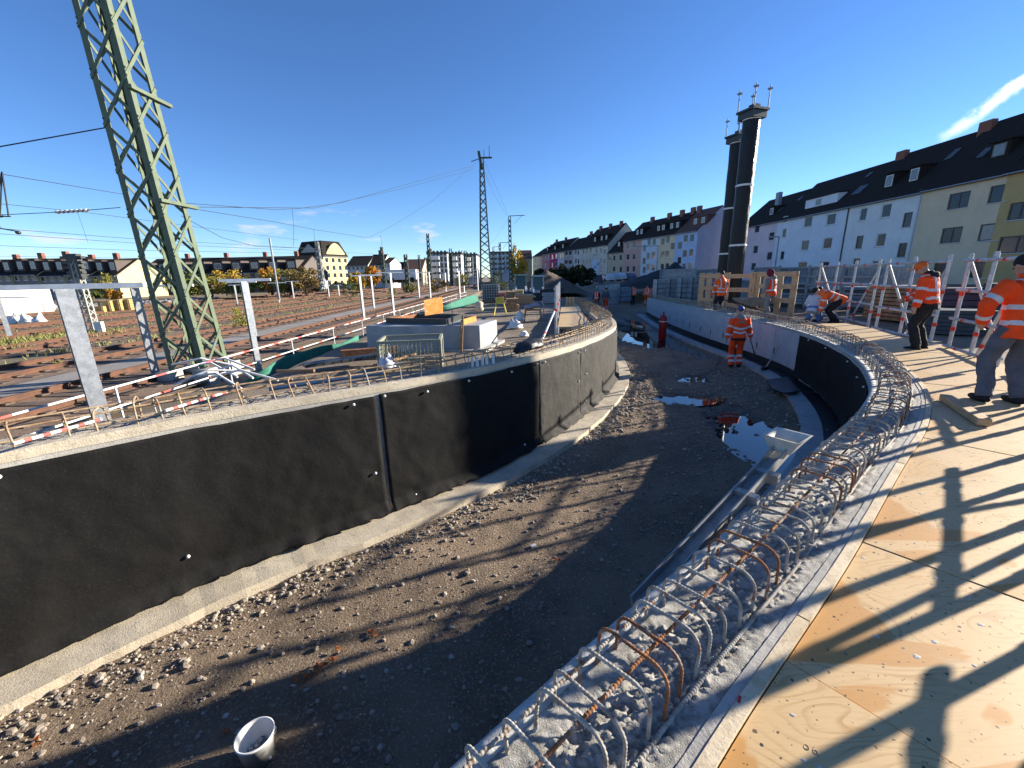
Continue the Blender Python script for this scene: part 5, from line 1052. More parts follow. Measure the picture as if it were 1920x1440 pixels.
# timber barrier in front of the columns
def barrier(P, Q, label, verts, hs, wv=.22):
    P, Q = Vector(P), Vector(Q); d = (Q - P).normalized(); n = Vector((d.y, -d.x, 0)); n = n if n.dot(Vector((0, -1, 0))) > 0 else -n; t = thing('timber_barrier', label, 'barrier', P, 'timber barriers round the columns')
    for f in verts: c = P.lerp(Q, f); mb = MB(); mb.bar(c, c + Vector((0, 0, 1.75)), wv, .035, up=n); mb.build('upright_board', TIMBER, t)
    for z in hs: mb = MB(); mb.bar(P + n * .04 + Vector((0, 0, z)), Q + n * .04 + Vector((0, 0, z)), .035, .17); mb.build('rail_board', TIMBER, t)
bp = [Vector((at(1312, 560, 18.5).x, 18.5, -.1)), Vector((at(1362, 560, 17.8).x, 17.8, -.1)), Vector((at(1408, 560, 16.9).x, 16.9, -.1)), Vector((at(1488, 560, 15.6).x, 15.6, -.1))]
barrier(bp[0], bp[1], 'timber barrier panel behind the worker with dark trousers', (.02, .3, .62, .95), (.12, .62, 1.12, 1.62)); barrier(bp[1], bp[2], 'long timber boards running in front of the black columns', (.98,), (.42, 1.05, 1.6)); barrier(bp[2] + Vector((.1, -.03, 0)), bp[3], 'timber barrier panel behind the worker in a maroon hood', (.04, .28, .62, .97), (.15, .68, 1.2, 1.66))
# wheelbarrow
p = Vector((at(1408, 583, 16.2).x, 16.2, .0)); t = thing('wheelbarrow', 'grey wheelbarrow tray in front of the timber barrier', 'wheelbarrow', p)
mb = MB(); mb.rings([[p + Vector((x * a, y * b, z)) for x, y in ((-1, -1), (1, -1), (1.25, 1), (-1, 1))] for z, a, b in ((.38, .35, .22), (.68, .62, .36))], cap=False); mb.add([p + Vector((x * .35, y * .22, .38)) for x, y in ((-1, -1), (1, -1), (1.25, 1), (-1, 1))], [(0, 1, 2, 3)]); mb.build('tray', mat('tray_grey', (.30, .29, .26), (.22, .21, .19), 6, .6), t)
mb = MB(); mb.tube([p + Vector((.75, 0, .1)), p + Vector((.75, .09, .1))], .18, 14); mb.build('wheel', BLACKP, t)
for sg in (-1, 1): mb = MB(); mb.tube([p + Vector((.75, sg * .05, .15)), p + Vector((-.2, sg * .22, .36)), p + Vector((-.95, sg * .3, .62))], .02, 8); mb.build('handle', DARKSTEEL, t); mb = MB(); mb.tube([p + Vector((-.35, sg * .25, .4)), p + Vector((-.45, sg * .25, -.05))], .018, 8); mb.build('leg', DARKSTEEL, t)
# grey crate stacks and steel formwork racks
def stack(px, pyb, pyt, wpx, Y, label, m, n=5, dep=.9):
    p = at(px, pyb, Y); p.z = min(p.z, -.05); w = wpx * Y / F_PX; hgt = at(px, pyt, Y).z - p.z; t = thing('crate_stack', label, 'crates', p, 'stacks of grey formwork crates')
    for j in range(n):
        z = p.z + hgt * j / n; hh = hgt / n * .88; mb = MB(); mb.box((p.x, Y + dep / 2, z + hh / 2), (w, dep, hh)); mb.box((p.x, Y - .012, z + hh * .85), (w * .98, .03, hh * .14)); mb.box((p.x, Y - .012, z + hh * .12), (w * .98, .03, hh * .12)); o = mb.build('crate', m, t)
    for sx in (-1, 1): mb = MB(); mb.box((p.x + sx * (w / 2 + .025), Y - .02, p.z + hgt / 2), (.04, .05, hgt)); mb.build('corner_post', DARKSTEEL, t)
PALEG = mat('crate_pale_grey', (.34, .38, .40), (.25, .29, .31), 4, .5, .1, 40, metal=.2)
for k, (px, w, m) in enumerate([(1240, 17, PALEG), (1262, 14, STEELGREY), (1284, 15, PALEG), (1303, 12, STEELGREY)]): stack(px, 566 - k, 523 - k, w, 27 - k * .8, ('pale grey crate stack leftmost beside the two workers', 'darker crate stack second from the left', 'pale grey crate stack third from the left', 'dark crate stack touching the timber barrier')[k], m)
for k, (px, pb, pt_, w) in enumerate([(1130, 565, 535, 18), (1150, 570, 532, 22), (1173, 565, 538, 20)]): stack(px, pb, pt_, w, 36 - k, ('grey mesh crate stack behind the two far trench workers', 'grey crate stack in the yard, nearest the trench end', 'blue-grey crate stack left of the lone far worker')[k], (PALEG, PALEG, STEELBLUE)[k], 3)
def rack(px0, px1, Y0, Y1, zt, label, seed, slat=True):
    p, q = at(px0, 550, Y0), at(px1, 550, Y1); p.z = q.z = -.1; d = (q - p).normalized(); n = Vector((-d.y, d.x, 0)); n = n if n.y > 0 else -n; t = thing('formwork_rack', label, 'rack', (p + q) / 2, 'steel formwork racks'); rd = random.Random(seed); Z = Vector((0, 0, 1)); L = (q - p).length
    zz = .0; k = 0
    while zz < zt * .52:
        h_ = rd.uniform(.10, .2); mb = MB(); a, b = p + d * rd.uniform(0, .15) + Z * (zz + h_ / 2), q - d * rd.uniform(0, .15) + Z * (zz + h_ / 2); mb.bar(a + n * .5, b + n * .5, 1.0, h_ * .82); mb.build('stacked_panel', (STEELBLUE, STEELGREY, DARKSTEEL)[rd.randrange(3)], t); zz += h_
    mb = MB()
    for f in np.arange(.02, .99, .11 / L * 1.2): c = p.lerp(q, f) + n * .12; mb.bar(c + Z * (zz + .05), c + Z * zt, .045, .12, up=d)
    tag(mb.build('frame_panel', STEELBLUE if seed % 2 else STEELGREY, t), kind='stuff')
    for zq in (zz + .06, (zz + zt) / 2, zt): mb = MB(); mb.bar(p + Z * zq, q + Z * zq, .06, .07); mb.build('rail', STEELGREY, t)
    for f in (0, 1): c = p.lerp(q, f); mb = MB(); mb.bar(c, c + Z * (zt + .1), .07); mb.build('post', STEELGREY, t)
    mb = MB(); mb.bar(p + n * .35 + Z * zz, p + n * .35 + Z * zt + d * .01, .9, .03, up=n); 
RK = [(1236, 1300, 31, 28, 2.0, 'formwork rack behind the grey crate stacks'), (1302, 1366, 27.5, 25, 1.95, 'formwork rack behind the left timber barrier panel'), (1410, 1455, 24, 22.5, 1.95, 'formwork rack right of the black columns'), (1457, 1510, 22, 20.6, 1.9, 'formwork rack behind the right timber barrier panel'), (1512, 1575, 20.3, 18.9, 1.9, 'formwork rack seen through the farthest scaffold guardrail'), (1577, 1650, 18.6, 17.2, 1.85, 'formwork rack behind the slanting scaffold brace'), (1652, 1722, 17, 15.8, 1.8, 'formwork rack left of the worker in the orange cap')]
for k, a in enumerate(RK): rack(*a, k)
for k, (px, Y) in enumerate([(1688, 14.6), (1725, 13.8)]):
    p = at(px, 600, Y); p.z = -.1; mb = MB(); rd = random.Random(k)
    for j in range(9): mb.rbox((p.x, Y + .4, p.z + .09 + j * .13), (1.3 + rd.uniform(-.08, .08), .9, .10), rd.uniform(-.05, .05))
    t = thing('timber_stack', ('weathered timber stack behind the scaffold, left of the orange-capped worker', 'weathered timber stack hidden behind the orange-capped worker')[k], 'timber', p, 'weathered timber stacks'); tag(mb.build('board', OLDWOOD, t), kind='stuff')
for k, (px0, px1, Y, zt, c, lab) in enumerate([(1760, 1870, 13.5, 1.15, (.10, .05, .07), 'dark tarpaulin-covered pile behind the near scaffold guardrail'), (1745, 1900, 11.5, .65, (.05, .06, .07), 'low dark pile of steel sheets behind the near scaffold'), (1870, 2000, 12.5, 1.3, (.06, .05, .06), 'dark covered pile at the right picture edge')]):
    p, q = at(px0, 600, Y), at(px1, 600, Y - .8); p.z = q.z = -.1; mb = MB(); n_ = 12
    for j in range(6): mb.bar(p + Vector((0, .5, zt * (j + .4) / 6)), q + Vector((0, .5, zt * (j + .4) / 6 )), 1.2 - .05 * j, zt / 6 * .9)
    t = thing('covered_pile', lab, 'pile', p); tag(mb.build('sheet', plain('pile%d' % k, c, .6), t), kind='stuff')
# ================================================================ LEFT PLATFORM OBJECTS
def quadbox(mb, P4, z0, z1):
    return mb.rings([[Vector((x, y, z)) for x, y in P4] for z in (z0, z1)])
B1, B2, B3 = atz(690, 656, 0), atz(901, 656, 0), atz(933, 640, 0); B4 = B1 + (B3 - B2) + Vector((.0, .5, 0)); bt = at(676, 612, B1.y).z
cb = thing('concrete_block', 'large grey concrete foundation block on the site platform', 'foundation', (B1 + B3) / 2)
PQ = [(p.x, p.y) for p in (B1, B2, B3, B4)]; cx, cy = sum(p[0] for p in PQ) / 4, sum(p[1] for p in PQ) / 4
mb = MB(); quadbox(mb, PQ, -.1, bt); ob = mb.build('block', CONC_G, cb); md = ob.modifiers.new('b', 'BEVEL'); md.width = .02; md.segments = 2
mb = MB(); PS = [(cx + (x - cx) * 1.12, cy + (y - cy) * 1.25) for x, y in PQ]; quadbox(mb, PS, -.12, .03); mb.build('base_slab', CONC, cb)
ins_ = [Vector(((B1 + (B2 - B1) * a + (B4 - B1) * b).x, (B1 + (B2 - B1) * a + (B4 - B1) * b).y, bt)) for a, b in ((.08, .35), (.70, .12), (.66, .85), (.2, .95))]
t = thing('edge_formwork', 'dark rusty steel formwork lying on top of the concrete block', 'formwork', ins_[0])
for i in range(4): mb = MB(); p, q = ins_[i], ins_[(i + 1) % 4]; mb.bar(p + Vector((0, 0, .07)), q + Vector((0, 0, .07)), .06, .14); mb.build('frame_bar', (DARKSTEEL, RUST)[i == 3], t)
p = ins_[1].lerp(ins_[0], .28) + Vector((0, .2, 0)); q0, q1 = at(797, 592, p.y), at(827, 588, p.y + .1); zt = at(795, 563, p.y).z
mb = MB(); mb.rings([[Vector((q0.x, p.y + d, q0.z)), Vector((q1.x + .01, p.y + .33 + d, q1.z)), Vector((q1.x + .01, p.y + .33 + d, zt + .06)), Vector((q0.x, p.y + d, zt))] for d in (0, .03)]); solo(mb, 'orange_board', mat('orange_paint', (.75, .25, .02), (.62, .36, .10), 5, .6, c3=(.85, .55, .30), s3=7, f3=.7), 'orange painted board standing upright on the concrete block', 'board')
p, q = B2.lerp(B3, .35), B2.lerp(B4, .12); a, b = at(868, 594, B2.y + .2), at(891, 583, B2.y + 1.0); mb = MB(); mb.bar(Vector((a.x, a.y, bt + .07)), Vector((b.x, b.y, bt + .07)), .04, .13); solo(mb, 'orange_plank', plain('orange_plank', (.70, .22, .03), .6), 'orange plank lying on the block edge', 'plank')
for k, (xa, ya, xb, yb_) in enumerate([(866, 660, 868, 590), (861, 658, 866, 600), (850, 655, 848, 580)]):
    a = atz(xa, ya, .0); b = at(xb, yb_, a.y + .12); mb = MB(); mb.bar(a, b, .045 if k < 2 else .015, .03 if k < 2 else .015); solo(mb, 'prop', OLDWOOD if k < 2 else DARKSTEEL, ('weathered timber prop leaning on the concrete block front', 'second timber prop close left of the leaning one', 'thin steel rod standing before the block front')[k], 'prop')
# wire crate and debris in front of the block
p = atz(765, 690, .05); w = 1.15; t = thing('wire_crate', 'olive metal wire crate behind the rebar, in front of the block', 'crate', p); OLV = plain('olive_steel', (.26, .27, .20), .6); c = p + Vector((0, .45, 0)); E = Euler((0, 0, .12)).to_matrix()
fr = [c + E @ Vector((x * w / 2, y * .42, 0)) for x, y in ((-1, -1), (1, -1), (1, 1), (-1, 1))]
for i in range(4):
    a, b = fr[i], fr[(i + 1) % 4]
    mb = MB(); mb.bar(a + Vector((0, 0, .5)), b + Vector((0, 0, .5)), .05, .05); mb.bar(a, b, .05, .05); mb.bar(a, a + Vector((0, 0, .52)), .05); mb.build('frame_bar', OLV, t)
    mb = MB()
    for f in lin(.06, .94, 14): mb.bar(a.lerp(b, f), a.lerp(b, f) + Vector((0, 0, .5)), .008)
    for f in lin(.1, .9, 6): mb.bar(a + Vector((0, 0, .5 * f)), b + Vector((0, 0, .5 * f)), .008)
    tag(mb.build('mesh_panel', OLV, t), kind='stuff')
sack(725, 690, 34, 22, 'white plastic sack beside the wire crate', .1, plain('sack_blue', (.55, .58, .64), .5), seed=9)
a, b = atz(640, 668, .1), atz(745, 660, .1); mb = MB(); mb.bar(a + Vector((0, 0, .06)), b + Vector((0, 0, .06)), .16, .14); solo(mb, 'steel_girder', RUST, 'rusty steel girder lying before the concrete block', 'girder')
a, b = atz(570, 690, .1), atz(700, 672, .1); mb = MB(); mb.bar(a + Vector((0, 0, .05)), b + Vector((0, 0, .05)), .3, .06); solo(mb, 'metal_sheet', DARKSTEEL, 'flat dark metal sheet lying left of the wire crate', 'sheet')
for k, (xa, ya, xb, yb_, m, lab) in enumerate([(505, 735, 720, 705, GALV, 'long galvanised pipe lying behind the rebar'), (520, 700, 590, 700, OLDWOOD, 'pale wooden lath lying by the green net'), (700, 690, 780, 668, OLDWOOD, 'wooden lath lying across the wire crate foot'), (860, 690, 925, 680, GALV, 'short grey pipe lying on the left wall by the black bundle')]):
    a, b = atz(xa, ya, .35 if k in (0, 3) else .1), atz(xb, yb_, .35 if k in (0, 3) else .1); mb = MB(); mb.tube([a + Vector((0, 0, .04)), b + Vector((0, 0, .05))], .03, 8); solo(mb, 'pipe' if m is GALV else 'wooden_lath', m, lab, 'pipe' if m is GALV else 'lath')
for k, px in enumerate([(886, 682), (895, 681), (905, 679), (913, 678), (925, 676)]): p = atz(px[0], px[1] + 8, .42); mb = MB(); mb.lathe((p.x, p.y, p.z), [(.02, 0), (.022, .02), (.022, .15), (.017, .155)], 10); solo(mb, 'sleeve', WHITEP, ('white sleeve standing left in the row among the rebar', 'second white sleeve from the left among the rebar', 'middle white sleeve among the rebar', 'fourth white sleeve from the left among the rebar', 'rightmost white sleeve, next to the black bundle')[k], 'sleeve', 'white plastic sleeves among the rebar')
# water tank
p = atz(920, 567, 0); t = thing('water_tank', 'dark caged water tank on the platform before the central mast', 'tank', p); mb = MB(); mb.box((p.x, p.y + .5, p.z + .66), (1.08, .98, 1.0)); o = mb.build('tank_body', mat('tank_dark', (.03, .032, .035), (.05, .05, .055), 4, .35), t); md = o.modifiers.new('b', 'BEVEL'); md.width = .06; md.segments = 3
mb = MB()
for x in lin(-.58, .58, 8): mb.bar((p.x + x, p.y - .03, .16), (p.x + x, p.y - .03, 1.2), .025)
for z in lin(.18, 1.2, 7): mb.bar((p.x - .6, p.y - .05, z), (p.x + .6, p.y - .05, z), .022)
for y in lin(0, 1, 7): mb.bar((p.x + .6, p.y + y, .16), (p.x + .6, p.y + y, 1.2), .025)
for z in lin(.18, 1.2, 7): mb.bar((p.x + .62, p.y - .03, z), (p.x + .62, p.y + 1.05, z), .022)
mb.build('cage', GALV, t); mb = MB()
for y in (.1, .5, .9): mb.box((p.x, p.y + y, p.z + .06), (1.2, .12, .12))
tag(mb.build('pallet', OLDWOOD, t), kind='stuff')
# timber stacks, crates
def bstack(px0, px1, pyb, pyt, label, m, z=0, n=6, dep=.9, name='timber_stack', cat='timber'):
    p, q = atz(px0, pyb, z), atz(px1, pyb, z); hgt = at(px0, pyt, p.y).z - z; t = thing(name, label, cat, ((p.x + q.x) / 2, p.y, z)); mb = MB(); rd = random.Random(px0)
    for j in range(n): s = rd.uniform(-.08, .08) * (q.x - p.x); mb.rbox(((p.x + q.x) / 2 + s, p.y + dep / 2, z + hgt * (j + .5) / n), ((q.x - p.x) * rd.uniform(.85, 1.0), dep, hgt / n * .86), rd.uniform(-.05, .05))
    tag(mb.build('board', m, t), kind='stuff'); return t
bstack(950, 974, 584, 560, 'brown wooden crate low in front of the timber pile', OLDWOOD, 0, 4, .7, 'wooden_crate', 'crate'); bstack(948, 968, 574, 547, 'dark plank stack at the left of the timber pile', OLDWOOD, 0, 8, 1.2); bstack(968, 1003, 570, 553, 'wide plank stack at the right of the timber pile', TIMBER, 0, 6, 1.0); bstack(962, 984, 566, 544, 'pale yellow new boards piled highest on the platform', PLY2, 0, 5, 1.0)
bstack(934, 949, 568, 549, 'faded red crate beside the water tank', plain('crate_red', (.45, .13, .10), .7), 0, 2, .6, 'red_crate', 'crate'); bstack(1019, 1043, 569, 549, 'grey block pallet below the black loader blade', CONC_G, 0, 6, .9, 'block_pallet', 'pallet')
p = atz(938, 590, 0); t = thing('trestle', 'yellow folding trestle beside the concrete block', 'trestle', p); YEL = plain('trestle_yellow', (.62, .50, .06), .5)
mb = MB(); mb.bar(p + Vector((-.2, .1, .62)), p + Vector((.18, .1, .66)), .12, .28); mb.build('top', YEL, t)
for sx in (-.22, .22):
    for sy in (-.15, .3): mb = MB(); mb.bar(p + Vector((sx * .7, .1, .6)), p + Vector((sx * 1.3, sy, 0)), .04); mb.build('leg', YEL, t)
p = atz(900, 585, .9); mb = MB(); mb.lathe(at(899, 583, B2.y + .9), [(.09, 0), (.12, .05), (.09, .12), (.11, .2), (.06, .24)], 12); solo(mb, 'plaster_tub', mat('tub_beige', (.5, .44, .3), (.4, .35, .25), 6, .7), 'small beige tub at the back edge of the concrete block', 'tub', smooth=True)
sack(967, 616, 30, 14, 'white rubble sack lying open on the platform soil', 0, seed=12); sack(983, 631, 17, 9, 'small white sack lying nearer the left wall', 0, seed=14); sack(974, 602, 18, 14, 'upright white sack behind the open one', 0, seed=17)
p = atz(1000, 602, 0); t = thing('cement_mixer', 'wooden and steel trestle cart loaded with grey bags', 'cart', p)
mb = MB(); mb.rbox(p + Vector((0, .3, .42)), (.62, .5, .06)); mb.build('bed', OLDWOOD, t); t.name = 'trestle_cart'; ORG['trestle_cart'] = Vector(p)
for sx in (-.28, .28):
    for sy in (.1, .5): mb = MB(); mb.bar(p + Vector((sx, sy, .4)), p + Vector((sx * 1.25, sy, -.02)), .05); mb.build('leg', OLDWOOD, t)
for k in range(2): mb = MB(); mb.ellip(p + Vector((-.12 + .2 * k, .3, .53 + .05 * k)), (.22, .2, .1)); mb.build('bag', plain('bag_grey', (.3, .28, .32), .8), t, smooth=True)
mb = MB(); mb.tube([p + Vector((.35, .3, .1)), p + Vector((.45, .3, .5)), p + Vector((.35, .3, .75))], .02, 6); mb.build('handle', GALV, t)
# left deck with guardrail
zd = .22; D = [atz(1046, 616, zd), atz(1111, 615, zd), atz(1083, 576, zd), atz(1052, 577, zd)]
mb = MB(); n = 8; mb.rings([[D[0], D[1], D[2], D[3]], [p + Vector((0, 0, .05)) for p in D]]); solo(mb, 'work_platform', PLY2, 'plywood work platform behind the far end of the left wall', 'platform')
t = thing('scaffold_guardrail', 'scaffold guardrail along the left edge of the plywood work platform', 'guardrail', D[0])
for f in (0, .33, .66, 1): p = D[0].lerp(D[3], f) - Vector((.06, 0, .3)); mb = MB(); banded(mb, p, p + Vector((0, 0, 1.5)), .035, (.55,)); mb.build('post', [ALU, CLAMP], t)
for z in (.35, .8, 1.1): mb = MB(); banded(mb, D[0] + Vector((-.1, 0, z)), D[3] + Vector((-.1, 0, z)), .03, (.2, .5, .8)); mb.build('rail', [ALU, CLAMP], t)
a, b = atz(1010, 652, .05), D[0] + Vector((-.1, .0, .5)); mb = MB(); banded(mb, a, b, .03, (.35,)); mb.build('brace', [ALU, CLAMP], t)
mb = MB(); q = atz(1045, 650, .1); banded(mb, q, q + Vector((0, 0, .45)), .035, ()); mb.build('foot_jack', [ALU, CLAMP], t)
for k, px in enumerate((1002, 1031, 1037, 1043)): p = atz(px, 654, .1); mb = MB(); mb.tube([p, p + Vector((0, 0, .22))], .03, 8); solo(mb, 'scaffold_spigot', GALV, ('short steel spigot standing left of the red and white brace', 'short steel spigot left in the group of three', 'middle steel spigot in the group of three', 'right steel spigot in the group of three')[k], 'spigot', 'steel spigots behind the left wall')
mb = MB(); a, b = atz(1008, 655, .08), atz(1040, 654, .08); mb.bar(a, b, .06, .05); solo(mb, 'scaffold_tube', GALV, 'grey scaffold tube lying flat at the brace foot', 'tube')
for k, px in enumerate((1063, 1069, 1075)): p = atz(px, 574, .2); mb = MB(); mb.bar(p, p + Vector((0, 0, .42)), .12, .1); solo(mb, 'timber_post', TIMBER, ('short timber post leftmost of three at the platform end', 'middle of three short timber posts at the platform end', 'rightmost of three short timber posts at the platform end')[k], 'post', 'short timber posts')
# tractors
def tractor(px, Y, label, c, blade=False, s=1.0):
    p = at(px, 560, Y); p.z = -.6; t = thing('wheel_loader', label, 'loader', p, 'wheel loaders in the yard'); m = plain('loader_' + label[:8], c, .45); V = lambda x, y, z: p + Vector((x * s, y * s, z * s))
    mb = MB(); 
    for x, y in ((-.55, 0), (.55, 0), (-.6, 1.2), (.6, 1.2)): mb.bar(V(x, y, 1.1), V(x * .9, y + .1, 2.35), .09 * s)
    mb.rings([[V(-.62, -.1, z), V(.62, -.1, z), V(.62, 1.35, z), V(-.62, 1.35, z)] for z in (2.33, 2.47)]); mb.build('cab_frame', m, t)
    mb = MB(); mb.rings([[V(-.54, .05, 1.1), V(.54, .05, 1.1), V(.54, 1.2, 1.1), V(-.54, 1.2, 1.1)], [V(-.48, .14, 2.33), V(.48, .14, 2.33), V(.5, 1.25, 2.33), V(-.5, 1.25, 2.33)]]); mb.build('cab_glass', plain('cab_glass', (.025, .05, .05), .08, 0, .5), t)
    mb = MB(); mb.rings([[V(-.75, -.2, .55), V(.75, -.2, .55), V(.75, 2.4, .55), V(-.75, 2.4, .55)], [V(-.65, 0, 1.1), V(.65, 0, 1.1), V(.65, 2.3, 1.25), V(-.65, 2.3, 1.25)]]); mb.build('body', m, t)
    for sx in (-1, 1):
        for y in (.1, 1.8): mb = MB(); mb.tube([V(sx * .62, y, .5), V(sx * 1.0, y, .5)], .5 * s, 16); w = mb.build('wheel', BLACKP, t); mb = MB(); mb.tube([V(sx * .98, y, .5), V(sx * 1.02, y, .5)], .24 * s, 12); mb.build('rim', WHITEP, w)
        mb = MB(); mb.bar(V(sx * .45, .0, 1.3), V(sx * .45, -1.3, .6), .14 * s, .2 * s); mb.build('lift_arm', WHITEP, t)
    mb = MB(); ww = 1.6 if blade else .9; mb.rings([[V(x, -1.3, .9), V(x, -1.9, .75), V(x, -1.95, .25), V(x, -1.3, .15)] for x in (-ww, ww)]); mb.build('bucket', BLACKP, t)
tractor(977, 40, 'green-cabbed wheel loader on the left of the pair', (.30, .36, .30)); tractor(1009, 38, 'white-cabbed wheel loader with a wide black blade', (.50, .52, .50), True, .95)
p = at(1034, 548, 27); mb = MB(); mb.bar(at(1012, 546, 27), at(1056, 542, 27), .3, .22); solo(mb, 'loader_blade', BLACKP, 'long black beam resting above the grey block pallet', 'beam')
# ================================================================ TRENCH OBJECTS
# metal chute with hopper leaning on the right wall
CH = mat('chute_grey', (.36, .36, .34), (.26, .26, .25), 6, .5, .1, 50, metal=.2, c3=(.48, .46, .42), s3=30, f3=.5)
a, b = atz(1215, 1130, -.62), atz(1480, 838, .12); a = Vector((*RW.pt(RW.near(.35, 2.0), -.22), -.62)); t = thing('metal_chute', 'long grey metal chute with a hopper top leaning along the right wall', 'chute', a)
b = atz(1468, 842, .22); a = atz(1215, 1118, -.25); d = (b - a).normalized(); sd = d.cross(Vector((0, 0, 1))).normalized(); up_ = sd.cross(d)
def V(f, x, z): return a.lerp(b, f) + sd * x + up_ * z
mb = MB(); mb.rings([[V(f, -.055, .05), V(f, -.055, -.04), V(f, .055, -.04), V(f, .055, .05), V(f, .045, .05), V(f, .045, -.012), V(f, -.045, -.012), V(f, -.045, .05)] for f in (-.05, 1)]); mb.build('channel', CH, t)
mb = MB(); mb.rings([[V(f, -.062, .04), V(f, -.056, .04), V(f, -.056, -.06), V(f, -.062, -.06)] for f in (-.05, .62)]); mb.build('side_rail', GALV, t)
mb = MB()
for f in (.05, .2, .36, .5): mb.box(V(f, -.0635, -.005), (.03, .03, .03), Matrix((sd, d, up_)).transposed())
tag(mb.build('slot', BLACKP, t), kind='stuff')
mb = MB(); mb.box(V(.12, -.064, -.005), (.004, .06, .05), Matrix((sd, d, up_)).transposed()); mb.build('green_marking', plain('marking_green', (.03, .32, .16), .5), t)
for f, z in ((.62, .0), (.80, -.02)): mb = MB(); mb.box(V(f, .03, z - .01), (.19, .05, .10), Matrix((sd, d, up_)).transposed()); mb.build('bracket', CH, t)
mb = MB(); q0 = b + Vector((0, 0, .0)); W0, W1 = .078, .135
r0 = [q0 + sd * x * W0 + d * y for x, y in ((-1, -.06), (1, -.06), (1, .06), (-1, .06))]; r1 = [q0 + Vector((0, 0, .105)) + sd * x * W1 + Vector((d.x, d.y, 0)).normalized() * y for x, y in ((-1, -.08), (1, -.08), (1, .20), (-1, .20))]; cen = lambda r: sum(r, Vector()) / 4
mb.rings([r0, r1, [p + Vector((0, 0, .008)) + (p - cen(r1)) * .06 for p in r1], [p.lerp(cen(r1), .07) + Vector((0, 0, .005)) for p in r1], [p.lerp(cen(r0), .25) + Vector((0, 0, .02)) for p in r0]]); mb.build('hopper', mat('hopper_pale', (.56, .54, .46), (.42, .40, .34), 8, .6, .1, 40), t)
# bucket
p = atz(487, 1420, zF(2)); p.z = floor_z(p.x, p.y); t = thing('bucket', 'white plastic bucket with pebbles on the gravel, bottom left', 'bucket', p); BW = mat('bucket_white', (.72, .72, .70), (.62, .61, .58), 6, .4)
mb = MB(); mb.lathe(p, [(.001, .004), (.085, .004), (.088, .0), (.112, .185), (.118, .19), (.118, .205), (.108, .205), (.105, .19), (.083, .012), (.001, .01)], 32, cap=False); mb.build('pail', BW, t, smooth=True)
mb = MB(); rd = random.Random(2)
for k in range(26): rr_ = .075 * math.sqrt(rd.random()); an = rd.uniform(0, 6.28); mb.ellip(p + Vector((rr_ * math.cos(an) + .01, rr_ * math.sin(an), .035 + rd.uniform(0, .035))), (.022, .015, .014), 6, 8, Euler((rd.uniform(-.4, .4), 0, an)).to_matrix())
tag(mb.build('pebble', plain('pebble_grey', (.38, .38, .38), .7), t, smooth=True), kind='stuff')
mb = MB(); mb.tube([p + Vector((.12 * math.cos(x), .12 * math.sin(x) * .98, .19 - .05 * math.sin(x))) for x in lin(0.1, math.pi - .1, 18)], .003, 6); mb.build('handle', GALV, t)
# gas cylinder and hose
p = atz(1241, 637, -1.1); p.z = -1.1; t = thing('gas_cylinder', 'tall red gas cylinder standing in the trench', 'cylinder', p); RC = mat('cylinder_red', (.30, .012, .014), (.22, .010, .012), 5, .35)
mb = MB(); mb.lathe(p, [(.13, 0), (.16, .03), (.165, .9), (.15, .98), (.09, 1.05), (.045, 1.08), (.045, 1.11), (.001, 1.11)], 24); mb.build('body', RC, t, smooth=True); mb = MB(); mb.lathe(p, [(.166, .78), (.168, .785), (.168, .81), (.166, .815)], 24); mb.build('band', WHITEP, t); mb = MB(); mb.lathe(p + Vector((0, 0, 1.1)), [(.02, 0), (.02, .06), (.045, .06), (.045, .10), (.001, .10)], 12); mb.build('valve', DARKSTEEL, t)
hp = [(1238, 622), (1255, 646), (1262, 668), (1280, 690), (1283, 704), (1305, 706), (1335, 697), (1345, 680), (1350, 668)]
mb = MB(); P = [atz(x, y, -1.09) for x, y in hp]; P = [Vector((*q, -1.075)) for q in zip(*[np.interp(lin(0, len(P) - 1, 60), range(len(P)), [getattr(v, c) for v in P]) for c in 'xy'])]; 
for _ in range(6): P = [P[0]] + [(P[i - 1] + P[i] * 2 + P[i + 1]) / 4 for i in range(1, len(P) - 1)] + [P[-1]]
P[0] = Vector((p.x, p.y - .16, -.7)); mb.tube(P, .014, 6); solo(mb, 'gas_hose', mat('hose_rust', (.16, .12, .10), (.12, .09, .08), 5, .6), 'thin gas hose looping from the red cylinder to the worker', 'hose', smooth=True)
# squeegee pole, plastic mat
a, b = atz(1434, 692, -1.0), at(1463, 646, 11.2); mb = MB(); mb.tube([a, b], .018, 8); t = thing('broom', 'long-handled broom leaning on the facing boards', 'broom', a); mb.build('handle', mat('handle_grey', (.40, .38, .33), (.3, .28, .25), 5, .6), t); mb = MB(); mb.rbox(a + Vector((0, 0, .03)), (.3, .08, .08), .6); mb.build('broom_head', BLACKP, t)
mb = MB(); Q = [atz(x, y, -1.03) for x, y in ((1438, 713), (1475, 708), (1500, 735), (1470, 738), (1448, 730))]; rs = [[q + Vector((0, 0, dz + .03 * fbm(q.x * 3, q.y * 3, 2))) for q in Q] for dz in (0, .03)]; mb.rings(rs); solo(mb, 'plastic_mat', plain('mat_blueblack', (.02, .03, .045), .35), 'dark blue-black plastic sheet lying at the wall foot', 'sheet')
mb = MB(); q = atz(1000, 1025, zF(3.9)); q.z = floor_z(q.x, q.y) + .012; mb.rbox(q, (.06, .035, .02), .5, .2); solo(mb, 'paper_scrap', WHITEP, 'small white scrap lying on the gravel', 'litter')
mb = MB(); P = []
for f in lin(0, 1, 20): x, y = 905 + 75 * f, 1205 + 10 * math.sin(f * 3) - 25 * math.sin(f * 3.1); q = atz(x, y, zF(3)); q.z = floor_z(q.x, q.y) + .015 + .03 * math.sin(f * 3.1); P.append(q)
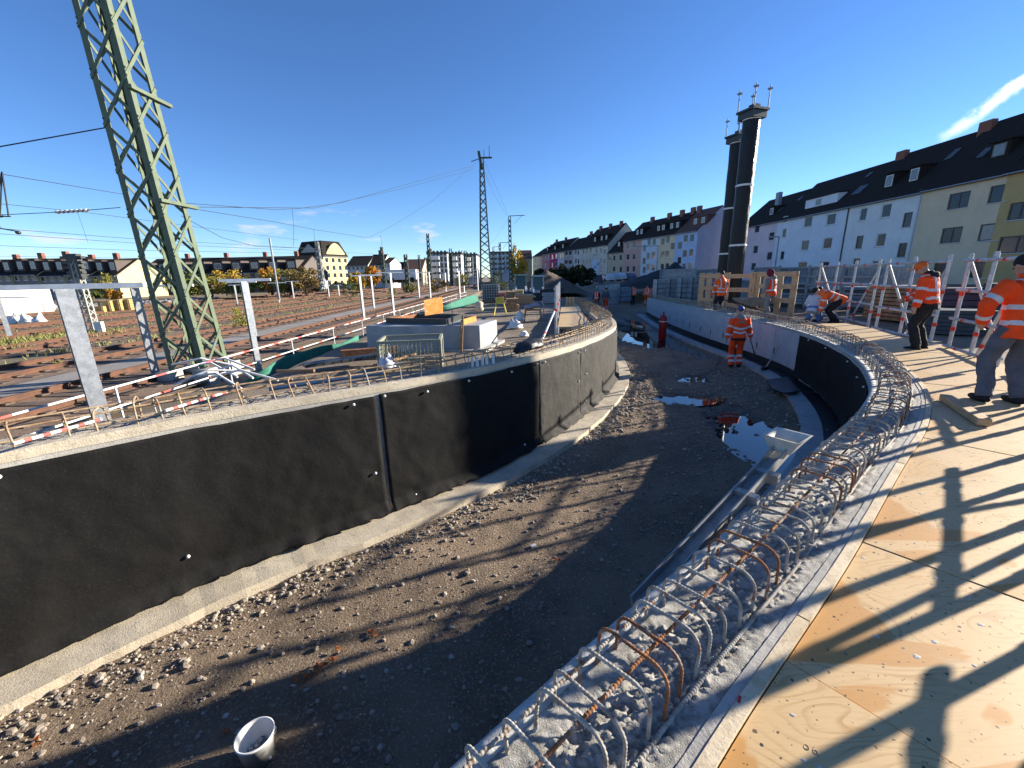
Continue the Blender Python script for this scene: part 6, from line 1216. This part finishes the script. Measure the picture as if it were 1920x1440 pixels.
mb.tube(P, .0025, 5); solo(mb, 'tie_wire', RUST, 'bent tie wire lying on the dark gravel', 'wire')
# ================================================================ PEOPLE
ORANGE = mat('hi_vis_orange', (.95, .085, .012), (.80, .062, .010), 4, .7, .3, 14, spec=.2)
ORANGE2 = mat('hi_vis_orange_soft', (.95, .135, .018), (.80, .10, .014), 4, .7, .3, 14, spec=.2)
REFLEX = plain('reflective_tape', (.62, .63, .64), .4)
NAVY = mat('cloth_navy', (.012, .014, .022), (.02, .022, .03), 6, .85, .3, 30)
BLACKC = mat('cloth_black', (.010, .010, .011), (.017, .017, .018), 6, .85, .3, 30)
GREYC = mat('cloth_grey', (.22, .215, .20), (.17, .165, .155), 5, .85, .3, 25)
SLATE = mat('cloth_slate', (.10, .11, .135), (.07, .08, .10), 5, .85, .3, 25)
MAROON = mat('cloth_maroon', (.16, .012, .03), (.11, .010, .022), 5, .85, .3, 25)
SKIN = plain('skin', (.48, .27, .18), .55); HAIR = plain('hair_dark', (.02, .014, .01), .7)
WHITEC = mat('cloth_white', (.55, .56, .60), (.42, .44, .48), 5, .85, .3, 25); BLUEC = mat('cloth_blue', (.12, .22, .42), (.08, .15, .3), 5, .85, .3, 25)
TEAL = plain('helmet_teal', (.03, .30, .32), .4); CAPBLUE = plain('cap_blue', (.03, .05, .20), .6); CAPOR = plain('cap_orange', (.80, .14, .01), .7)
def fuse(mb, vox, it=2):
    me = bpy.data.meshes.new('tmp'); me.from_pydata([tuple(v) for v in mb.v], [], mb.f); o = bpy.data.objects.new('tmp', me); COL.objects.link(o)
    bm = bmesh.new(); bm.from_mesh(me); bmesh.ops.recalc_face_normals(bm, faces=bm.faces[:]); bm.to_mesh(me); bm.free()
    md = o.modifiers.new('r', 'REMESH'); md.mode = 'VOXEL'; md.voxel_size = vox; md.use_smooth_shade = True
    ms = o.modifiers.new('s', 'SMOOTH'); ms.iterations = it; ms.factor = .5
    dg = bpy.context.evaluated_depsgraph_get(); m2 = bpy.data.meshes.new_from_object(o.evaluated_get(dg), depsgraph=dg)
    bpy.data.objects.remove(o); bpy.data.meshes.remove(me); return m2
def ik(a, b, l1, l2, hint):
    a, b, hint = Vector(a), Vector(b), Vector(hint); d = b - a; L = min(d.length, (l1 + l2) * .999); d.normalize(); x = (l1 * l1 - l2 * l2 + L * L) / (2 * L); h = math.sqrt(max(0, l1 * l1 - x * x)); p = (hint - d * hint.dot(d)).normalized(); return a + d * x + p * h, a + d * L
def seg(p, a, b):
    d = b - a; t = max(0, min(1, (p - a).dot(d) / d.length_squared)); return (p - (a + d * t)).length, t
def spine(mb, Rm, o, prof, n=20):
    mb.rings([[o + Rm @ Vector((rx * math.copysign(abs(math.cos(a)) ** .8, math.cos(a)), cy + ry * math.sin(a), z)) for a in [2 * math.pi * k / n for k in range(n)]] for z, rx, ry, cy in prof])
def person(label, loc, rz, lean=0.03, hands=((-.30, .04, .80), (.30, .04, .80)), feet=((-.11, 0, 0), (.11, 0, 0)), hip=.93, yaw=0.0, nod=0.0, top='jacket', c_top=None, c_leg=None, head='beanie', c_head=None, bands=(.17, .30), straps=True, hem=None, leg_bands=False, hood=None, sleeves=None, scale=1.0, vox=.014, patch=False, elbow=((-.5, -.8, -.2), (.5, -.8, -.2)), knee=((-.1, 1, 0), (.1, 1, 0)), group=None, chest=0.0):
    M0 = Matrix.Translation(Vector(loc)) @ Matrix.Rotation(rz, 4, 'Z') @ Matrix.Scale(scale, 4)
    t = thing('person', label, 'person', loc, group); t.rotation_euler = (0, 0, rz); t.scale = (scale,) * 3
    o = Vector((0, 0, hip)); Rm = Matrix.Rotation(-lean, 3, 'X'); Rh = Rm @ Matrix.Rotation(yaw, 3, 'Z') @ Matrix.Rotation(-nod, 3, 'X')
    sh = [o + Rm @ Vector((s * .175, 0, .50)) for s in (-1, 1)]; el, wr = [], []
    for i in (0, 1): e, w = ik(sh[i], hands[i], .30, .27, elbow[i]); el.append(e); wr.append(w)
    hj = [o + Vector((s * .095, 0, -.02)) for s in (-1, 1)]; kn, an = [], []
    for i in (0, 1): k, a = ik(hj[i], Vector(feet[i]) + Vector((0, 0, .09)), .43, .43, knee[i]); kn.append(k); an.append(a)
    nk = o + Rm @ Vector((0, .0, .56)); hd = nk + Rh @ Vector((0, .035, .155))
    # --- body: one continuous surface
    mb = MB(); spine(mb, Rm, o, [(-.08, .13, .10, 0), (0, .16, .115, 0), (.15, .145, .10, 0), (.32, .165, .11, .0), (.45, .175, .10, 0), (.52, .11, .08, 0), (.56, .06, .06, .0)])
    mb.tube([nk - Rm @ Vector((0, 0, .06)), nk + Rh @ Vector((0, .02, .10))], [.062, .055], 14)
    mb.ellip(hd + Rh @ Vector((0, -.005, .03)), (.076, .096, .10), 10, 16, Rh); mb.ellip(hd + Rh @ Vector((0, .03, -.04)), (.058, .066, .078), 10, 14, Rh); mb.ellip(hd + Rh @ Vector((0, .10, -.015)), (.014, .02, .025), 6, 8, Rh)
    for s in (-1, 1): mb.ellip(hd + Rh @ Vector((s * .078, -.005, -.005)), (.012, .022, .034), 6, 8, Rh)
    for i in (0, 1):
        mb.tube([sh[i], sh[i].lerp(el[i], .5), el[i], el[i].lerp(wr[i], .5), wr[i]], [.055, .047, .040, .038, .028], 12)
        mb.tube([hj[i], hj[i].lerp(kn[i], .5), kn[i], kn[i].lerp(an[i], .4), an[i]], [.085, .075, .055, .052, .038], 12)
        mb.ellip(an[i] + Vector((0, .05, -.045)), (.045, .12, .04), 8, 12)
        d = (wr[i] - el[i]).normalized(); mb.ellip(wr[i] + d * .045, (.036, .036, .05), 6, 10)
    me = fuse(mb, vox, 1); 
    hb = MB()
    for i in (0, 1):                                       # palm side, four curled fingers and a thumb
        d = (wr[i] - el[i]).normalized(); s = -1 if i == 0 else 1; acr = Vector((0, 1, 0)); acr = (acr - d * acr.dot(d)).normalized(); inn = d.cross(acr).normalized(); inn = inn if inn.x * s < 0 else -inn
        for k, (off, L) in enumerate(((.027, .066), (.009, .075), (-.009, .070), (-.026, .055))):
            a = wr[i] + d * .075 + acr * off; b = a + d * L * .45 + inn * L * .12; c = b + d * L * .3 + inn * L * .35; hb.tube([a, b, c, c + inn * L * .25 + d * .004], [.0095, .009, .008, .006], 8)
        a = wr[i] + d * .03 + acr * .03; hb.tube([a, a + d * .03 + acr * .022, a + d * .058 + acr * .022 + inn * .012], [.012, .011, .008], 8)
    V = [v.co.copy() for v in me.vertices]; F = [tuple(p.vertices) for p in me.polygons]; bb = MB(); bb.v = [tuple(v) for v in V]; bb.f = F; bb.m = [0] * len(F); bb.add(hb.v, hb.f)
    def put(mbx, name, mats, parent=t, smooth=True):
        me = bpy.data.meshes.new(name); me.from_pydata([tuple(v) for v in mbx.v], [], mbx.f)
        for m in (mats if isinstance(mats, (list, tuple)) else [mats]): me.materials.append(m)
        if max(mbx.m, default=0): me.polygons.foreach_set('material_index', mbx.m)
        if smooth: me.polygons.foreach_set('use_smooth', [True] * len(me.polygons))
        ob = bpy.data.objects.new(name, me); COL.objects.link(ob); ob.parent = parent; return ob
    body = put(bb, 'body', SKIN)
    ey = MB()
    for s in (-1, 1): ey.ellip(hd + Rh @ Vector((s * .032, .087, .012)), (.012, .008, .008), 5, 8, Rh)
    ey.cur = 1; ey.ellip(hd + Rh @ Vector((0, .094, -.062)), (.022, .006, .006), 5, 8, Rh); tag(put(ey, 'face_detail', [HAIR, MAROON]), kind='stuff')
    def cloth(mbx, name, mats, f, v=None, wr_=.006, it=2):
        me = fuse(mbx, v or vox, it); q = MB(); sd = sum(ord(c) for c in label) % 50
        for vv in me.vertices: p, nn = vv.co, vv.normal; k = wr_ * (fbm(p.x * 9 + sd, p.y * 9, p.z * 6, 3) * 1.4); q.v.append(tuple(p + nn * k))
        for p in me.polygons: q.f.append(tuple(p.vertices)); q.m.append(f(p.center) if f else 0)
        bpy.data.meshes.remove(me); return put(q, name, mats)
    inv = Rm.inverted()
    def upper(mbx, e, arms=True, hemz=-.13, cuff=1.0):
        spine(mbx, Rm, o, [(hemz, .185 + e, .145 + e, 0), (-.02, .18 + e, .14 + e, 0), (.14, .172 + e, .13 + e, .0), (.32, .19 + e, .135 + e, 0), (.44, .19 + e, .125 + e, -.005), (.51, .135 + e, .10 + e, -.005), (.575, .075 + e, .075 + e, .01)])
        if arms:
            for i in (0, 1): w = el[i].lerp(wr[i], cuff); mbx.tube([sh[i] + Rm @ Vector((0, 0, -.01)), sh[i].lerp(el[i], .5), el[i], el[i].lerp(w, .5), w], [.088 + e, .076 + e, .068 + e, .060 + e, .050 + e], 14)
    def fm(p, arms=True):
        q = inv @ (p - o); da = [seg(p, sh[i], el[i]) for i in (0, 1)] + [seg(p, el[i], wr[i]) for i in (0, 1)]; m = min(range(4), key=lambda k: da[k][0])
        torso = abs(q.x) < .17 and not (da[m][0] < .085 and abs(q.x) > .14)
        if arms and not torso and da[m][0] < .12:
            tt = da[m][1]
            if m >= 2: return 1 if .52 < tt < .72 else 0
            return 1 if .68 < tt < .86 else 0
        z = q.z - (.03 * (1 - min(1, abs(q.x) / .15)) if bands and len(bands) > 1 else 0) * -1
        for b_ in bands:
            if abs(z - b_) < .027: return 1
        if straps and z > max(bands) and .075 < abs(q.x) < .12 and z < .56: return 1
        if hem and q.z < hem: return 2
        return 0
    if top == 'jacket':
        mb = MB(); upper(mb, .014); cloth(mb, 'jacket', [c_top or ORANGE, REFLEX, BLACKC], fm, wr_=.009)
        mb = MB(); mb.tube([nk - Rm @ Vector((0, .0, .02)), nk + Rm @ Vector((0, .01, .055))], [.095, .085], 16); cloth(mb, 'collar', hood or c_top or ORANGE, None, wr_=.004)
        if hood: mb = MB(); mb.ellip(nk + Rm @ Vector((0, -.075, -.03)), (.13, .075, .075), 8, 14, Rm); cloth(mb, 'hood', hood, None, wr_=.008)
    elif top == 'vest':
        mb = MB(); upper(mb, -.008); cloth(mb, 'hoodie', sleeves or GREYC, None, wr_=.008)
        mb = MB(); upper(mb, .012, False, -.10); cloth(mb, 'vest', [c_top or ORANGE, REFLEX], lambda p: min(1, fm(p, False)))
        if hood: mb = MB(); mb.ellip(nk + Rm @ Vector((0, -.09, -.02)), (.13, .08, .085), 8, 14, Rm); cloth(mb, 'hood', hood, None, wr_=.008)
    else:
        mb = MB(); upper(mb, -.008); cloth(mb, 'sweater', c_top, None, wr_=.008)
    mb = MB(); spine(mb, Rm.lerp(Matrix.Identity(3), .5) if lean > .3 else Rm, o, [(-.10, .165, .13, 0), (.0, .175, .135, 0), (.1, .165, .125, 0)])
    for i in (0, 1): mb.tube([hj[i] + Vector((0, 0, .02)), hj[i].lerp(kn[i], .5), kn[i], kn[i].lerp(an[i], .5), an[i] + Vector((0, 0, -.015))], [.112, .098, .082, .080, .078], 14)
    def fl(p):
        if not leg_bands: return 0
        for i in (0, 1):
            dd, tt = seg(p, kn[i], an[i])
            if dd < .12 and (.35 < tt < .5 or .68 < tt < .83): return 1
        return 0
    cloth(mb, 'trousers', [c_leg or NAVY, REFLEX], fl, wr_=.010)
    for i in (0, 1):
        mb = MB(); c = an[i]; mb.tube([c + Vector((0, 0, .04)), c + Vector((0, 0, -.05))], [.062, .06], 12); mb.ellip(c + Vector((0, .055, -.048)), (.052, .145, .052), 8, 14); cloth(mb, 'boot', BLACKC, None, wr_=.003)
    hc = c_head or BLACKC
    if head in ('beanie', 'hair'):
        mb = MB(); mb.ellip(hd + Rh @ Vector((0, -.015, .05)), (.088, .106, .095), 10, 18, Rh)
        if head == 'hair': mb = MB(); mb.ellip(hd + Rh @ Vector((0, -.018, .045)), (.081, .098, .093), 10, 18, Rh)
        cloth(mb, 'beanie' if head == 'beanie' else 'hair', hc, None, v=.012, wr_=.004)
    elif head == 'hood':
        mb = MB(); mb.ellip(hd + Rh @ Vector((0, -.02, .02)), (.115, .13, .145), 10, 18, Rh); mb.ellip(nk + Rh @ Vector((0, -.03, .03)), (.12, .10, .08), 8, 14, Rh); cloth(mb, 'hood_up', hc, None, wr_=.008)
    else:
        mb = MB(); e = .012 if head == 'helmet' else 0; mb.ellip(hd + Rh @ Vector((0, -.008, .055)), (.088 + e, .108 + e, .088 + e), 10, 18, Rh); mb.rings([[hd + Rh @ Vector((.078 * math.cos(a), .06 + .125 * max(0, math.sin(a)) - .02 * max(0, -math.sin(a)), .05 + z)) for a in [2 * math.pi * k / 18 for k in range(18)]] for z in (0, .014)]); cloth(mb, head, hc, None, v=.010, wr_=.001, it=1)
    if patch: mb = MB(); mb.box(o + Rm @ Vector((0, -.142, .405)), (.17, .012, .05), Rm); put(mb, 'back_print', GREYC, smooth=False)
    return t
def gz(x, y): return ground_h(x, y)
person('worker in orange suit standing in the trench, seen from behind, black hem and blue cap', (6.72, 12.05, -1.10), -.22, .06, ((-.33, -.02, .78), (.38, .12, .80)), ((-.12, -.03, 0), (.12, .05, 0)), c_top=ORANGE, c_leg=ORANGE, head='beanie', c_head=CAPBLUE, bands=(.12, .235), straps=False, hem=-.055, leg_bands=True, hood=GREYC, patch=True, scale=1.02)
a = Vector((7.12, 12.1, -.3)); mb = MB(); mb.tube([a, a + Vector((.08, .05, -.12)), a + Vector((.3, .12, -.55))], [.014, .012, .02], 8); solo(mb, 'torch_lance', DARKSTEEL, 'thin burner lance held by the worker in the trench', 'burner')
person('worker in bright orange jacket and dark trousers before the timber barrier', (8.40, 16.7, gz(8.4, 16.7) + .02), .12, .04, ((-.26, .12, .86), (.26, .12, .86)), c_top=ORANGE2, c_leg=NAVY, head='hair', c_head=HAIR, bands=(.04, .17))
person('worker with a maroon hood, grey sleeves and an orange vest', (9.5, 15.25, gz(9.5, 15.2) + .03), .35, .10, ((-.36, .05, .93), (.32, .12, .88)), ((-.13, -.16, 0), (.12, .14, 0)), top='vest', c_top=ORANGE, c_leg=GREYC, head='hood', c_head=MAROON, bands=(.10,), hood=GREYC, yaw=.2, nod=.15)
person('worker in an orange cap, orange jacket and black trousers on the deck', (8.42, 8.36, .03), .55, .16, ((-.34, .10, .82), (.20, .42, .98)), ((-.14, .0, 0), (.13, -.04, 0)), c_top=ORANGE, c_leg=BLACKC, head='cap', c_head=CAPOR, bands=(.10, .25), hem=-.01, hood=BLACKC, yaw=.5, nod=.45, scale=1.03, vox=.013)
person('near worker in an orange jacket and slate trousers, cut by the right edge', (6.22, 4.98, .0), -.12, .10, ((-.27, .17, .97), (.30, .25, .95)), ((-.16, .03, 0), (.14, -.05, 0)), c_top=ORANGE, c_leg=SLATE, head='beanie', c_head=BLACKC, bands=(.05, .23), nod=.3, scale=1.04, vox=.011, elbow=((-1, -.35, -.1), (.5, -.8, -.2)))
G5 = (10.75, 13.6); person('worker in an orange jacket bending down behind the scaffold guardrail', (*G5, gz(*G5) + .03), 1.2, 1.15, ((-.2, .55, .35), (.2, .55, .35)), c_top=ORANGE2, c_leg=BLACKC, head='beanie', c_head=BLACKC, bands=(.12, .28), hip=.80)
G6 = (10.15, 13.9); person('crouching worker in white top and blue trousers behind the scaffold guardrail', (*G6, gz(*G6) + .03), -.9, .55, ((-.2, .4, .45), (.2, .4, .45)), ((-.14, .05, 0), (.14, -.15, 0)), hip=.45, top='sweater', c_top=WHITEC, c_leg=BLUEC, head='hair', c_head=HAIR)
person('worker in a teal helmet and orange vest at the far trench end', (6.55, 31.5, -1.05), 2.4, .08, ((-.3, .1, .85), (.3, .15, .9)), top='vest', c_top=ORANGE, c_leg=NAVY, sleeves=BLACKC, head='helmet', c_head=TEAL, bands=(.12,), vox=.02)
person('worker in a dark jacket and orange trousers at the far trench end', (7.2, 31.6, -1.05), -.5, .10, ((-.3, .1, .85), (.3, .15, .9)), top='sweater', c_top=SLATE, c_leg=ORANGE, head='hair', c_head=HAIR, leg_bands=True, vox=.02)
person('lone far worker in an orange jacket left of the grey crate stacks', (at(1188, 545, 37).x, 37, -1.0), .3, .10, ((-.28, .15, .85), (.28, .15, .85)), c_top=ORANGE2, c_leg=NAVY, head='helmet', c_head=BLACKC, bands=(.05, .18), vox=.022)
person('far worker in full orange beside the leftmost grey crate stack', (at(1213, 545, 36).x, 36, -1.0), -.3, .15, ((-.28, .15, .85), (.28, .2, .9)), c_top=ORANGE2, c_leg=ORANGE2, head='beanie', c_head=BLACKC, bands=(.05, .18), leg_bands=True, vox=.022)
person('far worker half hidden behind the one in full orange', (at(1227, 545, 36.6).x, 36.6, -.9), .6, .05, c_top=ORANGE2, c_leg=NAVY, head='helmet', c_head=GREYC, bands=(.05, .18), vox=.022)
